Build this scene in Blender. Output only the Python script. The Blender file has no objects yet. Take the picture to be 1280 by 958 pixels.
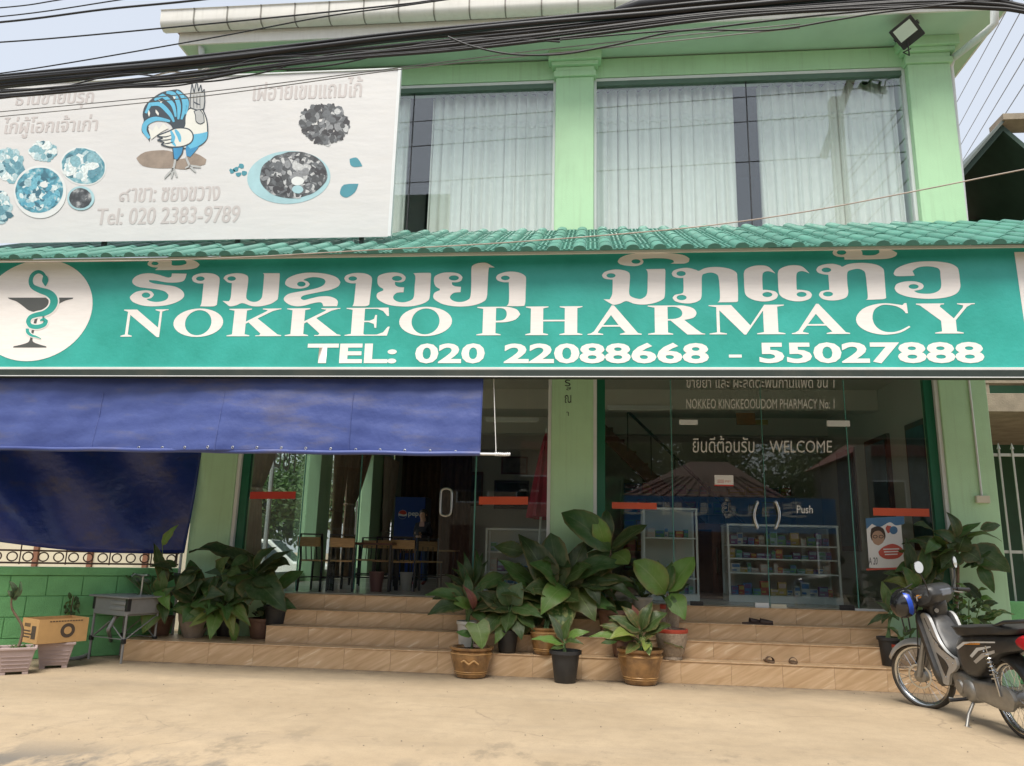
import bpy, bmesh, math, random
from mathutils import Vector as V, Matrix as M
R_ = math.radians
scene = bpy.context.scene
COL = scene.collection
random.seed(7)

# ------------------------------------------------------------------ camera, sky, sun, exposure
F_PX = 960.0
CAM = V((0, 0, 1.5))
ROT = M(((0.9948945613516224, -0.0024472317694388076, 0.1008901523917444),
         (0.09793841533393129, -0.21778801191246147, -0.9710697444926888),
         (0.02434909844000662, 0.9759930291369321, -0.21643643057783662)))
cam_data = bpy.data.cameras.new('camera')
cam_data.sensor_width = 36
cam_data.lens = F_PX / 1280 * 36
cam_data.clip_end = 2000
cam = bpy.data.objects.new('camera', cam_data)
cam.matrix_world = M.Translation(CAM) @ ROT.to_4x4()
COL.objects.link(cam)
scene.camera = cam

SUN_EL, SUN_AZ = R_(65), R_(188)          # azimuth measured from +Y towards +X
world = bpy.data.worlds.new('World')
scene.world = world
world.use_nodes = True
wn = world.node_tree
sky = wn.nodes.new('ShaderNodeTexSky')
sky.sky_type = 'NISHITA'
sky.sun_disc = False
sky.sun_elevation = SUN_EL
sky.sun_rotation = SUN_AZ
sky.air_density = 1.4
sky.dust_density = 2.5
sky.ozone_density = 1.0
bg = wn.nodes['Background']
bg.inputs['Strength'].default_value = 0.1
veil = wn.nodes.new('ShaderNodeMix'); veil.data_type = 'RGBA'      # a thin even cloud veil over the clear sky
veil.inputs['Factor'].default_value = 0.72
veil.inputs['B'].default_value = (4.1, 4.25, 4.5, 1)
wn.links.new(sky.outputs[0], veil.inputs['A'])
wn.links.new(veil.outputs['Result'], bg.inputs['Color'])
sun_data = bpy.data.lights.new('sun', 'SUN')
sun_data.energy = 2.6
sun_data.angle = R_(30)
sun_data.color = (1.0, 0.95, 0.87)
sun = bpy.data.objects.new('sun', sun_data)
sd = V((math.sin(SUN_AZ) * math.cos(SUN_EL), math.cos(SUN_AZ) * math.cos(SUN_EL), math.sin(SUN_EL)))
sun.rotation_euler = sd.to_track_quat('Z', 'Y').to_euler()
sun.location = (0, 0, 30)
COL.objects.link(sun)
scene.view_settings.view_transform = 'Standard'
scene.view_settings.look = 'None'
scene.view_settings.gamma = 1
scene.view_settings.exposure = 1.1
scene.view_settings.use_curve_mapping = False

# ------------------------------------------------------------------ placing helpers
def ray(u, v):
    return ROT @ V(((u - 640) / F_PX, (479 - v) / F_PX, -1.0))
def PY(u, v, y):
    r = ray(u, v); return CAM + r * (y / r.y)
def PZ(u, v, z=0.0):
    r = ray(u, v); return CAM + r * ((z - CAM.z) / r.z)
def PX(u, v, x):
    r = ray(u, v); return CAM + r * (x / r.x)

# ------------------------------------------------------------------ objects
def link(name, me, parent=None, mats=None):
    o = bpy.data.objects.new(name, me)
    COL.objects.link(o)
    if parent is not None:
        o.parent = parent
    if mats is not None and me is not None:
        if not isinstance(mats, (list, tuple)): mats = [mats]
        for m in mats: me.materials.append(m)
    return o
def tag(o, label=None, cat=None, group=None, kind=None):
    if label: o['label'] = label
    if cat: o['category'] = cat
    if group: o['group'] = group
    if kind: o['kind'] = kind
    return o
def thing(name, label, cat, loc=(0, 0, 0), rz=0.0, group=None, scale=1.0):
    o = bpy.data.objects.new(name, None)
    COL.objects.link(o)
    o.location = loc; o.rotation_euler = (0, 0, rz); o.scale = (scale,) * 3
    o.empty_display_size = .1
    return tag(o, label, cat, group)
def dup(root, loc, rz=0.0, label=None, group=None):
    r = root.copy(); COL.objects.link(r)
    r.location = loc; r.rotation_euler = (0, 0, rz)
    if label: r['label'] = label
    if group: r['group'] = group
    for ch in list(root.children):
        c = ch.copy(); COL.objects.link(c); c.parent = r
        for g in list(ch.children):
            d = g.copy(); COL.objects.link(d); d.parent = c
    return r

class B:
    """collects shapes in one bmesh"""
    def __init__(s): s.bm = bmesh.new(); s.mi = 0
    def _f(s, vs):
        try:
            f = s.bm.faces.new(vs); f.material_index = s.mi; return f
        except ValueError: return None
    def box(s, x0, x1, y0, y1, z0, z1, mat=None):
        c = [(x0, y0, z0), (x1, y0, z0), (x1, y1, z0), (x0, y1, z0), (x0, y0, z1), (x1, y0, z1), (x1, y1, z1), (x0, y1, z1)]
        v = [s.bm.verts.new(mat @ V(p) if mat else p) for p in c]
        for q in ((0, 3, 2, 1), (4, 5, 6, 7), (0, 1, 5, 4), (1, 2, 6, 5), (2, 3, 7, 6), (3, 0, 4, 7)): s._f([v[i] for i in q])
        return s
    def bar(s, a, b, w, h=None, up=(0, 0, 1)):
        a, b = V(a), V(b); h = h or w
        d = (b - a); L = d.length; d.normalize()
        u = V(up)
        if abs(d.dot(u)) > .98: u = V((1, 0, 0))
        x = d.cross(u).normalized(); z = x.cross(d)
        m = M.Translation(a) @ M((x, d, z)).transposed().to_4x4()
        return s.box(-w / 2, w / 2, 0, L, -h / 2, h / 2, m)
    def tube(s, pts, r, n=8, caps=True, close=False):
        pts = [V(p) for p in pts]; N = len(pts)
        rs = r if isinstance(r, (list, tuple)) else [r] * N
        rings = []; prev = None
        for i, p in enumerate(pts):
            if close: d = pts[(i + 1) % N] - pts[i - 1]
            else: d = pts[min(i + 1, N - 1)] - pts[max(i - 1, 0)]
            if d.length < 1e-9: d = V((0, 0, 1))
            d.normalize()
            if prev is None:
                t = V((0, 0, 1)) if abs(d.z) < .9 else V((1, 0, 0))
                x = d.cross(t).normalized()
            else:
                x = (prev - d * prev.dot(d))
                x = x.normalized() if x.length > 1e-6 else d.orthogonal().normalized()
            prev = x; y = d.cross(x)
            rings.append([s.bm.verts.new(p + (x * math.cos(2 * math.pi * k / n) + y * math.sin(2 * math.pi * k / n)) * rs[i]) for k in range(n)])
        rng = range(N) if close else range(N - 1)
        for i in rng:
            a, b = rings[i], rings[(i + 1) % N]
            for k in range(n): s._f([a[k], a[(k + 1) % n], b[(k + 1) % n], b[k]])
        if caps and not close:
            s._f(list(reversed(rings[0]))); s._f(rings[-1])
        return s
    def lathe(s, prof, n=24, c=(0, 0, 0), axis='z', wob=0.0, cap=True):
        c = V(c); rings = []
        for r, h in prof:
            ring = []
            for k in range(n):
                a = 2 * math.pi * k / n
                rr = r * (1 + wob * math.sin(a * 8))
                p = (rr * math.cos(a), rr * math.sin(a), h)
                if axis == 'y': p = (p[0], p[2], p[1])
                if axis == 'x': p = (p[2], p[0], p[1])
                ring.append(s.bm.verts.new(c + V(p)))
            rings.append(ring)
        for i in range(len(rings) - 1):
            a, b = rings[i], rings[i + 1]
            for k in range(n): s._f([a[k], a[(k + 1) % n], b[(k + 1) % n], b[k]])
        if cap:
            if prof[0][0] > 1e-4: s._f(list(reversed(rings[0])))
            if prof[-1][0] > 1e-4: s._f(rings[-1])
        return s
    def prism(s, poly, d0, d1, f):
        """poly of 2d points; f(x, y, d) -> 3d point"""
        a = [s.bm.verts.new(f(x, y, d0)) for x, y in poly]
        b = [s.bm.verts.new(f(x, y, d1)) for x, y in poly]
        n = len(poly)
        s._f(a); s._f(list(reversed(b)))
        for i in range(n): s._f([a[(i + 1) % n], a[i], b[i], b[(i + 1) % n]])
        return s
    def grid(s, nu, nv, f):
        g = [[s.bm.verts.new(f(i / (nu - 1), j / (nv - 1))) for j in range(nv)] for i in range(nu)]
        for i in range(nu - 1):
            for j in range(nv - 1): s._f([g[i][j], g[i + 1][j], g[i + 1][j + 1], g[i][j + 1]])
        return s
    def ball(s, c, r, n=10, m=None):
        rx, ry, rz = r if isinstance(r, (tuple, list)) else (r, r, r)
        k = n // 2 + 1
        rings = []
        for i in range(k + 1):
            t = math.pi * i / k
            rings.append([(math.sin(t) * math.cos(2 * math.pi * j / n), math.sin(t) * math.sin(2 * math.pi * j / n), math.cos(t)) for j in range(n)])
        vs = []
        for i, rg in enumerate(rings):
            if i in (0, k): rg = rg[:1]
            vs.append([s.bm.verts.new((m @ V((p[0] * rx, p[1] * ry, p[2] * rz)) if m else V((p[0] * rx, p[1] * ry, p[2] * rz))) + V(c)) for p in rg])
        for i in range(k):
            for j in range(n):
                a, b = vs[i], vs[i + 1]
                if i == 0: s._f([a[0], b[j], b[(j + 1) % n]])
                elif i == k - 1: s._f([a[j], b[0], a[(j + 1) % n]])
                else: s._f([a[j], b[j], b[(j + 1) % n], a[(j + 1) % n]])
        return s
    def mesh(s, name='m', bevel=0.0, smooth=None, seg=2):
        bm = s.bm
        bmesh.ops.recalc_face_normals(bm, faces=bm.faces[:])
        if bevel:
            ed = [e for e in bm.edges if len(e.link_faces) == 2 and e.calc_face_angle(0) > R_(35)]
            bmesh.ops.bevel(bm, geom=ed, offset=bevel, segments=seg, affect='EDGES', profile=.5, clamp_overlap=True)
        if smooth is not None:
            for f in bm.faces: f.smooth = True
            for e in bm.edges:
                if len(e.link_faces) == 2 and e.calc_face_angle(0) > R_(smooth): e.smooth = False
        me = bpy.data.meshes.new(name); bm.to_mesh(me); bm.free()
        return me
    def build(s, name, mats, parent=None, bevel=0.0, smooth=None, seg=2):
        return link(name, s.mesh(name, bevel, smooth, seg), parent, mats)

def catmull(pts, closed=False, k=6, corner=60):
    """smooth a polyline, keeping corners sharper than `corner` degrees"""
    pts = [V(p) for p in pts]; n = len(pts); out = []
    def sharp(i):
        if not closed and i in (0, n - 1): return True
        a = pts[i] - pts[i - 1]; b = pts[(i + 1) % n] - pts[i]
        return a.length > 0 and b.length > 0 and a.angle(b) > R_(corner)
    m = n if closed else n - 1
    for i in range(m):
        p1, p2 = pts[i], pts[(i + 1) % n]
        p0 = pts[i - 1] if (closed or i > 0) else p1
        p3 = pts[(i + 2) % n] if (closed or i + 2 < n) else p2
        t1 = V([0] * len(p1)) if sharp(i) else (p2 - p0) * .5
        t2 = V([0] * len(p1)) if sharp((i + 1) % n) else (p3 - p1) * .5
        if t1.length > 2 * (p2 - p1).length: t1 *= 2 * (p2 - p1).length / t1.length
        if t2.length > 2 * (p2 - p1).length: t2 *= 2 * (p2 - p1).length / t2.length
        for j in range(k):
            t = j / k
            h00 = 2 * t**3 - 3 * t**2 + 1; h10 = t**3 - 2 * t**2 + t; h01 = -2 * t**3 + 3 * t**2; h11 = t**3 - t**2
            out.append(p1 * h00 + t1 * h10 + p2 * h01 + t2 * h11)
    if not closed: out.append(pts[-1])
    return out

def flat(name, loops, mat, parent, f, thick=0.0):
    """filled outlines with holes; loops are lists of 2d points, f(x, y) -> 3d point"""
    cu = bpy.data.curves.new(name, 'CURVE'); cu.dimensions = '2D'; cu.fill_mode = 'BOTH'; cu.extrude = 0
    for lp in loops:
        sp = cu.splines.new('POLY'); sp.points.add(len(lp) - 1)
        for i, p in enumerate(lp): sp.points[i].co = (p[0], p[1], 0, 1)
        sp.use_cyclic_u = True
    return curve_mesh(name, cu, mat, parent, f, thick)
def curve_mesh(name, cu, mat, parent, f, thick=0.0):
    t = bpy.data.objects.new('t', cu); COL.objects.link(t)
    dg = bpy.context.evaluated_depsgraph_get(); dg.update()
    me = bpy.data.meshes.new_from_object(t.evaluated_get(dg))
    bpy.data.objects.remove(t); bpy.data.curves.remove(cu)
    for v in me.vertices:
        v.co = f(v.co.x, v.co.y) if f else v.co
    me.materials.clear()
    o = link(name, me, parent, mat)
    if thick:
        md = o.modifiers.new('s', 'SOLIDIFY'); md.thickness = thick; md.offset = 0
    return o
def text_curve(s, offset=0.0, outline=0.0, spacing=1.0):
    cu = bpy.data.curves.new('txt', 'FONT'); cu.body = s; cu.size = 1; cu.offset = offset; cu.space_character = spacing
    cu.resolution_u = 3
    if outline:
        cu.fill_mode = 'NONE'; cu.bevel_depth = outline; cu.bevel_resolution = 0
    return cu
def text_fit(name, s, mat, parent, f, x0, x1, y0, y1, offset=0.0, outline=0.0, spacing=1.0, shear=0.0):
    """text scaled into the 2d box x0..x1, y0..y1 and sent through f(x, y) -> 3d"""
    cu = text_curve(s, offset, outline, spacing)
    t = bpy.data.objects.new('t', cu); COL.objects.link(t)
    dg = bpy.context.evaluated_depsgraph_get(); dg.update()
    me = bpy.data.meshes.new_from_object(t.evaluated_get(dg))
    bpy.data.objects.remove(t); bpy.data.curves.remove(cu)
    if not me.vertices: return None
    xs = [v.co.x for v in me.vertices]; ys = [v.co.y for v in me.vertices]
    ax, bx, ay, by = min(xs), max(xs), min(ys), max(ys)
    for v in me.vertices:
        a = (v.co.x - ax) / (bx - ax); b = (v.co.y - ay) / (by - ay)
        v.co = f(x0 + (x1 - x0) * a + shear * b, y0 + (y1 - y0) * b)
    # overlapping strokes of one glyph: lift each island by a hair so that no two faces share a plane
    par = list(range(len(me.vertices)))
    def root(i):
        while par[i] != i: par[i] = par[par[i]]; i = par[i]
        return i
    for e in me.edges: par[root(e.vertices[0])] = root(e.vertices[1])
    ids = {}
    for v in me.vertices: v.co.y -= .00012 * (ids.setdefault(root(v.index), len(ids)) % 5)
    me.materials.clear()
    return link(name, me, parent, mat)

# ------------------------------------------------------------------ materials
def node_mat(name):
    m = bpy.data.materials.new(name); m.use_nodes = True
    nt = m.node_tree; b = nt.nodes['Principled BSDF']
    return m, nt, b
def col4(c): return (c[0], c[1], c[2], 1)
def mat(name, c, rough=.6, var=.12, scale=4.0, streak=0.0, bump=0.0, bscale=60.0, metal=0.0, spec=.5, coat=0.0, dirt=0.0, dirtc=(.12, .10, .07), dscale=1.3, stretch=(1, 1, 1), rand=0.0, c2=None):
    m, nt, b = node_mat(name); N = nt.nodes; L = nt.links
    b.inputs['Roughness'].default_value = rough; b.inputs['Metallic'].default_value = metal
    b.inputs['Specular IOR Level'].default_value = spec; b.inputs['Coat Weight'].default_value = coat
    geo = N.new('ShaderNodeTexCoord'); mp = N.new('ShaderNodeMapping'); mp.inputs['Scale'].default_value = stretch
    L.new(geo.outputs['Object'], mp.inputs['Vector'])
    nz = N.new('ShaderNodeTexNoise'); nz.inputs['Scale'].default_value = scale; nz.inputs['Detail'].default_value = 5; nz.inputs['Roughness'].default_value = .6
    L.new(mp.outputs[0], nz.inputs['Vector'])
    mx = N.new('ShaderNodeMix'); mx.data_type = 'RGBA'
    lo = tuple(max(0, x * (1 - var)) for x in c); hi = tuple(min(1, x * (1 + var)) for x in (c2 or c))
    mx.inputs['A'].default_value = col4(lo); mx.inputs['B'].default_value = col4(hi)
    rp = N.new('ShaderNodeMapRange'); rp.inputs['From Min'].default_value = .3; rp.inputs['From Max'].default_value = .7
    L.new(nz.outputs['Fac'], rp.inputs['Value']); L.new(rp.outputs[0], mx.inputs['Factor'])
    out = mx.outputs['Result']
    if rand:
        oi = N.new('ShaderNodeObjectInfo'); hv = N.new('ShaderNodeHueSaturation')
        mr = N.new('ShaderNodeMapRange'); mr.inputs['To Min'].default_value = 1 - rand; mr.inputs['To Max'].default_value = 1 + rand
        L.new(oi.outputs['Random'], mr.inputs['Value']); L.new(mr.outputs[0], hv.inputs['Value']); L.new(out, hv.inputs['Color']); out = hv.outputs[0]
    if streak:
        ms = N.new('ShaderNodeMapping'); ms.inputs['Scale'].default_value = (9, 9, .45); L.new(geo.outputs['Object'], ms.inputs['Vector'])
        n4 = N.new('ShaderNodeTexNoise'); n4.inputs['Scale'].default_value = 1.6; n4.inputs['Detail'].default_value = 7; n4.inputs['Roughness'].default_value = .65; L.new(ms.outputs[0], n4.inputs['Vector'])
        r4 = N.new('ShaderNodeMapRange'); r4.inputs['From Min'].default_value = .52; r4.inputs['From Max'].default_value = .75; r4.inputs['To Max'].default_value = streak; L.new(n4.outputs['Fac'], r4.inputs['Value'])
        m4 = N.new('ShaderNodeMix'); m4.data_type = 'RGBA'; m4.inputs['B'].default_value = col4(dirtc); L.new(r4.outputs[0], m4.inputs['Factor']); L.new(out, m4.inputs['A']); out = m4.outputs['Result']
    if dirt:
        n2 = N.new('ShaderNodeTexNoise'); n2.inputs['Scale'].default_value = dscale; n2.inputs['Detail'].default_value = 8; n2.inputs['Roughness'].default_value = .7
        L.new(mp.outputs[0], n2.inputs['Vector'])
        r2 = N.new('ShaderNodeMapRange'); r2.inputs['From Min'].default_value = .5; r2.inputs['From Max'].default_value = .75; r2.inputs['To Max'].default_value = dirt
        L.new(n2.outputs['Fac'], r2.inputs['Value'])
        m2 = N.new('ShaderNodeMix'); m2.data_type = 'RGBA'; m2.inputs['B'].default_value = col4(dirtc)
        L.new(r2.outputs[0], m2.inputs['Factor']); L.new(out, m2.inputs['A']); out = m2.outputs['Result']
    L.new(out, b.inputs['Base Color'])
    if bump:
        n3 = N.new('ShaderNodeTexNoise'); n3.inputs['Scale'].default_value = bscale; n3.inputs['Detail'].default_value = 4
        L.new(mp.outputs[0], n3.inputs['Vector'])
        bp = N.new('ShaderNodeBump'); bp.inputs['Strength'].default_value = bump; bp.inputs['Distance'].default_value = .02
        L.new(n3.outputs['Fac'], bp.inputs['Height']); L.new(bp.outputs[0], b.inputs['Normal'])
    return m
def glass(name, tint=(.9, .94, .92), base=.05, gain=.9):
    m = bpy.data.materials.new(name); m.use_nodes = True; nt = m.node_tree; N = nt.nodes; L = nt.links
    N.remove(N['Principled BSDF'])
    tr = N.new('ShaderNodeBsdfTransparent'); tr.inputs[0].default_value = col4(tint)
    gl = N.new('ShaderNodeBsdfGlossy'); gl.inputs['Roughness'].default_value = 0.0; gl.inputs[0].default_value = (1, 1, 1, 1)
    lw = N.new('ShaderNodeLayerWeight'); lw.inputs['Blend'].default_value = .5
    pw = N.new('ShaderNodeMath'); pw.operation = 'POWER'; pw.inputs[1].default_value = 5
    ma = N.new('ShaderNodeMath'); ma.operation = 'MULTIPLY_ADD'; ma.inputs[1].default_value = gain; ma.inputs[2].default_value = base
    L.new(lw.outputs['Facing'], pw.inputs[0]); L.new(pw.outputs[0], ma.inputs[0])
    mx = N.new('ShaderNodeMixShader'); L.new(ma.outputs[0], mx.inputs[0]); L.new(tr.outputs[0], mx.inputs[1]); L.new(gl.outputs[0], mx.inputs[2])
    L.new(mx.outputs[0], N['Material Output'].inputs['Surface'])
    return m
def leafmat(name, c, vein, back=None, trans=.25, rough=.44, spots=0.0, spotc=(.5, .55, .2)):
    m, nt, b = node_mat(name); N = nt.nodes; L = nt.links
    b.inputs['Roughness'].default_value = rough
    uv = N.new('ShaderNodeUVMap'); sp = N.new('ShaderNodeSeparateXYZ'); L.new(uv.outputs[0], sp.inputs[0])
    def math_(op, a, bb=None, **k):
        x = N.new('ShaderNodeMath'); x.operation = op
        for i, q in enumerate((a, bb)):
            if q is None: continue
            if isinstance(q, (int, float)): x.inputs[i].default_value = q
            else: L.new(q, x.inputs[i])
        return x.outputs[0]
    au = math_('ABSOLUTE', math_('SUBTRACT', sp.outputs[0], .5))
    mid = math_('LESS_THAN', au, .022)
    ph = math_('MULTIPLY', math_('SUBTRACT', sp.outputs[1], math_('MULTIPLY', au, .55)), 12.0)
    fr = math_('FRACT', ph)
    lat = math_('MULTIPLY', math_('LESS_THAN', fr, .1), .45)
    vf = math_('MAXIMUM', mid, lat)
    oi = N.new('ShaderNodeObjectInfo')
    tc = N.new('ShaderNodeTexCoord'); nz = N.new('ShaderNodeTexNoise'); nz.inputs['Scale'].default_value = 5; nz.inputs['Detail'].default_value = 4
    L.new(tc.outputs['Object'], nz.inputs['Vector'])
    hv = N.new('ShaderNodeHueSaturation'); hv.inputs['Color'].default_value = col4(c)
    mr = N.new('ShaderNodeMapRange'); mr.inputs['To Min'].default_value = .65; mr.inputs['To Max'].default_value = 1.45; L.new(oi.outputs['Random'], mr.inputs['Value'])
    mu = math_('MULTIPLY', mr.outputs[0], math_('ADD', math_('MULTIPLY', nz.outputs['Fac'], .6), .7))
    L.new(mu, hv.inputs['Value'])
    hr = N.new('ShaderNodeMapRange'); hr.inputs['To Min'].default_value = .475; hr.inputs['To Max'].default_value = .515; L.new(oi.outputs['Random'], hr.inputs['Value'])
    L.new(hr.outputs[0], hv.inputs['Hue'])
    mx = N.new('ShaderNodeMix'); mx.data_type = 'RGBA'; mx.inputs['B'].default_value = col4(vein)
    L.new(math_('MULTIPLY', vf, .7), mx.inputs['Factor']); L.new(hv.outputs[0], mx.inputs['A']); out = mx.outputs['Result']
    if spots:
        vo = N.new('ShaderNodeTexNoise'); vo.inputs['Scale'].default_value = 9; vo.inputs['Detail'].default_value = 3; L.new(tc.outputs['Object'], vo.inputs['Vector'])
        st = N.new('ShaderNodeMapRange'); st.inputs['From Min'].default_value = .5; st.inputs['From Max'].default_value = .6; st.inputs['To Max'].default_value = spots; L.new(vo.outputs['Fac'], st.inputs['Value'])
        m3 = N.new('ShaderNodeMix'); m3.data_type = 'RGBA'; m3.inputs['B'].default_value = col4(spotc)
        L.new(st.outputs[0], m3.inputs['Factor']); L.new(out, m3.inputs['A']); out = m3.outputs['Result']
    # dry brown margins and yellowed patches on some leaves
    ne = N.new('ShaderNodeTexNoise'); ne.inputs['Scale'].default_value = 7; ne.inputs['Detail'].default_value = 5; L.new(tc.outputs['Object'], ne.inputs['Vector'])
    oo_ = N.new('ShaderNodeMath'); oo_.operation = 'FRACT'; L.new(math_('MULTIPLY', oi.outputs['Random'], 17.3), oo_.inputs[0])
    em = N.new('ShaderNodeMapRange'); em.inputs['From Min'].default_value = .62; em.inputs['From Max'].default_value = .82; L.new(math_('ADD', math_('MULTIPLY', au, .9), math_('MULTIPLY', math_('ADD', ne.outputs['Fac'], math_('MULTIPLY', oo_.outputs[0], .25)), .5)), em.inputs['Value'])
    m5 = N.new('ShaderNodeMix'); m5.data_type = 'RGBA'; m5.inputs['B'].default_value = (.20, .15, .055, 1); L.new(math_('MULTIPLY', em.outputs[0], .75), m5.inputs['Factor']); L.new(out, m5.inputs['A']); out = m5.outputs['Result']
    du = N.new('ShaderNodeMapRange'); du.inputs['From Min'].default_value = .45; du.inputs['From Max'].default_value = .75; du.inputs['To Max'].default_value = .22; L.new(nz.outputs['Fac'], du.inputs['Value'])
    m6 = N.new('ShaderNodeMix'); m6.data_type = 'RGBA'; m6.inputs['B'].default_value = (.24, .22, .15, 1); L.new(du.outputs[0], m6.inputs['Factor']); L.new(out, m6.inputs['A']); out = m6.outputs['Result']
    L.new(out, b.inputs['Base Color'])
    bp = N.new('ShaderNodeBump'); bp.inputs['Strength'].default_value = .5; bp.inputs['Distance'].default_value = .01
    L.new(math_('ADD', math_('MULTIPLY', vf, -1.0), nz.outputs['Fac']), bp.inputs['Height']); L.new(bp.outputs[0], b.inputs['Normal'])
    tr = N.new('ShaderNodeBsdfTranslucent'); L.new(out, tr.inputs[0])
    ms = N.new('ShaderNodeMixShader'); ms.inputs[0].default_value = trans
    L.new(b.outputs[0], ms.inputs[1]); L.new(tr.outputs[0], ms.inputs[2]); L.new(ms.outputs[0], N['Material Output'].inputs['Surface'])
    return m

def srgb(r, g, b):
    f = lambda x: (x / 255 / 12.92) if x / 255 <= .04045 else ((x / 255 + .055) / 1.055) ** 2.4
    return (f(r), f(g), f(b))

GREEN = mat('light_green_paint', (.43, .67, .41), .55, .06, 1.2, streak=.35, bump=.2, bscale=90, dirt=.25, dirtc=(.30, .42, .25), dscale=.9)
GREEN_D = mat('green_block_paint', (.17, .45, .175), .6, .15, 3, bump=.5, bscale=70, dirt=.35, dirtc=(.18, .32, .15))
GREEN_X = mat('dark_green_frame', (.012, .12, .06), .35, .1, 2)
WHITE = mat('white_paint', (.72, .72, .69), .5, .06, 2, dirt=.25, dirtc=(.35, .33, .28))
FASCIA = mat('weathered_white_board', (.78, .77, .72), .6, .05, 3, streak=.25, dirt=.2, dirtc=(.50, .48, .40), dscale=2)
ALU = mat('white_aluminium', (.66, .68, .68), .35, .04, 5)
STEEL = mat('brushed_steel', (.55, .55, .53), .28, .1, 20, metal=1.0)
BLACK = mat('black_plastic', (.018, .018, .02), .4, .2, 8)
BLACKM = mat('black_metal', (.02, .02, .022), .35, .2, 8)
GREYP = mat('grey_plastic', (.24, .24, .235), .5, .08, 10)
WOOD = mat('pale_wood', (.42, .26, .12), .5, .25, 6, stretch=(1, 8, 8))
DWOOD = mat('dark_red_wood', (.10, .035, .022), .4, .3, 5, stretch=(8, 8, 1))
INT_WALL = mat('interior_wall', (.52, .52, .47), .7, .06, 1)
INT_CEIL = mat('interior_ceiling', (.55, .53, .48), .8, .05, 1)
INT_FLOOR = mat('interior_floor_tile', (.55, .51, .45), .2, .15, 2)
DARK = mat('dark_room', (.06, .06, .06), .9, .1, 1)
PANE = glass('clear_glass', (.93, .96, .95), .045, .9)
PANE_UP = glass('upper_window_glass', (.94, .97, .96), .095, .9)
CASEGL = glass('display_case_glass', (.96, .98, .98), .02, .5)
RED = mat('red_sticker', (.55, .05, .03), .4, .05)
PAPER = mat('white_paper', (.75, .74, .72), .7, .04)
INK = mat('dark_print', (.03, .03, .035), .6, .1)

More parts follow.
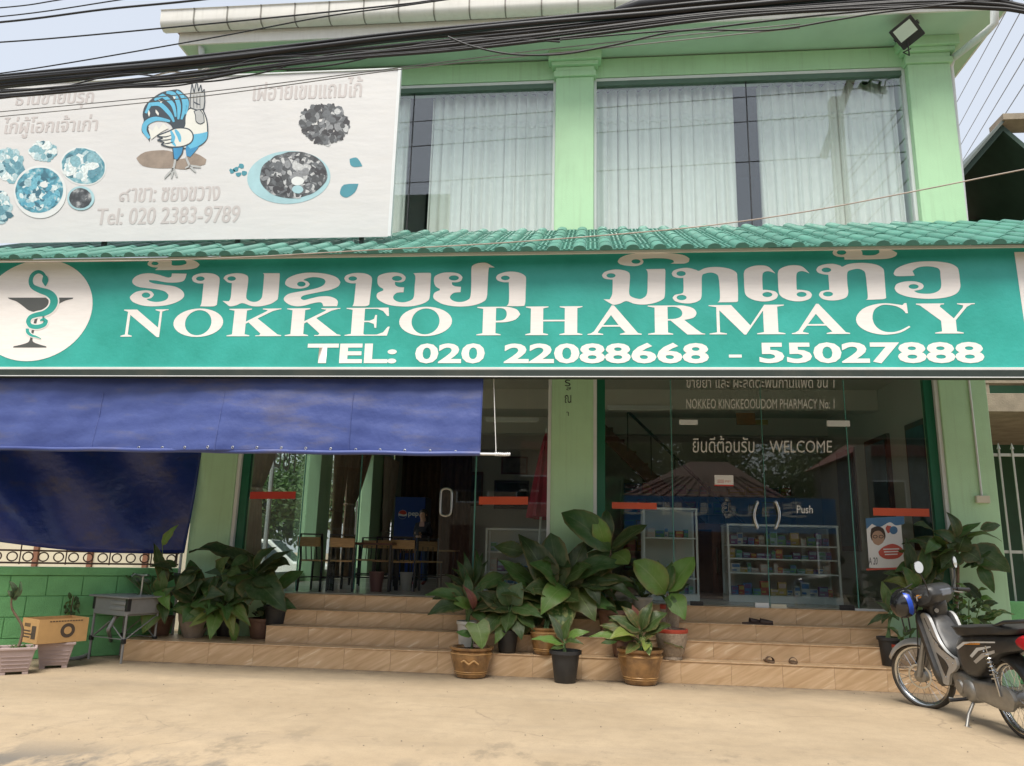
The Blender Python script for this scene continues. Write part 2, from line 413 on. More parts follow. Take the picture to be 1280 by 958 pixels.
# ================================================================== SETTING
def ground_mat():
    m, nt, b = node_mat('dusty_concrete'); N = nt.nodes; L = nt.links
    tc = N.new('ShaderNodeTexCoord')
    def noise(s, d=6, r=.6, st=(1, 1, 1)):
        mp = N.new('ShaderNodeMapping'); mp.inputs['Scale'].default_value = st
        L.new(tc.outputs['Object'], mp.inputs['Vector'])
        n = N.new('ShaderNodeTexNoise'); n.inputs['Scale'].default_value = s; n.inputs['Detail'].default_value = d; n.inputs['Roughness'].default_value = r
        L.new(mp.outputs[0], n.inputs['Vector']); return n.outputs['Fac']
    def rng(x, a, c, lo=0, hi=1):
        r = N.new('ShaderNodeMapRange'); r.inputs['From Min'].default_value = a; r.inputs['From Max'].default_value = c
        r.inputs['To Min'].default_value = lo; r.inputs['To Max'].default_value = hi; L.new(x, r.inputs['Value']); return r.outputs[0]
    def mix(f, a, c):
        x = N.new('ShaderNodeMix'); x.data_type = 'RGBA'; L.new(f, x.inputs['Factor'])
        if isinstance(a, tuple): x.inputs['A'].default_value = col4(a)
        else: L.new(a, x.inputs['A'])
        x.inputs['B'].default_value = col4(c); return x.outputs['Result']
    c = mix(rng(noise(.7), .3, .7), (.335, .255, .163), (.445, .345, .228))
    c = mix(rng(noise(6, 8, .7), .45, .8, 0, .45), c, (.235, .185, .125))
    c = mix(rng(noise(60, 3, .6), .5, .8, 0, .35), c, (.20, .16, .115))
    # grey worn patches along the kerb side (tyre-worn concrete), their own shape
    sep = N.new('ShaderNodeSeparateXYZ'); L.new(tc.outputs['Object'], sep.inputs[0])
    a = rng(sep.outputs[1], 6.1, 5.5); 
    w = rng(noise(1.6, 7, .65, (1, .45, 1)), .47, .55)
    mu = N.new('ShaderNodeMath'); mu.operation = 'MULTIPLY'; L.new(a, mu.inputs[0]); L.new(w, mu.inputs[1])
    c = mix(mu.outputs[0], c, (.155, .135, .11))
    a2 = rng(sep.outputs[1], 7.2, 6.4); w2 = rng(noise(2.2, 8, .7, (1, .7, 1)), .54, .62, 0, .8)
    m2 = N.new('ShaderNodeMath'); m2.operation = 'MULTIPLY'; L.new(a2, m2.inputs[0]); L.new(w2, m2.inputs[1])
    c = mix(m2.outputs[0], c, (.235, .185, .125))
    L.new(c, b.inputs['Base Color']); b.inputs['Roughness'].default_value = .85
    # fine cracks and tyre-dark lanes
    vo = N.new('ShaderNodeTexVoronoi'); vo.feature = 'DISTANCE_TO_EDGE'; vo.inputs['Scale'].default_value = .55
    wv = N.new('ShaderNodeVectorMath'); wv.operation = 'MULTIPLY_ADD'; wv.inputs[1].default_value = (.5, .5, 0)
    nzc = N.new('ShaderNodeTexNoise'); nzc.inputs['Scale'].default_value = 2.5; nzc.inputs['Detail'].default_value = 6; L.new(tc.outputs['Object'], nzc.inputs['Vector'])
    L.new(nzc.outputs['Color'], wv.inputs[0]); L.new(tc.outputs['Object'], wv.inputs[2]); L.new(wv.outputs[0], vo.inputs['Vector'])
    cr = rng(vo.outputs['Distance'], .006, .0, 0, .55); ck = rng(noise(.5, 3), .5, .6)
    mc = N.new('ShaderNodeMath'); mc.operation = 'MULTIPLY'; L.new(cr, mc.inputs[0]); L.new(ck, mc.inputs[1])
    c = mix(mc.outputs[0], c, (.13, .10, .075))
    c = mix(rng(noise(.9, 8, .75, (.25, 1.6, 1)), .52, .72, 0, .4), c, (.20, .165, .125))
    d9 = rng(sep.outputs[1], 9.55, 10.08); w9 = rng(noise(5, 7, .7), .38, .62, 0, .75); m9 = N.new('ShaderNodeMath'); m9.operation = 'MULTIPLY'; L.new(d9, m9.inputs[0]); L.new(w9, m9.inputs[1])
    c = mix(m9.outputs[0], c, (.17, .135, .10))
    c = mix(rng(noise(160, 2, .5), .62, .75, 0, .3), c, (.13, .105, .08))
    L.new(c, b.inputs['Base Color'])
    bp = N.new('ShaderNodeBump'); bp.inputs['Strength'].default_value = .35; bp.inputs['Distance'].default_value = .01
    L.new(noise(45, 6, .65), bp.inputs['Height']); L.new(bp.outputs[0], b.inputs['Normal'])
    return m
g = B().grid(2, 2, lambda a, c: V((-250 + 500 * a, -250 + 500 * c, 0)))
tag(g.build('ground', ground_mat()), kind='structure')
ASPH = mat('asphalt', (.055, .052, .05), .9, .2, 3, bump=.4, bscale=120, dirt=.5, dirtc=(.25, .19, .12))
tag(B().grid(2, 2, lambda a, c: V((-200 + 400 * a, -9.5 + 6.5 * c, .005))).build('road', ASPH), kind='structure')

gr = B(); rg_ = random.Random(77)
for i in range(420):
    x, y = rg_.uniform(-9, 7), rg_.uniform(4.5, 10.08) if rg_.random() < .7 else 10.08 - abs(rg_.gauss(0, .12)); s_ = rg_.uniform(.003, .008)
    gr.ball((x, y, s_ * .4), (s_, s_ * rg_.uniform(.6, 1), s_ * .6), 5)
tag(gr.build('grit', mat('grit_stone', (.20, .17, .13), .9, .4, 3), smooth=80), 'scattered grit and crumbs of stone on the forecourt', 'grit', kind='stuff')
# ---- entrance steps, clad in streaky tan tiles
def tile_mat():
    m, nt, b = node_mat('streaked_tan_tile'); N = nt.nodes; L = nt.links
    tc = N.new('ShaderNodeTexCoord'); oi = N.new('ShaderNodeObjectInfo')
    ad = N.new('ShaderNodeVectorMath'); ad.operation = 'MULTIPLY_ADD'
    cb = N.new('ShaderNodeCombineXYZ'); L.new(oi.outputs['Random'], cb.inputs[0]); L.new(oi.outputs['Random'], cb.inputs[2])
    ad.inputs[1].default_value = (37, 11, 23); L.new(cb.outputs[0], ad.inputs[0]); L.new(tc.outputs['Object'], ad.inputs[2])
    mp = N.new('ShaderNodeMapping'); mp.inputs['Rotation'].default_value = (0, R_(28), 0)
    L.new(ad.outputs[0], mp.inputs['Vector'])
    m2 = N.new('ShaderNodeMapping'); m2.inputs['Scale'].default_value = (1.6, 6, 13); L.new(mp.outputs[0], m2.inputs['Vector'])
    n1 = N.new('ShaderNodeTexNoise'); n1.inputs['Scale'].default_value = 1.5; n1.inputs['Detail'].default_value = 6; n1.inputs['Distortion'].default_value = .6
    L.new(m2.outputs[0], n1.inputs['Vector'])
    cr = N.new('ShaderNodeValToRGB'); e = cr.color_ramp.elements
    e[0].position = .25; e[0].color = (.46, .29, .155, 1); e[1].position = .75; e[1].color = (.80, .66, .46, 1)
    for p, c in ((.42, (.54, .36, .20, 1)), (.55, (.60, .41, .24, 1)), (.64, (.65, .46, .28, 1))):
        q = e.new(p); q.color = c
    L.new(n1.outputs['Fac'], cr.inputs[0]); L.new(cr.outputs[0], b.inputs['Base Color'])
    b.inputs['Roughness'].default_value = .38
    return m
TILE = tile_mat()
GROUT = mat('grey_grout', (.45, .31, .18), .9)
SY = [10.10, 10.37, 10.64, 10.93]; SZ = [.267, .478, .673, .87]
SX = [(-6.15, 4.75), (-4.3, 3.9), (-4.3, 3.9), (-4.3, 3.9)]
steps = B()
steps.box(SX[0][0], SX[0][1], SY[0] + .012, 11.4, 0, SZ[0] - .012)
for k in (1, 2, 3): steps.box(SX[k][0], SX[k][1], SY[k] + .012, 11.35 + .01 * k, SZ[k - 1] - .011, SZ[k] - .012)
st = tag(steps.build('entrance_steps', GROUT), kind='structure')
for k in range(4):
    x0, x1 = SX[k]; zb = 0 if k == 0 else SZ[k - 1]; h = SZ[k] - zb; n = round((x1 - x0) / .6); w = (x1 - x0) / n
    dpt = (11.0 if k == 0 else SY[min(k + 1, 3)] + .05) - SY[k] if k < 3 else .25
    if k == 0: dpt = .33
    rm = B().box(-w / 2 + .0013, w / 2 - .0013, 0, .014, .001, h - .013).mesh('riser', .001)
    tm = B().box(-w / 2 + .0015, w / 2 - .0015, -.012, dpt, -.013, 0).mesh('tread', .003)
    rm.materials.append(TILE); tm.materials.append(TILE)
    for i in range(n):
        xc = x0 + w * (i + .5)
        o = link('riser_tile', rm, st); o.location = (xc, SY[k], zb)
        o = link('tread_tile', tm, st); o.location = (xc, SY[k], SZ[k])
for (xa, xb) in ((-6.15, -4.3), (3.9, 4.75)):
    n = 3 if xb < 0 else 2; w = (xb - xa) / n
    tm = B().box(-w / 2 + .0015, w / 2 - .0015, 0, .55, -.013, 0).mesh('tread', .003); tm.materials.append(TILE)
    for i in range(n):
        o = link('tread_tile', tm, st); o.location = (xa + w * (i + .5), SY[0] + .332, SZ[0])

# ================================================================== PHARMACY BUILDING
ZF, ZC = .87, 4.55
bld = thing('pharmacy_building', 'two storey light green shophouse with glass shopfronts and curtained upper windows', 'building', (0, 11, 0))
def bo(name, b, m, parent=None, **k):
    o = b.build(name, m, None, **k)
    p = parent or bld
    o.parent = p
    o.matrix_parent_inverse = M.Translation((0, -11, 0)) if p is bld else M()
    return o
CX = [(-5.82, -5.2), (-.55, .05), (4.8, 5.42)]
for i, (a, c) in enumerate(CX):
    b = B().box(a, c, 10.9, 11.5, .0 if i != 1 else .8, 8.92)
    b.box(a - .035, c + .035, 10.865, 11.5, 8.92, 9.02)
    b.box(a - .01, c + .01, 10.885, 11.5, 9.02, 9.10)
    b.box(a - .07, c + .07, 10.83, 11.5, 9.10, 9.17)
    b.box(a - .12, c + .12, 10.78, 11.5, 9.17, 9.33)
    bo('column', b, GREEN, bevel=.012)
# plinth beside the steps
bo('plinth', B().box(-5.2, -4.3, 10.95, 11.4, .25, .868), GREEN, bevel=.006)
bo('plinth', B().box(3.9, 4.8, 10.95, 11.4, .25, .868), GREEN, bevel=.006)
# beams and walls
for (a, c) in ((CX[0][1], CX[1][0]), (CX[1][1], CX[2][0])):
    bo('lintel_beam', B().box(a + .001, c - .001, 11.0, 11.4, 8.96, 9.30), GREEN, bevel=.01)
    bo('spandrel_wall', B().box(a + .001, c - .001, 11.12, 11.4, 4.5, 6.05), GREEN)
bo('side_wall', B().box(5.2, 5.4, 11.5, 22, 0, 9.30), GREEN)
bo('side_wall', B().box(-5.8, -5.6, 11.5, 22, 4.5, 9.30), GREEN)
bo('back_wall', B().box(-5.6, 5.2, 21.7, 21.9, 0, 9.28), INT_WALL)
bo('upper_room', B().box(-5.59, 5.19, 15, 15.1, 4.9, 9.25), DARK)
bo('floor_slab', B().box(-5.6, 5.2, 11.36, 21.69, .3, ZF - .002), INT_FLOOR)
bo('upper_floor', B().box(-5.59, 5.19, 11.41, 21.68, ZC, 5.0), INT_CEIL)
for y in (14.2, 17.2, 20.0):
    bo('ceiling_beam', B().box(-5.58, 5.18, y, y + .3, ZC - .38, ZC - .001), INT_CEIL)
bo('partition_wall', B().box(-.42, -.12, 15.5, 21.68, ZF, ZC - .39), INT_WALL)
bo('pharmacy_back_wall', B().box(-.11, 5.19, 18.0, 18.15, ZF, ZC - .001), INT_WALL)
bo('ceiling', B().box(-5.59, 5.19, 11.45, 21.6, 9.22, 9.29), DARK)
bo('side_lining', B().box(5.185, 5.198, 11.5, 17.99, ZF, ZC - .002), INT_WALL)
# overhanging roof: soffit, fascia, gutter, hip roof
SOF = mat('soffit_paint', (.46, .62, .47), .7, .06, 1.5, dirt=.2, dirtc=(.3, .4, .3))
EX0, EX1, EY = -6.55, 5.95, 10.25
bo('soffit', B().box(EX0, EX1, EY + .03, 22.4, 9.33, 9.37), SOF)
fz = 9.345
b = B().box(EX0, EX1, EY, EY + .03, fz - .02, fz + .19)
b.box(EX1, EX1 + .03, EY, 22.4, fz - .02, fz + .19).box(EX0 - .03, EX0, EY, 22.4, fz - .02, fz + .19)
bo('fascia_board', b, FASCIA)
prof = [(0, .06), (-.02, .01), (-.09, -.015), (-.17, .01), (-.205, .06), (-.215, .10), (-.222, .27), (-.24, .28)]
def gut(x0, x1, y, z, sgn=1):
    b = B()
    pr = [(a, h) for a, h in prof] + [(a + .012, h + .01) for a, h in reversed(prof)]
    b.prism(pr, x0, x1, lambda a, h, d: V((d, y + a, z + h)))
    return b
gt = bo('gutter', gut(EX0 - .25, EX1 + .25, EY - .002, fz + .17), FASCIA, smooth=50)
for i in range(23):
    x = EX0 + .3 + i * .55
    j = gut(x, x + .02, EY - .004, fz + .168); 
    o = j.build('gutter_strap', mat('strap', (.25, .24, .21), .6) if i == 0 else bpy.data.materials['strap'], gt)
    o.scale = (1, 1, 1)
    for v in o.data.vertices:
        v.co.y = EY + (v.co.y - EY) * 1.02 - .004; v.co.z -= .004
b = B(); r0, r1, zt = EX0 - .2, EX1 + .2, fz + .36
pts = [V((r0, EY - .2, zt)), V((r1, EY - .2, zt)), V((r1, 22.6, zt)), V((r0, 22.6, zt)), V((r0 + 6, 16.4, zt + 2.0)), V((r1 - 6, 16.4, zt + 2.0))]
vs = [b.bm.verts.new(p) for p in pts]
for q in ((0, 1, 5, 4), (1, 2, 5), (2, 3, 4, 5), (3, 0, 4), (3, 2, 1, 0)): b._f([vs[i] for i in q])
ROOFRED = mat('weathered_red_tile', (.20, .055, .04), .7, .25, 3, dirt=.5, dirtc=(.07, .05, .04), bump=.3, bscale=20)
bo('roof', b, ROOFRED)
# eave downpipe on the right corner
b = B()
pp = [PY(1243, 2, 10.1), PY(1243, 30, 10.15), PY(1233, 40, 10.25), PY(1190, 74, 11.0), PY(1187, 84, 11.25), PY(1192, 140, 11.3), V((5.50, 11.3, 0.3))]
bo('downpipe', B().tube(pp, .055, 10), ALU, smooth=60)
bo('downpipe', B().tube([PY(251, 50, 10.3), PY(252, 66, 10.35), PY(253, 80, 10.9), V((-5.95, 11.2, 5.5))], .05, 10), ALU, smooth=60)

# ---- upper windows
for (a, c) in ((CX[0][1], CX[1][0]), (CX[1][1], CX[2][0])):
    y = 11.06; z0, z1 = 6.05, 8.95
    f = B().box(a, c, y - .05, y + .05, z1 - .05, z1).box(a, c, y - .05, y + .05, z0, z0 + .05)
    f.box(a, a + .045, y - .05, y + .05, z0 + .05, z1 - .05).box(c - .045, c, y - .05, y + .05, z0 + .05, z1 - .05)
    m_ = (a + c) / 2
    fr = bo('window_frame', f, ALU, bevel=.004)
    bo('mullion', B().box(m_ - .006, m_ + .006, y - .02, y + .02, z0 + .05, z1 - .13), INK, fr)
    bo('head_strip', B().box(a + .046, c - .046, y - .045, y + .045, z1 - .13, z1 - .051), mat('head_strip_grey', (.09, .15, .115), .5) if m_ < 0 else bpy.data.materials['head_strip_grey'], fr)
    for (p, q) in ((a + .045, m_ - .006), (m_ + .006, c - .045)):
        bo('pane', B().box(p, q, y - .004, y + .004, z0 + .05, z1 - .13), PANE_UP, fr)
CURT = mat('white_sheer_curtain', (.84, .84, .80), .85, .04, 8, spec=.2)
def curtain(label, x0, x1, y, z0, z1, seed):
    rnd = random.Random(seed); ph = [rnd.uniform(0, 6) for _ in range(4)]
    w = x1 - x0; nf = w / .17
    def f(a, h):
        z = z0 + (z1 - z0) * h
        s = .045 * math.sin(2 * math.pi * nf * a + ph[0] + 1.1 * math.sin(3 * a * 6 + ph[1])) + .02 * math.sin(2 * math.pi * nf * 2.3 * a + ph[2] + h * 1.2)
        x = x0 + w * a + .02 * math.sin(2 * math.pi * nf * a + ph[3])
        zz = z + (.035 * abs(math.sin(math.pi * nf * a)) if h > .97 else 0)
        return V((x, y + s * (1 - .25 * h), zz))
    n = int(w * 75)
    o = B().grid(n, 10, f).build('curtain', CURT, smooth=80)
    md = o.modifiers.new('s', 'SOLIDIFY'); md.thickness = .004
    # a stitched valance line
    v = B().grid(n, 4, lambda a, h: f(a, .80 + .035 * h + .012 * math.sin(2 * math.pi * nf * a)) + V((0, -.009, 0)))
    vo = v.build('valance_trim', CURT, o, smooth=80); md = vo.modifiers.new('s', 'SOLIDIFY'); md.thickness = .003
    tag(o, label, 'curtain', 'sheer curtains in the upper windows')
curtain('white sheer curtain beside the central green column, in the upper left window', -2.62, -.6, 11.28, 6.02, 8.86, 1)
curtain('white sheer curtain mostly hidden behind the restaurant banner edge', -5.12, -2.98, 11.28, 6.02, 8.86, 2)
curtain('white sheer curtain in left half of the upper right window', .1, 2.24, 11.28, 6.02, 8.86, 3)
curtain('white sheer curtain in right half of the upper right window, below the floodlight', 2.62, 4.74, 11.28, 6.02, 8.86, 4)

# ---- ground floor shopfronts
YG = 11.02; ZT = 4.5
def gx(u): return PY(u, 680, YG).x
def jamb(x, s):
    bo('door_jamb', B().box(min(x, x + s * .05), max(x, x + s * .05), YG - .09, YG + .02, ZF, ZT), ALU, bevel=.004)
    if x == CX[1][0]: return
    bo('door_jamb', B().box(min(x + s * .051, x + s * .17), max(x + s * .051, x + s * .17), YG - .03, YG + .05, ZF, ZT), GREEN_X, bevel=.004)
for (x, s) in ((CX[0][1], 1), (CX[1][0], -1), (CX[1][1], 1), (CX[2][0], -1)): jamb(x, s)
bo('shopfront_head', B().box(CX[0][1], CX[1][0], YG - .06, YG + .1, ZT, ZT + .08).box(CX[1][1], CX[2][0], YG - .06, YG + .1, ZT, ZT + .08), ALU)
def panel(name, x0, x1, z0=ZF + .02, z1=ZT, y=YG):
    o = bo(name, B().box(x0 + .004, x1 - .004, y - .006, y + .006, z0, z1), PANE)
    return o
R0, R1, R2, R3, R4 = CX[1][1] + .17, gx(842), gx(959), gx(1068), CX[2][0] - .17
p_r1 = panel('glass_panel', R0, R1)
door_l = panel('glass_door', R1, R2, ZF + .03); door_r = panel('glass_door', R2, R3, ZF + .03)
p_r4 = panel('glass_panel', R3, R4)
L0, L1, L2, L3, L4 = CX[0][1] + .17, gx(374), gx(547), gx(592), CX[1][0] - .05
p_l1 = panel('glass_panel', L0, L1)
door_2 = panel('glass_door', L2, L3, ZF + .03); p_l4 = panel('glass_panel', L3, L4)
# the opened leaf swings inwards
ang = R_(62); o = bo('glass_door', B().box(0, 1.15, -.006, .006, ZF + .03, 3.6, M.Translation((L1, YG, 0)) @ M.Rotation(ang, 4, 'Z')), PANE); door_open = o
EDGE = mat('green_glass_edge', (.10, .28, .24), .2, .05)
def edge(x, par, y=YG, z0=ZF + .03, z1=ZT - .01, w=.012):
    bo('glass_edge', B().box(x - w / 2, x + w / 2, y - .0085, y + .0085, z0, z1), EDGE, par)
edge(R1, p_r1); edge(R2, door_l, w=.008); edge(R3, door_r); edge(L1, p_l1); edge(L3, door_2, w=.02)
e = M.Translation((L1, YG, 0)) @ M.Rotation(ang, 4, 'Z')
bo('glass_edge', B().box(1.15, 1.165, -.009, .009, ZF + .03, 3.6, e), EDGE, door_open)
bo('transom', B().box(L1, L2, YG - .02, YG + .02, 3.62, 3.70), ALU); panel('glass_panel', L1, L2, 3.71, ZT)
# handles
def handle(par, pts, y=YG, r=.016):
    loop = catmull(pts, closed=True, k=4, corner=100)
    b = B().tube([V((p[0], y - .05, p[1])) for p in loop], r, 8, close=True)
    z = [p[1] for p in pts]; xm = sum(p[0] for p in pts) / len(pts)
    bo('handle', b, STEEL, par, smooth=80)
def hrect(par, u0, u1, v0, v1):
    a, c = PY(u0, v1, YG - .05), PY(u1, v0, YG - .05); x0, x1, z0, z1 = a.x, c.x, a.z, c.z; q = .07
    handle(par, [(x0, z0 + q), (x0, z1 - q), (x0 + q * .3, z1 - q * .25), (x0 + q, z1), (x1 - q, z1), (x1 - q * .3, z1 - q * .25), (x1, z1 - q), (x1, z0 + q), (x1 - q * .3, z0 + q * .25), (x1 - q, z0), (x0 + q, z0), (x0 + q * .3, z0 + q * .25)])
hrect(door_2, 550, 565, 611, 645)
def harc(par, u, bow):
    pts = []
    for t in range(9):
        q = t / 8; p = PY(u, 660 - 32 * q, YG - .05); pts.append(V((p.x + bow * math.sin(math.pi * q), YG - .05, p.z)))
    bo('handle', B().tube(pts, .022, 8), STEEL, par, smooth=80)
    for p in (pts[0], pts[-1]): bo('handle_mount', B().tube([p, p + V((0, .045, 0))], .02, 8), STEEL, par)
harc(door_l, 947, -.045); harc(door_r, 970, .045)
b = B().tube([e @ V((1.06, -.05, 1.75 + .5 * math.sin(t / 8 * math.pi - math.pi / 2))) for t in range(9)], .014, 8)
bo('handle', b, STEEL, door_open, smooth=80)
# patch fittings
def patch(par, u0, u1, v0, v1, m):
    a, c = PY(u0, v1, YG - .012), PY(u1, v0, YG - .012)
    bo('patch_fitting', B().box(a.x, c.x, YG - .02, YG + .02, a.z, c.z), m, par, bevel=.003)
CREAM = mat('cream_metal', (.62, .58, .45), .4, .05)
patch(door_l, 944, 961, 754, 761, ALU); patch(door_r, 964, 983, 756, 763, CREAM)
patch(door_r, 1050, 1068, 757, 763, BLACK); patch(p_r4, 1069, 1108, 762, 766, ALU); patch(door_l, 863, 879, 752, 757, BLACK)
patch(door_l, 849, 872, 525, 531, ALU); patch(door_r, 1034, 1062, 526, 533, ALU)
# lettering and stickers on the glass
GLET = mat('white_glass_lettering', (.66, .66, .64), .6, .05)
def on_glass(y=YG - .0085): return lambda u, v: PY(u, v, y)
def gl(name, par, s, u0, u1, vtop, vbot, **k):
    fn = on_glass()
    return_ = text_fit(name, s, GLET, None, lambda a, c: fn(a, c), u0, u1, vbot, vtop, **k)
    if return_: return_.parent = par; return_.matrix_parent_inverse = M()
gl('lettering', door_l, 'ขายยา และ ผะลิดตะพันกานแพด ขน 1', 858, 1043, 471, 485)
gl('lettering', door_l, 'NOKKEO KINGKEOOUDOM PHARMACY No: 1', 858, 1043, 499, 511)
gl('lettering', door_l, 'ยินดีต้อนรับ', 866, 943, 545, 566)
gl('lettering', door_r, 'WELCOME', 962, 1040, 551, 566)
gl('lettering', door_r, 'Push', 996, 1016, 632, 642, offset=.01)
gl('lettering', door_l, 'ยู้', 902, 914, 622, 648, outline=.02)
def sticker(name, label, cat, u0, u1, v0, v1, m, tilt=0.0, y=YG - .009, th=.003):
    a, c = PY(u0, v0, y), PY(u1, v1, y)
    b = B(); b.prism([(a.x, a.z), (c.x, a.z + tilt), (c.x, c.z + tilt), (a.x, c.z)], 0, th, lambda x, z, d: V((x, y - d, z)))
    return tag(b.build(name, m), label, cat)
ORANGE = mat('orange_red_sticker', (.62, .09, .03), .45, .05)
sticker('warning_strip', 'plain red strip stuck on the restaurant left glass panel, near the curtain', 'sticker', 313, 369, 615, 625, RED, .015)
sticker('warning_strip', 'plain orange red strip on the glass below the wall television', 'sticker', 599, 660, 621, 632, ORANGE, .01)
sticker('warning_strip', 'plain orange red strip on the pharmacy glass beside the central column', 'sticker', 765, 821, 628, 637, ORANGE)
sticker('warning_strip', 'plain orange red strip on the pharmacy glass above the white poster', 'sticker', 1091, 1162, 635, 646, ORANGE, .0)
n_ = sticker('door_notice', 'small white notice with red border stuck on the pharmacy glass door', 'notice', 893, 917, 594, 608, PAPER)
text_fit('lettering', 'ຢາ ยายา', RED, n_, lambda a, c: PY(a, c, YG - .0125), 897, 913, 604, 600)
_a, _c = PY(893, 606, YG - .0125), PY(917, 608, YG - .0125)
link('border', B().box(_a.x, _c.x, YG - .0135, YG - .0125, _c.z, _a.z).mesh(), n_, RED)
# poster on the glass
po = sticker('shop_poster', 'white and blue poster with a bespectacled face and red speech bubble', 'poster', 1082, 1131, 648, 711, PAPER, -.01, YG - .012)
def pon(name, poly, m, d): 
    o = flat(name, [catmull(poly, True, 4)], m, po, lambda a, c: PY(a, c, YG - .016 - d)); return o
BLUEP = mat('poster_blue', (.06, .16, .30), .6, .1); SKINP = mat('poster_skin', (.42, .26, .17), .6, .05); HAIRP = mat('poster_hair', (.05, .03, .02), .6); REDP = mat('poster_red', (.50, .09, .06), .6)
pon('blue_header', [(1082, 648), (1130, 645.5), (1130.5, 655), (1120, 657), (1112, 653), (1100, 659), (1090, 655), (1083, 662)], BLUEP, 0)
pon('hair', [(1088, 670), (1089, 661), (1096, 658), (1104, 661), (1107, 670), (1105, 676), (1090, 676)], HAIRP, .001)
pon('face', [(1090, 671), (1093, 665), (1100, 664), (1105, 670), (1104, 678), (1098, 682), (1092, 679)], SKINP, .002)
for c0 in (1094, 1101.5): pon('spectacles', [(c0 + 3 * math.cos(t), 671 + 2.2 * math.sin(t)) for t in [i * .785 for i in range(8)]], INK, .003); pon('lens', [(c0 + 2.1 * math.cos(t), 671 + 1.4 * math.sin(t)) for t in [i * .785 for i in range(8)]], SKINP, .004)
pon('speech_bubble', [(1098, 690), (1104, 684), (1116, 680), (1127, 685), (1129, 692), (1122, 698), (1108, 699), (1100, 695)], REDP, .003)
pon('badge', [(1117 + 5 * math.cos(t), 663 + 5 * math.sin(t)) for t in [i * .523 for i in range(12)]], BLUEP, .003)
pon('balloon', [(1109, 657), (1114, 658), (1114, 664), (1110, 667), (1107, 661)], REDP, .002)
pon('red_base', [(1083, 711), (1131, 709), (1131, 711.5), (1083, 713.3)], REDP, .001)
text_fit('lettering', 'A 20', INK, po, lambda a, c: PY(a, c, YG - .018), 1086, 1097, 706, 697)
for k in range(3): pon('bubble_line', [(1104 + k, 686.2 + k * 3.3), (1124 - k, 685.6 + k * 3.3), (1124 - k, 686.9 + k * 3.3), (1104 + k, 687.5 + k * 3.3)], PAPER, .0045)
# conduit and switch box on the right column
q0, q1 = PY(1210, 470, 10.89), PY(1227, 621, 10.89)
bo('conduit', B().tube([V((q0.x, 10.885, 4.5)), V((q1.x, 10.885, q1.z))], .014, 6), ALU)
a_, c_ = PY(1220, 629, 10.88), PY(1236, 620, 10.88)
bo('switch_box', B().box(a_.x, c_.x, 10.85, 10.9, a_.z, c_.z), CREAM, bevel=.006)
# lettering down the central column
text_fit('column_lettering', 'ร', INK, bld, lambda a, c: PY(a, c, 10.896) - V((0, 11, 0)), 706, 713, 483, 475)
text_fit('column_lettering', 'ส', INK, bld, lambda a, c: PY(a, c, 10.896) - V((0, 11, 0)), 708, 714, 488, 484)
text_fit('column_lettering', 'ณ', INK, bld, lambda a, c: PY(a, c, 10.896) - V((0, 11, 0)), 706, 714, 504, 494)
text_fit('column_lettering', 'า', INK, bld, lambda a, c: PY(a, c, 10.896) - V((0, 11, 0)), 708, 711, 520, 515)
# sliding rail and hinge posts inside the restaurant's left wall: windows, green columns, sills
def lw(u): return PX(u, 640, -5.6).y
ys = [11.5, 15.35, 16.0, 19.2, 20.0, 21.69]
for (a, c) in ((15.2, 15.9), (19.0, 19.9)):
    bo('side_column', B().box(-5.8, -5.45, a, c, 0, 4.5), GREEN, bevel=.008)
bo('side_sill_wall', B().box(-5.75, -5.62, 11.5, 15.2, .0, 1.02).box(-5.75, -5.62, 15.9, 19.0, .0, 1.02).box(-5.75, -5.62, 19.9, 21.69, 0, 4.5), GREEN)
bo('side_head_wall', B().box(-5.75, -5.62, 11.5, 15.2, 3.9, 4.5).box(-5.75, -5.62, 15.9, 19.0, 3.9, 4.5), GREEN)
for (a, c) in ((11.5, 15.2), (15.9, 19.0)):
    s = bo('side_window', B().box(-5.72, -5.66, a, c, 1.02, 1.06).box(-5.72, -5.66, a, c, 3.86, 3.9).box(-5.72, -5.66, (a + c) / 2 - .03, (a + c) / 2 + .03, 1.06, 3.86), ALU)
    bo('pane', B().box(-5.693, -5.687, a, (a + c) / 2 - .03, 1.06, 3.86), PANE, s); bo('pane', B().box(-5.693, -5.687, (a + c) / 2 + .03, c, 1.06, 3.86), PANE, s)
    tm = text_fit('window_lettering', 'ขายยา', ALU, s, lambda p, q: V((-5.60, p, q)), a + 1.0, a + 2.7, 2.9, 3.3, offset=.01)

# ================================================================== AWNING ROOF, SHOP SIGN, TARPAULINS, BANNER
YS = 8.5
SIGN_T, SIGN_B = 4.975, 3.545
TILEG = mat('green_roof_tile', (.06, .20, .155), .5, .18, 5, bump=.2, bscale=40, dirt=.35, dirtc=(.13, .24, .20), rand=.12)
aw = thing('awning_roof', 'sloping green tiled awning roof above the pharmacy sign', 'awning', (0, 8.4, 5.0))
def ao(name, b, m, **k):
    o = b.build(name, m, aw, **k); o.matrix_parent_inverse = M.Translation((0, -8.4, -5.0)); return o
sl = R_(28.0); TW, TL = .302, .50
def tile_profile():
    pr = []
    for i in range(9):
        a = math.pi * i / 8
        pr.append((.075 - .075 * math.cos(a), .048 * math.sin(a)))
    for x in (.185, .19, .21, .215, .24, .245, .265, .27): pr.append((x, .010 if int(x * 1000) in (190, 210, 245, 265) else 0))
    pr.append((TW + .004, 0)); return pr
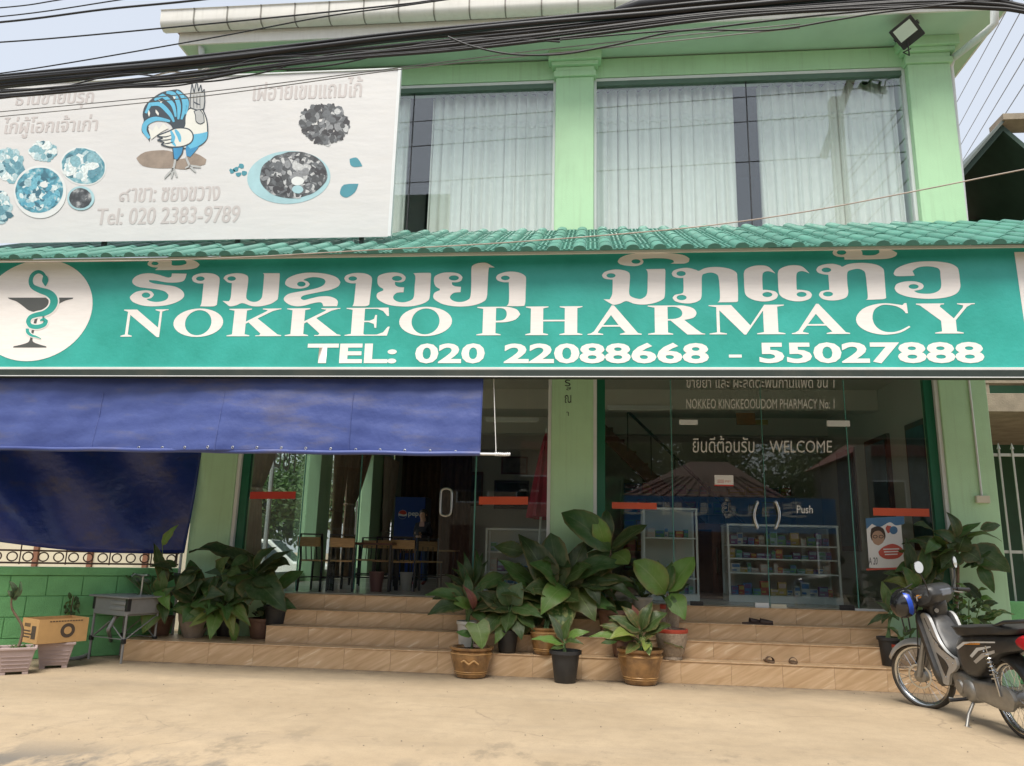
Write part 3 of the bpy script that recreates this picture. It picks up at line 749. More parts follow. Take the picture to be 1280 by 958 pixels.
def tile_mesh():
    b = B(); pr = tile_profile()
    full = pr + [(TW + .004, -.014), (0, -.014)]
    b.prism(full, 0, TL + .05, lambda x, h, d: V((x, d * math.cos(sl), d * math.sin(sl))) + V((0, -math.sin(sl), math.cos(sl))) * (h + .005 * (1 - d / TL)))
    # little steps pressed across the pan
    for k in range(4):
        d = .07 + .115 * k
        b.prism([(.158, 0), (.295, 0), (.295, .007), (.158, .007)], d, d + .02, lambda x, h, dd: V((x, dd * math.cos(sl), dd * math.sin(sl))) + V((0, -math.sin(sl), math.cos(sl))) * (h + .004))
    return b.mesh('roof_tile', smooth=35)
tmsh = tile_mesh(); tmsh.materials.append(TILEG)
random.seed(3)
for i in range(49):
    for k in range(6):
        o = link('roof_tile', tmsh, aw)
        d = k * (TL - .012)
        o.location = (-8.35 + i * TW, d * math.cos(sl) - .14 + random.uniform(-.006, .006), d * math.sin(sl) - .10 + .001 * k + random.uniform(-.002, .002))
        o.rotation_euler = (random.uniform(-.006, .006), 0, random.uniform(-.006, .006))
AWM = mat('grey_green_steel', (.022, .034, .027), .5, .15, 4, dirt=.3)
for x in (-8.2, -5.5, -2.9, -.25, 2.4, 5.1):
    ao('rafter', B().bar((x, 8.62, 4.93), (x, 11.1, 6.26), .06, .10), AWM)
for y, z in ((9.2, 5.23), (10.0, 5.67), (10.8, 6.10)):
    ao('purlin', B().box(-8.35, 6.4, y - .025, y + .025, z - .02, z + .03), AWM)
ao('front_beam', B().box(-8.35, 6.4, 8.56, 8.66, 4.86, 4.955), AWM)
ao('lower_beam', B().box(-8.35, 6.4, 8.46, 8.58, 3.455, 3.541), AWM, bevel=.004)
ao('lower_lip', B().box(-8.35, 6.4, 8.45, 8.459, 3.455, 3.465), ALU)
for x in (-8.2, 6.3): ao('awning_post', B().box(x - .05, x + .05, 8.59, 8.69, 0, 4.86), AWM)

# ---- the sign
SG = mat('teal_green_sign_sheet', (.024, .34, .275), .42, .10, 1.4, bump=.12, bscale=22, dirt=.25, dirtc=(.06, .37, .335), dscale=2.2, c2=(.04, .39, .335))
SW = mat('sign_white_print', (.86, .82, .78), .45, .04, 3, dirt=.3, dirtc=(.70, .64, .57), dscale=7, stretch=(1, 1, 7))
sign = thing('pharmacy_sign', 'long teal green pharmacy sign with white lettering and snake cup emblem', 'sign', (0, YS, SIGN_B))
def so(name, b, m, par=None, **k):
    o = b.build(name, m, par or sign, **k)
    if par is None: o.matrix_parent_inverse = M.Translation((0, -YS, -SIGN_B))
    return o
so('sign_panel', B().box(-8.33, 6.38, YS, YS + .05, SIGN_B + .031, SIGN_T - .031), SG)
so('sign_frame', B().box(-8.36, 6.41, YS - .025, YS + .045, SIGN_B, SIGN_B + .03), WHITE, bevel=.003)
so('sign_frame', B().box(-8.36, 6.41, YS - .025, YS + .045, SIGN_T - .03, SIGN_T), WHITE, bevel=.003)
Z0 = V((0, YS, SIGN_B))
def sp(u, v, d=.003): return PY(u, v, YS - d) - Z0
def sflat(name, loops, m, d=.003): return flat(name, loops, m, sign, lambda a, c: sp(a, c, d))
def zz(pts, ox, oy, s=6.4, dx=0, dy=0): return [((x + dx) / s + ox, (y + dy) / s + oy) for x, y in pts]
def ell(cx, cy, rx, ry, n=20): return [(cx + rx * math.cos(2 * math.pi * i / n), cy + ry * math.sin(2 * math.pi * i / n)) for i in range(n)]
def glyph(pts, holes, ox, oy, dx=0, dy=0):
    lp = [catmull(zz(pts, ox, oy, 6.4, dx, dy), True, 4, 58)]
    for (x, y, a, c) in holes: lp.append(zz(ell(x, y, a, c), ox, oy, 6.4, dx, dy))
    sflat('lao_letter', lp, SW)
AA = [(575, 245), (590, 222), (640, 205), (700, 202), (755, 210), (790, 232), (797, 262), (790, 330), (775, 455), (745, 468), (640, 468), (652, 440), (662, 350), (668, 285), (625, 284), (588, 270)]
glyph([(533, 207), (415, 205), (412, 228), (385, 238), (310, 216), (240, 203), (170, 210), (120, 233), (98, 265), (110, 293), (150, 313), (220, 323), (300, 333), (360, 350), (388, 378), (378, 408), (340, 427), (285, 433), (235, 424), (212, 410), (250, 402), (272, 375), (250, 348), (200, 340), (130, 352), (85, 385), (82, 408), (110, 437), (180, 461), (260, 468), (360, 461), (440, 440), (495, 410), (514, 378), (495, 340), (440, 310), (350, 296), (275, 286), (235, 272), (232, 258), (290, 262), (370, 276), (440, 278), (495, 270), (520, 250)], [(208, 379, 34, 21)], 150, 310)
glyph([(220, 130), (235, 105), (280, 90), (340, 85), (390, 92), (415, 110), (412, 135), (430, 142), (490, 140), (530, 128), (533, 112), (515, 98), (575, 98), (615, 112), (637, 135), (615, 158), (570, 170), (500, 176), (380, 178), (280, 178), (305, 158), (260, 155), (230, 143)], [(280, 125, 28, 14)], 150, 310)
glyph(AA, [(643, 247, 34, 18)], 150, 310)
glyph([(828, 245), (845, 222), (890, 207), (950, 203), (1000, 213), (1025, 235), (1022, 300), (1010, 385), (1020, 415), (1060, 432), (1100, 428), (1130, 405), (1140, 370), (1150, 260), (1152, 215), (1143, 203), (1276, 203), (1278, 225), (1264, 400), (1245, 425), (1200, 450), (1120, 468), (1050, 465), (980, 442), (930, 460), (880, 468), (855, 452), (820, 425), (870, 428), (885, 400), (892, 330), (895, 282), (860, 275)], [(893, 246, 34, 18)], 150, 310)
glyph([(105, 280), (125, 245), (190, 215), (270, 200), (360, 200), (450, 212), (520, 238), (547, 275), (530, 308), (470, 335), (390, 352), (300, 370), (245, 385), (230, 405), (255, 418), (310, 405), (380, 390), (450, 388), (505, 405), (527, 432), (520, 467), (410, 468), (402, 445), (380, 435), (320, 445), (260, 462), (200, 468), (140, 455), (100, 425), (97, 398), (130, 370), (190, 355), (280, 340), (360, 322), (410, 300), (428, 272), (415, 250), (370, 237), (320, 235), (275, 245), (250, 258), (285, 270), (302, 290), (285, 312), (230, 326), (160, 322), (115, 302)], [(235, 290, 34, 20)], 340, 310)
glyph(AA, [(643, 247, 34, 18)], 340, 310, 3, -1)
glyph([(845, 240), (860, 220), (910, 203), (980, 197), (1040, 208), (1070, 235), (1062, 262), (1030, 276), (985, 272), (985, 295), (1010, 312), (1057, 316), (1052, 356), (1000, 360), (972, 385), (975, 412), (1010, 432), (1060, 435), (1110, 420), (1135, 390), (1142, 300), (1147, 230), (1130, 203), (1260, 200), (1272, 215), (1268, 290), (1262, 390), (1245, 425), (1190, 452), (1110, 468), (1020, 468), (930, 455), (865, 425), (838, 395), (845, 362), (890, 342), (890, 328), (860, 310), (845, 285)], [(1000, 245, 40, 20)], 340, 310)
glyph([(145, 240), (165, 218), (215, 200), (285, 197), (345, 208), (372, 235), (362, 262), (330, 275), (288, 275), (290, 295), (315, 308), (360, 312), (356, 355), (305, 360), (275, 385), (278, 410), (315, 430), (365, 433), (412, 418), (435, 390), (442, 300), (443, 170), (455, 140), (500, 122), (560, 120), (600, 140), (630, 157), (585, 157), (578, 200), (572, 330), (565, 400), (540, 430), (480, 455), (400, 468), (310, 468), (220, 452), (160, 422), (138, 395), (148, 360), (190, 340), (190, 328), (160, 310), (145, 280)], [(303, 241, 40, 20)], 520, 310)
glyph([(640, 240), (655, 215), (710, 195), (770, 190), (830, 200), (870, 222), (880, 250), (877, 350), (872, 450), (845, 466), (722, 466), (742, 440), (745, 350), (742, 275), (700, 275), (655, 262)], [(715, 241, 35, 18)], 520, 310)
glyph([(205, 175), (225, 145), (290, 118), (400, 105), (530, 104), (660, 110), (740, 125), (780, 150), (775, 175), (735, 190), (630, 190), (655, 180), (645, 162), (590, 150), (500, 147), (400, 153), (412, 172), (400, 195), (350, 210), (280, 207), (225, 195)], [(352, 173, 36, 18)], 740, 300)
glyph([(80, 285), (100, 258), (160, 240), (220, 238), (280, 252), (303, 280), (300, 360), (297, 420), (310, 452), (370, 473), (410, 465), (440, 430), (445, 330), (445, 260), (430, 235), (580, 232), (587, 250), (585, 350), (582, 450), (560, 480), (500, 505), (420, 518), (340, 512), (275, 490), (225, 510), (175, 520), (140, 505), (92, 475), (140, 477), (160, 440), (165, 380), (165, 318), (120, 315), (92, 305)], [(152, 286, 36, 18)], 740, 300)
glyph([(638, 270), (655, 245), (710, 228), (770, 225), (830, 240), (855, 248), (900, 228), (960, 218), (1040, 220), (1110, 235), (1155, 262), (1162, 300), (1168, 400), (1168, 490), (1150, 498), (1003, 500), (1022, 480), (1022, 400), (1012, 300), (990, 272), (950, 262), (905, 270), (880, 290), (878, 380), (875, 460), (850, 490), (790, 508), (720, 506), (665, 490), (645, 465), (665, 440), (720, 428), (732, 400), (730, 305), (690, 305), (650, 292)], [(713, 270, 37, 20), (717, 462, 40, 21)], 740, 300)
EE = [(128, 260), (150, 230), (210, 208), (280, 205), (330, 220), (380, 270), (330, 252), (290, 258), (275, 290), (278, 400), (330, 403), (380, 415), (400, 440), (385, 470), (330, 490), (260, 492), (190, 475), (145, 445), (132, 400), (128, 320)]
glyph(EE, [(315, 438, 40, 20)], 910, 300)
glyph(EE, [(317, 438, 40, 20)], 910, 300, 272, -1)
glyph([(706, 240), (725, 212), (780, 195), (840, 192), (895, 205), (915, 215), (960, 195), (1040, 185), (1120, 187), (1190, 200), (1240, 230), (1250, 270), (1258, 380), (1265, 465), (1240, 475), (1098, 480), (1118, 465), (1112, 380), (1100, 275), (1080, 245), (1040, 232), (990, 240), (955, 262), (955, 350), (962, 420), (945, 460), (890, 480), (820, 485), (755, 472), (727, 442), (745, 412), (810, 400), (808, 350), (802, 280), (760, 275), (720, 262)], [(787, 241, 38, 19), (800, 434, 40, 19)], 910, 300)
glyph([(837, 100), (855, 78), (910, 65), (980, 62), (1045, 70), (1072, 95), (1075, 122), (1120, 125), (1180, 120), (1212, 100), (1205, 75), (1185, 65), (1250, 68), (1310, 82), (1353, 105), (1340, 130), (1280, 150), (1180, 155), (1040, 158), (932, 158), (930, 138), (880, 135), (845, 120)], [(908, 101, 38, 19)], 910, 300)
glyph([(237, 270), (255, 235), (310, 205), (400, 180), (500, 172), (600, 175), (690, 190), (745, 220), (760, 260), (768, 330), (770, 380), (745, 425), (680, 455), (580, 470), (460, 470), (350, 455), (270, 425), (245, 390), (260, 355), (320, 335), (400, 332), (460, 348), (478, 370), (462, 395), (400, 408), (430, 425), (500, 432), (560, 425), (605, 400), (618, 360), (612, 290), (605, 240), (570, 220), (500, 212), (430, 222), (388, 250), (405, 285), (390, 288), (260, 290)], [(397, 374, 40, 19)], 1080, 300)
# serif letters: outline in a unit box
SER = {
 'N': [[(.02, 0), (.26, 0), (.26, .035), (.17, .08), (.17, .80), (.80, -.02), (.85, -.02), (.85, .92), (.93, .965), (.98, .97), (.98, 1), (.70, 1), (.70, .97), (.80, .92), (.80, .33), (.30, 1), (.02, 1), (.02, .97), (.11, .92), (.11, .08), (.02, .035)]],
 'O': [ell(.5, .5, .5, .52, 36), ell(.5, .5, .265, .46, 36)],
 'K': [[(0, 0), (.42, 0), (.42, .03), (.33, .07), (.33, .45), (.38, .50), (.62, .09), (.60, .03), (.53, .03), (.53, 0), (1, 0), (1, .03), (.93, .06), (.54, .64), (.80, .90), (.92, .965), (.96, .97), (.96, 1), (.62, 1), (.62, .97), (.71, .94), (.69, .90), (.33, .53), (.33, .93), (.42, .97), (.42, 1), (0, 1), (0, .97), (.10, .93), (.10, .07), (0, .03)]],
 'E': [[(0, 0), (.95, 0), (1, .32), (.96, .32), (.86, .12), (.72, .04), (.45, .04), (.42, .07), (.42, .485), (.52, .485), (.64, .42), (.66, .28), (.70, .28), (.70, .74), (.66, .74), (.64, .60), (.54, .535), (.42, .535), (.42, .96), (.70, .96), (.83, .88), (.93, .70), (.97, .70), (.95, 1), (0, 1), (0, .97), (.14, .93), (.14, .07), (0, .03)]],
 'P': [[(0, 0), (.56, 0), (.56, .03), (.44, .07), (.44, .45), (.68, .46), (.90, .55), (1, .73), (.92, .90), (.72, .99), (.55, 1), (0, 1), (0, .97), (.14, .93), (.14, .07), (0, .03)], [(.44, .51), (.58, .52), (.66, .60), (.69, .74), (.66, .88), (.57, .95), (.44, .95)]],
 'H': [[(0, 0), (.40, 0), (.40, .03), (.31, .07), (.31, .475), (.69, .475), (.69, .07), (.60, .03), (.60, 0), (1, 0), (1, .03), (.91, .07), (.91, .93), (1, .97), (1, 1), (.60, 1), (.60, .97), (.69, .93), (.69, .53), (.31, .53), (.31, .93), (.40, .97), (.40, 1), (0, 1), (0, .97), (.09, .93), (.09, .07), (0, .03)]],
 'A': [[(0, 0), (.29, 0), (.29, .03), (.19, .07), (.20, .12), (.27, .28), (.60, .28), (.70, .08), (.60, .03), (.60, 0), (1, 0), (1, .03), (.93, .06), (.49, 1.02), (.45, 1.02), (.12, .12), (.06, .05), (0, .03)], [(.29, .335), (.575, .335), (.435, .68)]],
 'R': [[(0, 0), (.44, 0), (.44, .03), (.35, .07), (.35, .48), (.40, .48), (.69, 0), (1, 0), (1, .03), (.93, .06), (.64, .50), (.80, .57), (.86, .73), (.80, .90), (.64, .99), (.5, 1), (0, 1), (0, .97), (.12, .93), (.12, .07), (0, .03)], [(.35, .53), (.48, .54), (.58, .61), (.61, .74), (.57, .88), (.48, .95), (.35, .95)]],
 'M': [[(0, 0), (.23, 0), (.23, .03), (.14, .07), (.14, .82), (.46, -.01), (.485, -.01), (.72, .80), (.72, .07), (.63, .03), (.63, 0), (1, 0), (1, .03), (.91, .07), (.91, .93), (1, .97), (1, 1), (.74, 1), (.545, .30), (.30, 1), (0, 1), (0, .97), (.10, .93), (.10, .07), (0, .03)]],
 'C': [[(.93, .68), (.97, .68), (.96, 1.02), (.92, 1.02), (.88, .95), (.78, .98), (.58, 1.02), (.36, .98), (.14, .83), (.01, .55), (.04, .28), (.20, .08), (.42, -.02), (.62, -.02), (.82, .05), (.99, .22), (.97, .26), (.80, .11), (.64, .05), (.48, .09), (.36, .25), (.31, .5), (.35, .78), (.46, .93), (.58, .97), (.76, .92), (.88, .80)]],
 'Y': [[(.28, 0), (.76, 0), (.76, .03), (.65, .07), (.65, .44), (.86, .88), (.94, .96), (1, .97), (1, 1), (.70, 1), (.70, .97), (.80, .93), (.79, .86), (.62, .50), (.40, .90), (.42, .96), (.48, .97), (.48, 1), (0, 1), (0, .97), (.07, .93), (.40, .42), (.40, .07), (.28, .03)]]}
def zs(u, v): return PY(u, v, YS)
zb_ = (zs(180, 421).z + zs(640, 421.5).z + zs(1180, 415).z) / 3; zt_ = (zs(180, 387).z + zs(640, 387).z + zs(1180, 376.3).z) / 3
for ch, u0, u1 in (('N', 152, 210), ('O', 217, 279), ('K', 285, 353), ('K', 357.5, 427), ('E', 432, 487.5), ('O', 499, 565), ('P', 596, 650), ('H', 657, 728), ('A', 734.5, 802), ('R', 810, 881), ('M', 886.5, 981), ('A', 989, 1061.5), ('C', 1070, 1138), ('Y', 1147, 1221)):
    xa, xb = zs(u0, 404).x, zs(u1, 404).x
    lp = []
    for q in SER[ch]:
        q2 = catmull(q, True, 3, 50) if ch in 'PRC' else q
        lp.append([(xa + (xb - xa) * p[0], zb_ + (zt_ - zb_) * p[1]) for p in q2])
    flat('serif_letter', lp, SW, sign, lambda a, c: V((a, YS - .003, c)) - Z0)
def scol(x): return lambda a, c: V((a, YS - .003, c)) - Z0
z1_, z2_ = (zs(640, 457).z + zs(1180, 452).z) / 2, (zs(640, 430.5).z + zs(1180, 426.5).z) / 2
for s_, u0, u1 in (('TEL:', 384, 496), ('020', 519, 606), ('22088668', 630, 886), ('-', 911, 927), ('55027888', 949, 1230)):
    a, c = zs(u0, 443).x, zs(u1, 443).x
    dz = (z2_ - z1_)
    y0, y1 = (z1_, z2_) if s_ != '-' else (z1_ + dz * .28, z1_ + dz * .42)
    text_fit('telephone_lettering', s_, SW, sign, scol(0), a, c, y0, y1, offset=.032)
# emblem
LG = mat('emblem_grey', (.085, .09, .085), .5, .06)
def lz(pts): return [(x / 5.99, 310 + y / 5.99) for x, y in pts]
cc = zs(44, 387.5); rx_, rz_ = zs(115.3, 387).x - cc.x, .66
flat('emblem_disc', [[(cc.x + rx_ * math.cos(t * math.pi / 32), cc.z + rz_ * math.sin(t * math.pi / 32)) for t in range(64)]], SW, sign, lambda a, c: V((a, YS - .003, c)) - Z0)
sflat('emblem_cup', [catmull(lz([(58, 373), (548, 373), (545, 382), (490, 395), (440, 420), (395, 450), (340, 472), (292, 482), (286, 515), (268, 575), (250, 640), (243, 690), (255, 708), (300, 725), (345, 737), (348, 746), (98, 746), (102, 737), (150, 727), (205, 710), (222, 690), (232, 640), (252, 560), (266, 510), (268, 482), (215, 468), (165, 430), (120, 400), (75, 385)]), True, 3, 50)], LG, .005)
def ribbon(pts, w):
    pts = catmull([(x, y) for x, y in pts], False, 5); n = len(pts); l, r = [], []
    for i, p in enumerate(pts):
        d = (pts[min(i + 1, n - 1)] - pts[max(i - 1, 0)]).normalized(); nn = V((-d.y, d.x))
        t = i / (n - 1) * (len(w) - 1); k = min(int(t), len(w) - 2); ww = w[k] + (w[k + 1] - w[k]) * (t - k)
        l.append(p + nn * ww); r.append(p - nn * ww)
    return l + list(reversed(r))
def strip(name, pts, w, m, d, f=None):
    """a ribbon as quads"""
    pts = catmull([(x, y) for x, y in pts], False, 5); n = len(pts); b = B(); prev = None
    for i, p in enumerate(pts):
        dd = (pts[min(i + 1, n - 1)] - pts[max(i - 1, 0)]).normalized(); nn = V((-dd.y, dd.x))
        t = i / (n - 1) * (len(w) - 1); k = min(int(t), len(w) - 2); ww = w[k] + (w[k + 1] - w[k]) * (t - k)
        q = [b.bm.verts.new((f or (lambda x, y: sp(x / 5.99, 310 + y / 5.99, d)))(*(p + nn * s * ww))) for s in (-1, 1)]
        if prev: b._f([prev[0], prev[1], q[1], q[0]])
        prev = q
    return b
S1 = [(338, 262), (340, 225), (318, 190), (280, 180), (243, 205), (230, 250), (245, 290), (300, 318), (360, 338), (398, 372), (403, 415), (378, 460), (330, 490), (280, 500), (230, 518), (210, 550), (228, 583), (280, 592), (330, 575), (345, 548), (325, 532), (300, 545)]
S2 = [(205, 605), (208, 632), (235, 655), (270, 665), (306, 680)]
strip('snake', S1, [22, 22, 24, 26, 28, 34, 40, 40, 34, 28, 26, 26, 24, 24, 22, 10], SW, .006).build('snake_outline', SW, sign)
strip('snake', S1, [10, 11, 13, 15, 17, 22, 28, 29, 24, 18, 16, 16, 16, 15, 12, 5], SG, .0075).build('snake', SG, sign)
strip('snake', S2, [22, 20, 16, 12, 7], SW, .006).build('snake_outline', SW, sign)
strip('snake', S2, [12, 12, 9, 6, 2], SG, .0075).build('snake', SG, sign)
sflat('snake_head', [catmull(lz([(325, 205), (350, 210), (362, 240), (352, 270), (340, 288), (325, 270), (315, 245)]), True, 4)], SG, .009)
a_ = zs(1266, 306)
flat('white_panel', [[(a_.x + .004, SIGN_T - .08), (6.37, SIGN_T - .08), (6.37, SIGN_B + .30), (a_.x + .02, SIGN_B + .30)]], SW, sign, lambda a, c: V((a, YS - .003, c)) - Z0)

# ---- tarpaulins
def tarp_mat():
    m, nt, b = node_mat('blue_tarpaulin'); N = nt.nodes; L = nt.links
    tc = N.new('ShaderNodeTexCoord'); mp = N.new('ShaderNodeMapping'); mp.inputs['Scale'].default_value = (.5, .5, 2.0); L.new(tc.outputs['Object'], mp.inputs[0])
    n1 = N.new('ShaderNodeTexNoise'); n1.inputs['Scale'].default_value = 2.2; n1.inputs['Detail'].default_value = 8; n1.inputs['Roughness'].default_value = .65; L.new(mp.outputs[0], n1.inputs[0])
    cr = N.new('ShaderNodeValToRGB'); e = cr.color_ramp.elements
    e[0].position = .35; e[0].color = (.032, .056, .22, 1); e[1].position = .80; e[1].color = (.13, .125, .18, 1)
    q = e.new(.52); q.color = (.045, .073, .25, 1)
    L.new(n1.outputs['Fac'], cr.inputs[0]); L.new(cr.outputs[0], b.inputs['Base Color'])
    b.inputs['Roughness'].default_value = .5; b.inputs['Sheen Weight'].default_value = .15
    n2 = N.new('ShaderNodeTexNoise'); n2.inputs['Scale'].default_value = 7; n2.inputs['Detail'].default_value = 6; L.new(tc.outputs['Object'], n2.inputs[0])
    bp = N.new('ShaderNodeBump'); bp.inputs['Strength'].default_value = .25; bp.inputs['Distance'].default_value = .04; L.new(n2.outputs['Fac'], bp.inputs['Height']); L.new(bp.outputs[0], b.inputs['Normal'])
    return m
TARP = tarp_mat()
TARP2 = TARP.copy(); TARP2.name = 'navy_tarpaulin'
for n_ in TARP2.node_tree.nodes:
    if n_.type == 'VALTORGB':
        for e_, c_ in zip(n_.color_ramp.elements, ((.008, .022, .15, 1), (.012, .03, .18, 1), (.06, .055, .08, 1))): e_.color = c_
    if n_.type == 'BSDF_PRINCIPLED': n_.inputs['Roughness'].default_value = .27
    if n_.type == 'MAPPING': n_.inputs['Scale'].default_value = (1.2, .5, 1.6); n_.inputs['Rotation'].default_value = (0, R_(35), 0)
xa, xb = -8.2, zs(602, 520).x
zb1 = PY(300, 566, 8.55).z
def t1(a, h):
    x = xa + (xb - xa) * a; z = 3.52 + (zb1 - 3.52) * h
    lean = -.10 * math.sin(h * 1.5)
    w = .014 * math.sin(x * 2.1 + 1.2 * h) + .014 * math.sin(x * .9 + 2.2 * h) + .012 * math.sin(x * 5.3 + 3 * h) * h + .005 * math.sin(h * 9 + x * .7 + 2.5 * math.sin(x * .6)) + .0025 * math.sin(h * 27 + 4 * math.sin(x * 1.1)) + .005 * math.sin(x * 13 + h * 5) + .004 * abs(math.sin(x * 2.9 + h * 1.3))
    return V((x, 8.60 + lean + w, z + .01 * math.sin(x * 1.3) * h))
o = B().grid(240, 44, t1).build('blue_tarpaulin', TARP, smooth=80)
o.modifiers.new('s', 'SOLIDIFY').thickness = .004
tag(o, 'blue tarpaulin rolled down below the left half of the green sign', 'tarpaulin')
for u in (117, 273, 437):
    x = PY(u, 540, 8.5).x
    b = B(); a0 = (x - xa) / (xb - xa)
    b.grid(3, 14, lambda a, h: t1(a0 + (a - .5) * .002, .25 + .745 * h) + V((0, -.006 - .006 * math.sin(a * math.pi), 0)))
    b.build('seam', TARP, o, smooth=80)
for i in range(14):
    ex = xa + (xb - xa) * (.42 + .0415 * i)
    a0 = (ex - xa) / (xb - xa); c0 = t1(a0, .955) + V((0, -.006, 0))
    B().tube([c0 + V((.013 * math.cos(k * .785), 0, .013 * math.sin(k * .785))) for k in range(8)], .004, 5, close=True).build('eyelet', STEEL, o, smooth=80)
pend = PY(603, 566, 8.5); TY = 8.60 - .10
zr = zb1 + .01
rod = B().tube([V((xa, TY - .004, zr)), V((PY(638, 565, TY).x, TY - .004, zr))], .015, 10)
B().grid(120, 9, lambda a, k: V((xa + (xb - xa) * a, TY - .004 + .026 * math.cos(k * 6.28), zr + .026 * math.sin(k * 6.28) + .004 * math.sin(a * 40)))).build('rolled_hem', TARP, o, smooth=80)
rod.build('roller_pole', ALU, o, smooth=60)
wr = B(); x1_ = PY(637, 565, TY).x; x0_ = PY(618, 565, TY).x
wr.tube([V((x0_ + (x1_ - x0_) * i / 40, TY +   .018 * math.cos(i * 1.3), zr + .018 * math.sin(i * 1.3))) for i in range(41)], .006, 6)
wr.build('rope_coil', WHITE, o)
B().tube([V((x0_ + .02, TY, zr)), PY(618.5, 520, 8.55), PY(617, 470, 8.6), V((PY(617, 470, 8.6).x, 8.6, 4.8))], .0045, 6).build('pull_rope', WHITE, o)

# second tarpaulin along the side of the terrace
WA, WB = V((-7.65, 9.58, 0)), V((-5.93, 10.93, 0))
WD = (WB - WA).normalized(); WN = V((WD.y, -WD.x, 0))
def wl(t, off=0, z=0): return WA + (WB - WA) * t + WN * off + V((0, 0, z))
def pw(u, v, off=0.0):
    """where the ray through a pixel meets the terrace wall plane shifted by off"""
    r = ray(u, v); k = (WA + WN * off - CAM).dot(WN) / r.dot(WN); return CAM + r * k
te = pw(228, 694, .12); zE = te.z; tS = (te - WA).dot(WD); zA = pw(0, 679, .12).z
def t2(a, h):
    d = -1.6 + (tS + .02 + 1.6) * a
    zbot = zA + (zE - zA) * ((d - 0) / tS) + .04 * math.sin(a * 7)
    z = 3.9 + (zbot - 3.9) * h
    fold = .17 * math.sin(8.5 * (a * 1.1 + .55 * (1 - h)) * 2 - 1.2) * (.25 + .75 * (1 - a)) * min(1, h * 1.6 + .2) + .03 * math.sin(15 * (a + .5 * h))
    return WA + WD * (d + .14 * (1 - h) * a) + WN * (.16 + fold * .9 * (1 - .5 * h)) + V((0, 0, z))
o2 = B().grid(90, 40, t2).build('blue_tarpaulin', TARP2, smooth=80)
o2.modifiers.new('s', 'SOLIDIFY').thickness = .004
tag(o2, 'dark blue tarpaulin sagging in folds above the green block wall', 'tarpaulin')

# ---- restaurant banner standing on the awning
YB = 9.15
BW = mat('banner_vinyl', (.60, .595, .585), .5, .04, 1.5, bump=.14, bscale=3.5, dirt=.3, dirtc=(.56, .53, .48), dscale=3, stretch=(1, 1, 3))
ban = thing('restaurant_banner', 'white vinyl restaurant banner with rooster and food pictures on the awning', 'banner', PY(300, 285, YB))
def bp_(u, v, d=.004): return PY(u, v, YB - d) - ban.location
bx1 = PY(493, 190, YB).x; bz1 = PY(400, 91, YB).z; bz0 = 5.49
def wrk(x, z): return .012 * math.sin(x * 3 + z * 9) * math.exp(-(bx1 - x) * 1.4) + .003 * math.sin(x * 2.1 + z * 3)
b = B().grid(60, 14, lambda a, h: V((-9.2 + (bx1 + 9.2) * a, YB, bz0 + (bz1 - bz0) * h)) - ban.location)
sh = b.build('sheet', BW, ban, smooth=80)
fr = B().box(bx1 - .015, bx1 + .025, YB - .02, YB + .04, bz0, bz1 + .02).box(-9.2, bx1 - .016, YB - .016, YB + .04, bz1 + .003, bz1 + .02)
f_ = fr.build('frame', ALU, ban); f_.matrix_parent_inverse = M.Translation(-ban.location)
for x in (-8.5, -6.6, -4.7, -3.0): 
    f_ = B().box(x - .025, x + .025, YB + .045, YB + .095, 5.40, bz1).build('frame_post', AWM, ban); f_.matrix_parent_inverse = M.Translation(-ban.location)
for x in (-8.0, -6.2, -4.3):
    f_ = B().bar((x, YB + .1, 7.6), (x, 10.6, 6.35), .04).build('stay', AWM, ban); f_.matrix_parent_inverse = M.Translation(-ban.location)
FAINT = mat('faded_print', (.49, .455, .44), .6, .06)
def bt(s, u0, u1, v0, v1, slope=-.033, m=FAINT, **k):
    a, c = PY((u0 + u1) / 2, v0, YB).z, PY((u0 + u1) / 2, v1, YB).z
    vm = (v0 + v1) / 2
    text_fit('faded_lettering', s, m, ban, lambda x, z: V((x, YB - .0025, z)) - ban.location, PY(u0, vm, YB).x, PY(u1, vm, YB).x, c, a, **k)
    text_fit('faded_lettering', s, m, ban, lambda x, z: V((x, YB - .0029, z)) - ban.location, PY(u0 + 1.1, vm, YB).x, PY(u1 + 1.1, vm, YB).x, c, a, **k)
bt('ธานขายปรุก', 20, 116, 113, 136); bt('ไก่ผู้โอกเจ้าเก่า', 4, 121, 145, 172)
bt('เฝอายเขมแถมไก้', 317, 452, 98, 124); bt('าขา: ซยงขวาง', 164, 274, 234, 252)
for q_ in ([(152, 247), (154.5, 248.5), (153.5, 251), (150.5, 250.5), (149.7, 247), (151, 243.5), (155.5, 241.5), (160, 243.5), (160.5, 251.5)], [(158, 241), (163, 236.5)]): strip('s', q_, [1.1, 1.1], FAINT, 0, lambda x, y: bp_(x, y, .0035)).build('faded_lettering', FAINT, ban)
bt('Tel: 020 2383-9789', 121, 299, 259, 280)
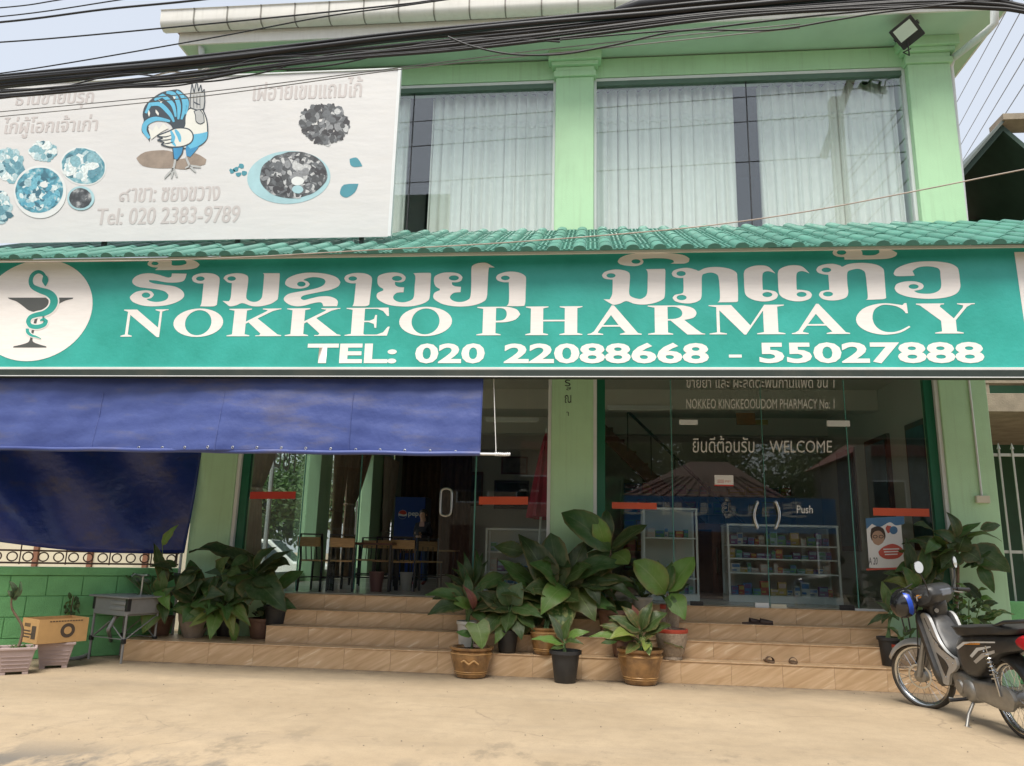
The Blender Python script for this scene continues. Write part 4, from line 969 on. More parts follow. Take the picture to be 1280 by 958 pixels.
def food(name, c1, c2, c3, sc):
    m, nt, b = node_mat(name); N = nt.nodes; L = nt.links
    tc = N.new('ShaderNodeTexCoord'); vo = N.new('ShaderNodeTexVoronoi'); vo.inputs['Scale'].default_value = sc
    nz = N.new('ShaderNodeTexNoise'); nz.inputs['Scale'].default_value = sc * 2; nz.inputs['Detail'].default_value = 6
    L.new(tc.outputs['Object'], nz.inputs[0])
    ad = N.new('ShaderNodeVectorMath'); ad.operation = 'MULTIPLY_ADD'; ad.inputs[1].default_value = (.12, .12, .12); L.new(nz.outputs['Color'], ad.inputs[0]); L.new(tc.outputs['Object'], ad.inputs[2])
    L.new(ad.outputs[0], vo.inputs[0])
    cr = N.new('ShaderNodeValToRGB'); e = cr.color_ramp.elements
    mxn = N.new('ShaderNodeMath'); mxn.operation = 'ADD'; L.new(vo.outputs['Distance'], mxn.inputs[0])
    m2 = N.new('ShaderNodeMath'); m2.operation = 'MULTIPLY_ADD'; m2.inputs[1].default_value = .9; m2.inputs[2].default_value = -.45; L.new(nz.outputs['Fac'], m2.inputs[0]); L.new(m2.outputs[0], mxn.inputs[1])
    e[0].position = .1; e[0].color = col4(c3); e[1].position = .75; e[1].color = col4(c1); q = e.new(.4); q.color = col4(c2)
    L.new(mxn.outputs[0], cr.inputs[0]); L.new(cr.outputs[0], b.inputs['Base Color']); b.inputs['Roughness'].default_value = .6
    return m
F_BLUE = food('pale_blue_food_print', (.06, .22, .28), (.22, .42, .47), (.55, .62, .62), 7)
F_BLUE2 = food('blue_broth_food_print', (.04, .14, .19), (.10, .33, .42), (.50, .60, .60), 8)
F_DARK = food('dark_greens_food_print', (.035, .04, .045), (.10, .11, .12), (.42, .43, .43), 9)
CYAN = mat('pale_cyan_print', (.33, .52, .56), .6, .1); TEALP = mat('teal_leaf_print', (.05, .24, .30), .6, .1); PLATE = mat('plate_white_print', (.64, .66, .65), .6, .03)
def bf(name, pts, m, d, smooth=True, holes=()):
    return flat(name, [catmull(pts, True, 3) if smooth else pts] + list(holes), m, ban, lambda a, c: bp_(a, c, .0025 + d))
rj = random.Random(5)
def blob(cx, cy, rx, ry, j=.06, n=26, rot=0):
    r = []
    for i in range(n):
        t = 2 * math.pi * i / n; k = 1 + rj.uniform(-j, j); x, y = rx * k * math.cos(t), ry * k * math.sin(t)
        r.append((cx + x * math.cos(rot) - y * math.sin(rot), cy + x * math.sin(rot) + y * math.cos(rot)))
    return r
TONES = {'blue': [(.62, .68, .67), (.38, .52, .55), (.20, .38, .43), (.10, .25, .31), (.05, .14, .18)], 'broth': [(.55, .64, .64), (.14, .38, .47), (.07, .27, .37), (.30, .44, .48), (.04, .13, .18)], 'dark': [(.46, .47, .47), (.22, .23, .24), (.11, .12, .13), (.06, .065, .07), (.03, .03, .035)]}
TMAT = {k: [mat('%s_food_tone_%d' % (k, i), c, .6, .25, 30) for i, c in enumerate(v)] for k, v in TONES.items()}
def pieces(name, cx, cy, rx, ry, tone, n, size, d, long=1.6, wts=(2, 4, 4, 3, 2)):
    '''a printed heap of many small overlapping morsels'''
    b = B()
    for i in range(n):
        t = rj.uniform(0, 6.283); q = math.sqrt(rj.random()); x, y = cx + rx * q * math.cos(t), cy + ry * q * math.sin(t)
        a = size * rj.uniform(.5, 1.2); c = a / rj.uniform(1, long); r = rj.uniform(0, 3.14)
        b.mi = rj.choices(range(5), wts)[0]; dd = d + .0016 * i / n
        vs = [b.bm.verts.new(bp_(x + a * math.cos(k * .9) * math.cos(r) * (1 + .2 * rj.random()) - c * math.sin(k * .9) * math.sin(r), y + a * math.cos(k * .9) * math.sin(r) + c * math.sin(k * .9) * math.cos(r), .0025 + dd)) for k in range(7)]
        b._f(vs)
    return b.build(name, TMAT[tone], ban)
pieces('salad_print', 405, 155, 29, 24, 'dark', 260, 5, .0, 2.6, (1, 3, 5, 5, 4)); 
bf('plate_print', blob(361, 222, 52, 33, 0, 40, -.05), CYAN, .0); bf('noodle_print', blob(367, 219, 42, 29, .02, 30, -.08), F_DARK, .0015)
pieces('noodle_print', 367, 219, 37, 25, 'dark', 260, 5, .0018, 3.2, (2, 3, 4, 5, 4)); pieces('noodle_print', 366, 212, 20, 12, 'dark', 60, 6, .0035, 2, (6, 5, 2, 1, 0))
bf('egg_print', blob(372, 226.5, 8, 5.5, .03, 14), PLATE, .0055); bf('egg_print', blob(372, 237, 7, 5, .03, 14), CYAN, .0055)
bf('leaf_print', [(437, 199), (445, 197), (450, 202), (453, 208), (443, 209), (438, 206)], TEALP, .0); bf('leaf_print', [(425, 240), (430, 231), (448, 230), (444, 240), (434, 247), (427, 245)], TEALP, .0)
for c in ((295, 212), (301, 208), (298, 218), (305, 217), (290, 214)): bf('herb_print', blob(c[0], c[1], 3.5, 3, .3, 9), TEALP, .0)
pieces('dish_print', 12, 207, 15, 18, 'blue', 110, 6, 0, 1.8); pieces('dish_print', 54, 190, 15, 10, 'blue', 90, 5, 0, 1.4, (4, 4, 3, 1, 1))
bf('dish_rim_print', blob(104, 208, 29, 24, 0, 30, .2), PLATE, 0); bf('dish_print', blob(104, 208, 27, 22, .02, 30, .2), F_BLUE, .0015); pieces('dish_print', 103, 208, 20, 15, 'blue', 42, 9, .0018, 1.9, (4, 4, 3, 2, 2))
bf('bowl_rim_print', blob(50, 240, 33, 33, 0, 36), PLATE, .0035); bf('bowl_print', blob(49, 238, 30, 28, .01, 36, -.4), F_BLUE2, .0045); pieces('bowl_print', 48, 242, 24, 20, 'broth', 170, 5, .0048, 2.6); bf('egg_print', blob(55, 231, 5, 4, .1, 10), PLATE, .0068)
bf('sauce_rim_print', blob(101, 248, 17, 15, 0, 26), CYAN, .0045); bf('sauce_print', blob(100.5, 248, 14, 12.5, .02, 26), F_DARK, .0055)
pieces('dish_print', 2, 260, 9, 18, 'blue', 80, 6, 0, 1.8)
# rooster print
RB = mat('rooster_blue', (.03, .22, .42), .6, .15); RBL = mat('rooster_sky_blue', (.10, .40, .58), .6, .1); RK = mat('rooster_dark', (.03, .045, .06), .6, .1); RG = mat('rooster_grey', (.40, .41, .40), .6, .06); RWH = mat('rooster_cream', (.66, .66, .60), .6, .04); SHD = mat('brown_shadow_print', (.27, .215, .17), .7, .2, 6)
def rz(pts): return [(150 + x / 6.388, 90 + y / 6.388) for x, y in pts]
bf('ground_print', rz([(130, 690), (200, 640), (350, 625), (420, 640), (430, 700), (520, 690), (600, 650), (690, 700), (680, 740), (520, 780), (420, 770), (300, 770), (180, 750)]), SHD, 0)
bf('tail_print', rz([(235, 560), (215, 520), (175, 480), (175, 430), (190, 390), (180, 340), (200, 270), (260, 210), (330, 165), (410, 145), (470, 142), (510, 175), (548, 210), (552, 260), (540, 320), (520, 400), (525, 450), (470, 445), (420, 455), (400, 420), (330, 385), (270, 390), (225, 430), (240, 500)]), RK, .0015)
for pts, w in (([(235, 530), (195, 470), (210, 410), (290, 375), (400, 395)], 20), ([(205, 330), (240, 260), (320, 260), (400, 340), (430, 400)], 17), ([(275, 225), (340, 190), (420, 260), (445, 360)], 16), ([(370, 165), (430, 180), (470, 270), (465, 380)], 17), ([(450, 155), (500, 200), (515, 290), (490, 380)], 16), ([(520, 200), (540, 250), (525, 340)], 10)):
    strip('plume', pts, [w * .5, w, w, w * .4], RBL, 0, lambda x, y: bp_(150 + x / 6.388, 90 + y / 6.388, .0063)).build('plume_print', RBL, ban)
for pts in ([(230, 305), (240, 330), (232, 360), (222, 330)], [(285, 300), (310, 330), (305, 350), (285, 325)], [(305, 220), (340, 240), (325, 250)], [(420, 195), (445, 200), (435, 225)], [(225, 450), (260, 470), (290, 420), (310, 460), (345, 410), (390, 450), (330, 480), (250, 540)]): bf('plume_gap_print', rz(pts), RWH, .0045)
def rs(name, pts, w, m, d): strip(name, pts, w, m, 0, lambda x, y: bp_(150 + x / 6.388, 90 + y / 6.388, .0025 + d)).build(name, m, ban)
def outl(pts, d, w=5): q = catmull(pts, True, 3); rs('outline_print', [tuple(p) for p in q] + [tuple(q[0])], [w, w], RK, d)
BODY = [(545, 300), (600, 285), (655, 290), (690, 375), (700, 470), (690, 535), (640, 585), (560, 610), (440, 600), (415, 560), (430, 480), (510, 440), (520, 360)]
bf('body_print', rz(BODY), RWH, .003); outl(BODY, .0034)
bf('thigh_print', rz([(540, 560), (640, 560), (620, 610), (560, 680), (530, 670), (525, 610)]), RB, .0038); bf('breast_print', rz([(575, 500), (640, 492), (698, 478), (692, 535), (640, 585), (560, 615), (540, 590), (580, 550)]), RBL, .0042)
LEG = [(418, 590), (505, 595), (495, 650), (455, 705), (430, 695)]
bf('leg_print', rz(LEG), RB, .0042); outl(LEG, .0045, 4)
WING = [(295, 510), (380, 478), (450, 450), (540, 455), (582, 500), (570, 560), (500, 595), (400, 600), (330, 580), (352, 562), (300, 545), (340, 530)]
bf('wing_print', rz(WING), RWH, .005); outl(WING, .0054)
for pts in ([(405, 470), (425, 520), (420, 560), (445, 592)], [(440, 462), (470, 510), (480, 560)]): rs('wing_band_print', pts, [5, 16, 14, 4], RBL, .0056)
for pts in ([(300, 512), (360, 520), (410, 505)], [(305, 545), (370, 545), (415, 535)], [(335, 578), (390, 570), (425, 560)]): rs('feather_line_print', pts, [2, 5, 2], RK, .0058)
COMB = [(560, 285), (562, 190), (575, 95), (592, 165), (612, 70), (628, 155), (645, 105), (655, 165), (672, 140), (676, 230), (668, 295), (620, 305)]
bf('comb_print', rz(COMB), RG, .006); outl(COMB, .0063, 4)
WAT = [(590, 315), (635, 300), (665, 340), (672, 400), (642, 415), (608, 395), (602, 345)]
bf('wattle_print', rz(WAT), RG, .0065); outl(WAT, .0068, 3)
for x in (590, 615, 640): rs('comb_line_print', [(x, 290), (x - 2, 230), (x, 180)], [2, 3, 1], RK, .0068)
strip('eye', [(590, 240), (615, 255), (640, 262)], [3, 6, 2], RK, 0, lambda x, y: bp_(150 + x / 6.388, 90 + y / 6.388, .0098)).build('eye_print', RK, ban)
for pts in ([(440, 700), (425, 770), (370, 830), (355, 850)], [(425, 770), (410, 850)], [(428, 770), (455, 840)], [(525, 680), (555, 750), (520, 770)], [(555, 750), (605, 800)], [(555, 750), (645, 760)]):
    strip('claw', pts, [9, 9, 5], RG, 0, lambda x, y: bp_(150 + x / 6.388, 90 + y / 6.388, .0085)).build('claw_print', RG, ban)

# ---- overhead cables
CAB = mat('black_cable', (.012, .012, .013), .5, .2)
GREYC = mat('grey_cable', (.20, .20, .20), .5, .2)
def cable(label, px, r, y0=6.0, y1=4.2, cat='cable', group='overhead cables', m=CAB, sagk=0.0):
    """px: pixel waypoints; depth runs from y0 at the left edge to y1 at the right edge"""
    pts = []
    for (u, v) in px: pts.append(PY(u, v, y0 + (y1 - y0) * u / 1280))
    pts = catmull(pts, False, 8)
    # run on past the frame towards the poles up and down the street
    if px[0][0] < 0: pts.insert(0, pts[0] + (pts[0] - pts[1]).normalized() * 14)
    if px[-1][0] > 1280: pts.append(pts[-1] + V((1, -.35, .05)) * 9)
    o = B().tube(pts, r, 6).build('overhead_cable', m, smooth=80)
    return tag(o, label, cat, group)
CW = ['topmost', 'fourth', 'sixth', 'seventh', 'second', 'third', 'fifth', 'lowest']
CL = ['third', 'lowest', 'topmost', 'second']
CT = ['first', 'second', 'third']
rc = random.Random(11)
main = [(-260, 128), (0, 100), (240, 76), (480, 48), (640, 33), (800, 17), (900, 8), (1100, -8), (1500, -32)]
for k, (dv, r) in enumerate(((-5, .016), (0, .02), (4, .018), (8, .015), (-2, .014), (2, .014), (6, .016), (10, .012))):
    cable(CW[k] + ' main cable, counted from the top, in the thick bundle over the facade', [(u, v + dv * (1 + .15 * math.sin(u * .01 + k)) + rc.uniform(-1.5, 1.5)) for u, v in main], r, 6.0 + rc.uniform(-.1, .1), 4.3 + rc.uniform(-.1, .1))
low = [(-260, 134), (0, 118), (150, 105), (240, 96), (320, 84), (420, 72), (560, 58), (700, 43), (880, 22), (1000, 12), (1150, 4), (1240, 5), (1290, 14), (1500, 50)]
for k, (dv, r) in enumerate(((0, .014), (4, .012), (-3, .012), (2, .010))):
    cable(CL[k] + ' black cable, from the top, in the lower strand under the main bundle', [(u, v + dv + rc.uniform(-2, 2)) for u, v in low], r, 5.9, 4.2)
cable('thin black loop of cable drooping in front of the central green capital', [(560, 46), (590, 58), (640, 68), (700, 68), (760, 58), (830, 42), (880, 36), (980, 24), (1080, 14), (1200, 4), (1500, -20)], .007, 5.8, 4.2)
cable('thin loose cable hanging beneath the bundle towards the floodlight', [(700, 50), (850, 38), (960, 38), (1040, 26), (1100, 16), (1180, 6), (1500, -40)], .006, 5.8, 4.2)
for k in range(3):
    cable(CT[k] + ' slack cable twisting around the lower strand above the banner', [(u, v + 9 * math.sin(u * .02 + k * 2) + rc.uniform(-3, 3)) for u, v in low[:8]], .007, 5.9, 4.2)
cable('pale slack cable end caught in the bundle above the rooster', [(190, 96), (215, 90), (240, 92), (262, 84), (245, 96), (215, 100), (190, 100)], .008, 5.85, 5.5, m=WHITE)
cable('thin black wire crossing the sky and roof gutter at the upper left', [(-200, 60), (0, 53), (240, 32), (480, 8), (560, -2), (900, -50)], .007)
cable('thin black wire rising from the left edge to the gutter middle', [(-200, 112), (0, 92), (240, 52), (400, 22), (500, 8), (640, -12)], .006)
cable('upper of three close wires in the top left sky corner', [(-200, 24), (0, 10), (75, 0), (200, -20)], .006); cable('middle of three close wires in the top left sky corner', [(-200, 34), (0, 21), (150, 0), (300, -24)], .006); cable('lowest and thickest of three close wires in the top left sky corner', [(-200, 42), (0, 28), (130, 12), (250, 0), (400, -20)], .010)
cable('upper of two thin grey wires crossing the banner', [(-200, 158), (0, 140), (250, 116), (490, 86), (700, 60), (1000, 30)], .004, m=GREYC); cable('lower of two thin grey wires crossing the banner', [(-200, 164), (0, 146), (250, 121), (500, 87), (700, 66), (1000, 35)], .004, m=GREYC)
cable('single thin pale wire crossing the sign top and right column', [(-200, 330), (0, 328), (180, 326), (300, 322), (460, 313), (640, 303), (850, 286), (1000, 266), (1150, 238), (1280, 212), (1500, 170)], .006, 7.6, 6.6, m=mat('pale_wire', (.36, .30, .25), .5, .2))
b = B(); p = [PY(770, 13, 5.0), PY(800, 8, 4.95), PY(930, -6, 4.8), PY(960, -8, 4.75)]
tag(B().tube(p, [.02, .06, .06, .02], 12).build('splice_box', BLACK, smooth=60), 'black cable splice closure hanging in the cable bundle at top', 'splice box')
# wires fanning past the right side of the building
for i, (a, c) in enumerate((((1184, 150), (1290, -45)), ((1192, 170), (1300, -30)), ((1196, 190), (1300, 8)), ((1199, 208), (1300, 40)), ((1203, 226), (1300, 75)))):
    w = ['first', 'second', 'third', 'fourth', 'fifth'][i]
    p0, p1 = PY(a[0], a[1], 26), PY(c[0], c[1], 13); d = p1 - p0
    tag(B().tube([p0 - d * 2, p0, p1, p1 + d * .8], .011, 6).build('overhead_wire', GREYC), w + ' wire from the building in the fan of wires right of it', 'wire', 'wires in the right sky')

# ================================================================== TERRACE WALL, RAILING, SINK, PLANTERS
wallL = (WB - WA).length
gw = thing('green_block_wall', 'low wall of green painted blocks beside the entrance steps', 'wall', WA)
gw.rotation_euler = (0, 0, math.atan2(WD.y, WD.x))
T0, T1 = -3.0, wallL
capz = pw(60, 709, 0).z
gwc = B().box(T0, T1, .012, .14, 0, capz - .11).build('wall_core', GREEN_D, gw)
bh = (capz - .11) / 4
bmesh_b = B().box(.004, .416, 0, .03, .004, bh - .004).mesh('block', .006); bmesh_b.materials.append(GREEN_D)
for k in range(4):
    t = T0 - (.21 if k % 2 else 0)
    while t < T1 - .41:
        if t >= T0 - .01:
            o = link('block', bmesh_b, gw); o.location = (t, -.008 + random.uniform(-.003, .003), k * bh)
        t += .42
B().box(T0, T1 + .02, -.035, .17, capz - .108, capz).build('wall_cap', GREEN_D, gw, bevel=.01)
rl = thing('iron_railing', 'brown iron railing with a row of rings on the green wall', 'railing', WA + V((0, 0, capz)))
rl.rotation_euler = gw.rotation_euler
RUST = mat('brown_iron', (.10, .06, .045), .5, .3, 12)
for z in (.05, .21, .9, 1.06, 2.6):
    B().box(T0, T1, .055, .085, z - .012, z + .012).build('rail', RUST, rl)
ring = B().tube([V((.058 * math.cos(i * math.pi / 8), 0, .058 * math.sin(i * math.pi / 8))) for i in range(16)], .010, 6, close=True).mesh('ring', smooth=80); ring.materials.append(RUST)
barm = B().box(-.008, .008, -.008, .008, 0, 2.6).mesh('bar'); barm.materials.append(RUST)
n = int((T1 - T0) / .178)
for i in range(n):
    o = link('ring', ring, rl); o.location = (T0 + .1 + i * .178, .07, .13)
    if i % 3 == 0:
        o = link('bar', barm, rl); o.location = (T0 + .011 + i * .178, .07, .03)
B().box(T1 - .05, T1 - .02, .05, .09, .03, 3.4).build('end_post', RUST, rl)
ringv = ring
for i in range(16):
    o = link('ring', ring, rl); o.location = (T1 - .09, .07, .30 + i * .17); o.scale = (.7, .7, .7)
pole = B().tube([wl(1.0, .10, 0), wl(1.0, .10, 3.5)], .02, 8)
tag(pole.build('tarp_pole', ALU, smooth=60), 'thin white upright pole at the tarpaulin edge beside the left column', 'pole')

# portable grey sink
sk0, sk1, sk2, sk3 = PZ(135, 829), PZ(173, 824), PZ(111, 814), PZ(147, 822)
ctr = (sk0 + sk1 + V((-.0, .0, 0))) / 2 + V((-.12, .12, 0))
sink = thing('folding_sink', 'grey folding plastic sink stand with tap before the green wall', 'sink', (ctr.x, ctr.y, 0), R_(-24))
sw, sdp, sz = .37, .25, .80
bb = B(); 
bb.prism([(-sw, sz), (sw, sz), (sw * .92, sz - .22), (-sw * .92, sz - .22)], -sdp, -sdp + .02, lambda x, z, d: V((x, d, z)))
bb.prism([(-sw, sz), (sw, sz), (sw * .92, sz - .22), (-sw * .92, sz - .22)], sdp - .02, sdp, lambda x, z, d: V((x, d, z)))
bb.box(-sw * .92, sw * .92, -sdp + .02, sdp - .02, sz - .22, sz - .2)
bb.box(-sw, -sw + .02, -sdp + .021, sdp - .021, sz - .199, sz).box(sw - .02, sw, -sdp + .021, sdp - .021, sz - .199, sz)
bb.build('basin', GREYP, sink, bevel=.01)
B().box(-sw - .05, sw + .05, -sdp - .04, sdp + .04, sz, sz + .025).build('rim', GREYP, sink, bevel=.008)
for i in range(2): B().box(.02, sw - .04, -sdp - .012, -sdp - .001, sz - .15 + i * .07, sz - .11 + i * .07).build('basin_rib', GREYP, sink, bevel=.004)
for sx in (-1, 1):
    for sy in (-1, 1):
        x, y = sx * sw * .93, sy * sdp * .9
        B().tube([V((x, y, 0)), V((x, y, sz - .02))], .016, 8).build('leg', GREYP, sink, smooth=60)
        B().box(x - .028, x + .028, y - .028, y + .028, sz - .16, sz + .001).build('leg_socket', BLACK, sink, bevel=.006)
        B().box(x - .024, x + .024, y - .024, y + .024, .24, .30).build('leg_joint', BLACK, sink, bevel=.006)
    B().tube([V((sx * sw * .93, -sdp * .9, .28)), V((sx * sw * .93, sdp * .9, sz - .22))], .008, 6).build('brace', GREYP, sink)
    y = sx * sdp * .9
    B().tube([V((-sw * .93, y, .28)), V((0, y, sz - .3))], .008, 6).build('brace', GREYP, sink)
    B().tube([V((sw * .93, y, .28)), V((0, y, sz - .3))], .008, 6).build('brace', GREYP, sink)
    B().tube([V((-sw * .93, y, .29)), V((sw * .93, y, .29))], .007, 6).build('stretcher', GREYP, sink)
fc = B().tube([V((.05, .15, sz + .02)), V((.05, .15, sz + .28))], .014, 8).tube([V((.05, .15, sz + .27)), V((.05, .02, sz + .30)), V((.05, -.03, sz + .27))], .011, 8)
fc.box(-.06, .16, .135, .165, sz + .275, sz + .30)
fc.build('tap', STEEL, sink, smooth=60)
hose = catmull([V((ctr.x - .02, ctr.y - .2, .56)), V((ctr.x - .05, ctr.y - .28, .40)), PZ(140, 806, .12), PZ(118, 815, .04), PZ(100, 822, .03), PZ(84, 824, .03)], False, 8)
tag(B().tube(hose, .024, 8).build('drain_hose', GREYP, smooth=80), 'grey corrugated drain hose curling from the sink to the ground', 'hose')

# rectangular planters
POTC = mat('pinkish_plastic_planter', (.40, .31, .29), .6, .1, 6, dirt=.3)
SOIL = mat('soil', (.05, .035, .025), .95, .3, 20, bump=.5, bscale=40)
def planter(label, u, v, w, h, rz):
    p = PZ(u, v); t = thing('rectangular_planter', label, 'planter', p, rz)
    b = B(); top, bot = w, w * .74
    def ringz(z, r0, dep): return [V((sx * r0, sy * r0 * .82, z)) for sx, sy in ((-1, -1), (1, -1), (1, 1), (-1, 1))]
    rs = [ringz(.03, bot, 0), ringz(h, top * .97, 0), ringz(h, top * 1.06, 0), ringz(h + .03, top * 1.06, 0), ringz(h + .03, top * .92, 0), ringz(h - .04, top * .9, 0)]
    vs = [[b.bm.verts.new(q) for q in r] for r in rs]
    for i in range(len(vs) - 1):
        for k in range(4): b._f([vs[i][k], vs[i][(k + 1) % 4], vs[i + 1][(k + 1) % 4], vs[i + 1][k]])
    b._f(list(reversed(vs[0]))); b._f(vs[-1])
    b.build('planter_body', POTC, t, bevel=.008)
    for i in range(4):
        z = .07 + i * (h - .1) / 4; r = bot + (top * .97 - bot) * (z / h)
        B().box(-r * .86, r * .86, -r * .82 - .006, -r * .82 + .01, z, z + .008).build('planter_rib', POTC, t)
    for sx in (-1, 1):
        for sy in (-1, 1): B().box(sx * bot * .8 - .03, sx * bot * .8 + .03, sy * bot * .62 - .03, sy * bot * .62 + .03, 0, .029).build('foot', POTC, t)
    return t
pl1 = planter('square ribbed planter holding a bare stemmed plant, beside the cardboard box', 17, 842, .19, .27, R_(36))
pl2 = planter('square ribbed planter underneath the open cardboard box', 66, 834, .20, .27, R_(36))
CARD = mat('cardboard', (.50, .30, .12), .8, .1, 6, dirt=.15)
bx = thing('cardboard_box', 'open brown cardboard box printed with a round badge, on a planter', 'box', PZ(66, 834) + V((-.03, -.02, .305)), R_(60))
bw, bd, bhh = .29, .22, .28
for args in ((-bw, bw, -bd, -bd + .008, 0, bhh), (-bw, bw, bd - .008, bd, 0, bhh), (-bw, -bw + .008, -bd + .009, bd - .009, 0, bhh), (bw - .008, bw, -bd + .009, bd - .009, 0, bhh)): B().box(*args).build('side', CARD, bx)
B().box(-bw + .009, bw - .009, -bd + .009, bd - .009, 0, .008).build('bottom', CARD, bx)
BKP = mat('box_print', (.07, .05, .035), .8, .1)
b = B(); b.lathe([(.085, 0), (.085, .002)], 28, (.05, -bd - .0025, .14), 'y'); b.build('round_badge', BKP, bx)
b = B(); b.lathe([(.045, 0), (.045, .002)], 20, (.05, -bd - .005, .14), 'y'); b.build('badge_centre', CARD, bx)
for k in range(12): B().box(-.17 + k * .033, -.146 + k * .033, -bd - .002, -bd - .0003, .246, .258).build('print_bar', BKP, bx)
for k in range(5): B().box(-bw - .002, -bw - .0003, .0 + k * .032, .022 + k * .032, .185, .225).build('print_bar', BKP, bx)
for i in range(3): B().box(-bw - .002, -bw - .0002, -.02 - .06 * (i % 2), .17, .06 + .035 * i, .075 + .035 * i).build('print_bar', BKP, bx)
B().box(-bw - .002, -bw - .0002, -.16, -.05, .05, .2).build('print_block', BKP, bx)

# ================================================================== PLANTS
LEAFV = {}
def leaf_mesh(shape, arch, fold=.18, rows=9, seed=0):
    rnd = random.Random(seed)
    def w(t):
        if shape == 'ovate': return (math.sin(math.pi * t ** .72)) ** .85 * (1 - .12 * t)
        if shape == 'round': return min(1, (math.sin(math.pi * min(1, t ** .95))) ** .6)
        if shape == 'lance': return (math.sin(math.pi * t ** .8)) ** 1.15
        if shape == 'heart': return (1 - t) ** .62 * min(1, (t + .05) * 7) ** .5 * 1.05
        return math.sin(math.pi * t)
    cross = (-1, -.55, 0, .55, 1)
    vs, fs, uvs = [], [], []
    for i in range(rows):
        t = i / (rows - 1); ww = w(t) * .5
        if i == rows - 1: ww = .004
        if i == 0 and shape != 'heart': ww = .02
        for c in cross:
            x = t; ww_ = ww * (1 + .06 * math.sin(t * 11 + seed * 2.3 + c))
            if shape == 'heart': x = t - .16 * abs(c) * max(0, 1 - t * 3.0)
            y = c * ww_ + (.05 * math.sin(seed * 1.7) * math.sin(math.pi * t * .9))
            z = 4 * arch * t * (1 - t) + fold * abs(c) * ww - .5 * fold * c * c * ww + (.015 + .012 * (seed % 3)) * math.sin(t * (9 + 2 * seed) + c * 3 + seed) * abs(c)
            vs.append((x, y, z)); uvs.append((.5 + c * .5, t))
    for i in range(rows - 1):
        for j in range(4): fs.append((i * 5 + j, i * 5 + j + 1, (i + 1) * 5 + j + 1, (i + 1) * 5 + j))
    me = bpy.data.meshes.new('leaf'); me.from_pydata(vs, [], fs)
    ul = me.uv_layers.new(name='UVMap')
    for p in me.polygons:
        p.use_smooth = True
        for li in p.loop_indices: ul.data[li].uv = uvs[me.loops[li].vertex_index]
    return me
LM = {'deep': leafmat('deep_green_leaf', (.034, .078, .018), (.09, .15, .05)), 'mid': leafmat('mid_green_leaf', (.052, .112, .022), (.13, .21, .07)), 'bright': leafmat('bright_green_leaf', (.11, .20, .034), (.22, .32, .09)),
      'yellow': leafmat('yellow_green_leaf', (.20, .26, .05), (.34, .38, .13)), 'grey': leafmat('silvery_green_leaf', (.07, .12, .06), (.16, .22, .12), rough=.5), 'red': leafmat('reddish_young_leaf', (.24, .09, .06), (.35, .16, .1)),
      'spot': leafmat('speckled_leaf', (.06, .14, .03), (.15, .25, .08), spots=.8, spotc=(.36, .40, .14)), 'croton': leafmat('croton_leaf', (.08, .12, .03), (.3, .26, .08), spots=.7, spotc=(.20, .13, .04))}
LMESH = {}
def leaf_data(shape, var, key):
    k = (shape, var, key)
    if k not in LMESH:
        me = leaf_mesh(shape, (.02, .08, .15, .22, .12)[var], (.25, .12, .40, .2, .05)[var], seed=var)
        me.materials.append(LM[key]); LMESH[k] = me
    return LMESH[k]
STEMG = mat('green_stem', (.09, .16, .05), .5, .2, 12)
STEMB = mat('woody_stem', (.16, .11, .07), .8, .25, 14, bump=.4, bscale=40)
rp = random.Random(21)
def add_leaf(t, base, tip, width, shape='ovate', key='mid', face=.5, roll=0.0):
    """leaf of plant t from base to tip (world points); face: 0 = looks up, 1 = looks at the viewer"""
    base, tip = V(base), V(tip); d = tip - base; L = d.length
    x = d.normalized(); tocam = (CAM - base).normalized()
    nrm = V((0, 0, 1)) * (1 - face) + tocam * face + V((rp.uniform(-.25, .25), 0, rp.uniform(-.1, .25)))
    nrm = nrm - x * nrm.dot(x)
    if nrm.length < .05: nrm = x.orthogonal()
    nrm.normalize(); y = nrm.cross(x)
    m = M((x * L, y * width, nrm * L)).transposed().to_4x4(); m.translation = base - t.location
    if roll: m = m @ M.Rotation(roll, 4, 'X')
    o = link('leaf', leaf_data(shape, rp.randrange(5), key), t)
    o.matrix_local = m
    return o
def add_stem(t, pts, r, m=STEMG):
    pts = [V(p) - t.location for p in pts]
    if len(pts) > 2: pts = catmull(pts, False, 4)
    n = len(pts); rr = [r * (1 - .5 * i / (n - 1)) for i in range(n)]
    B().tube(pts, rr, 6).build('stem', m, t, smooth=80)
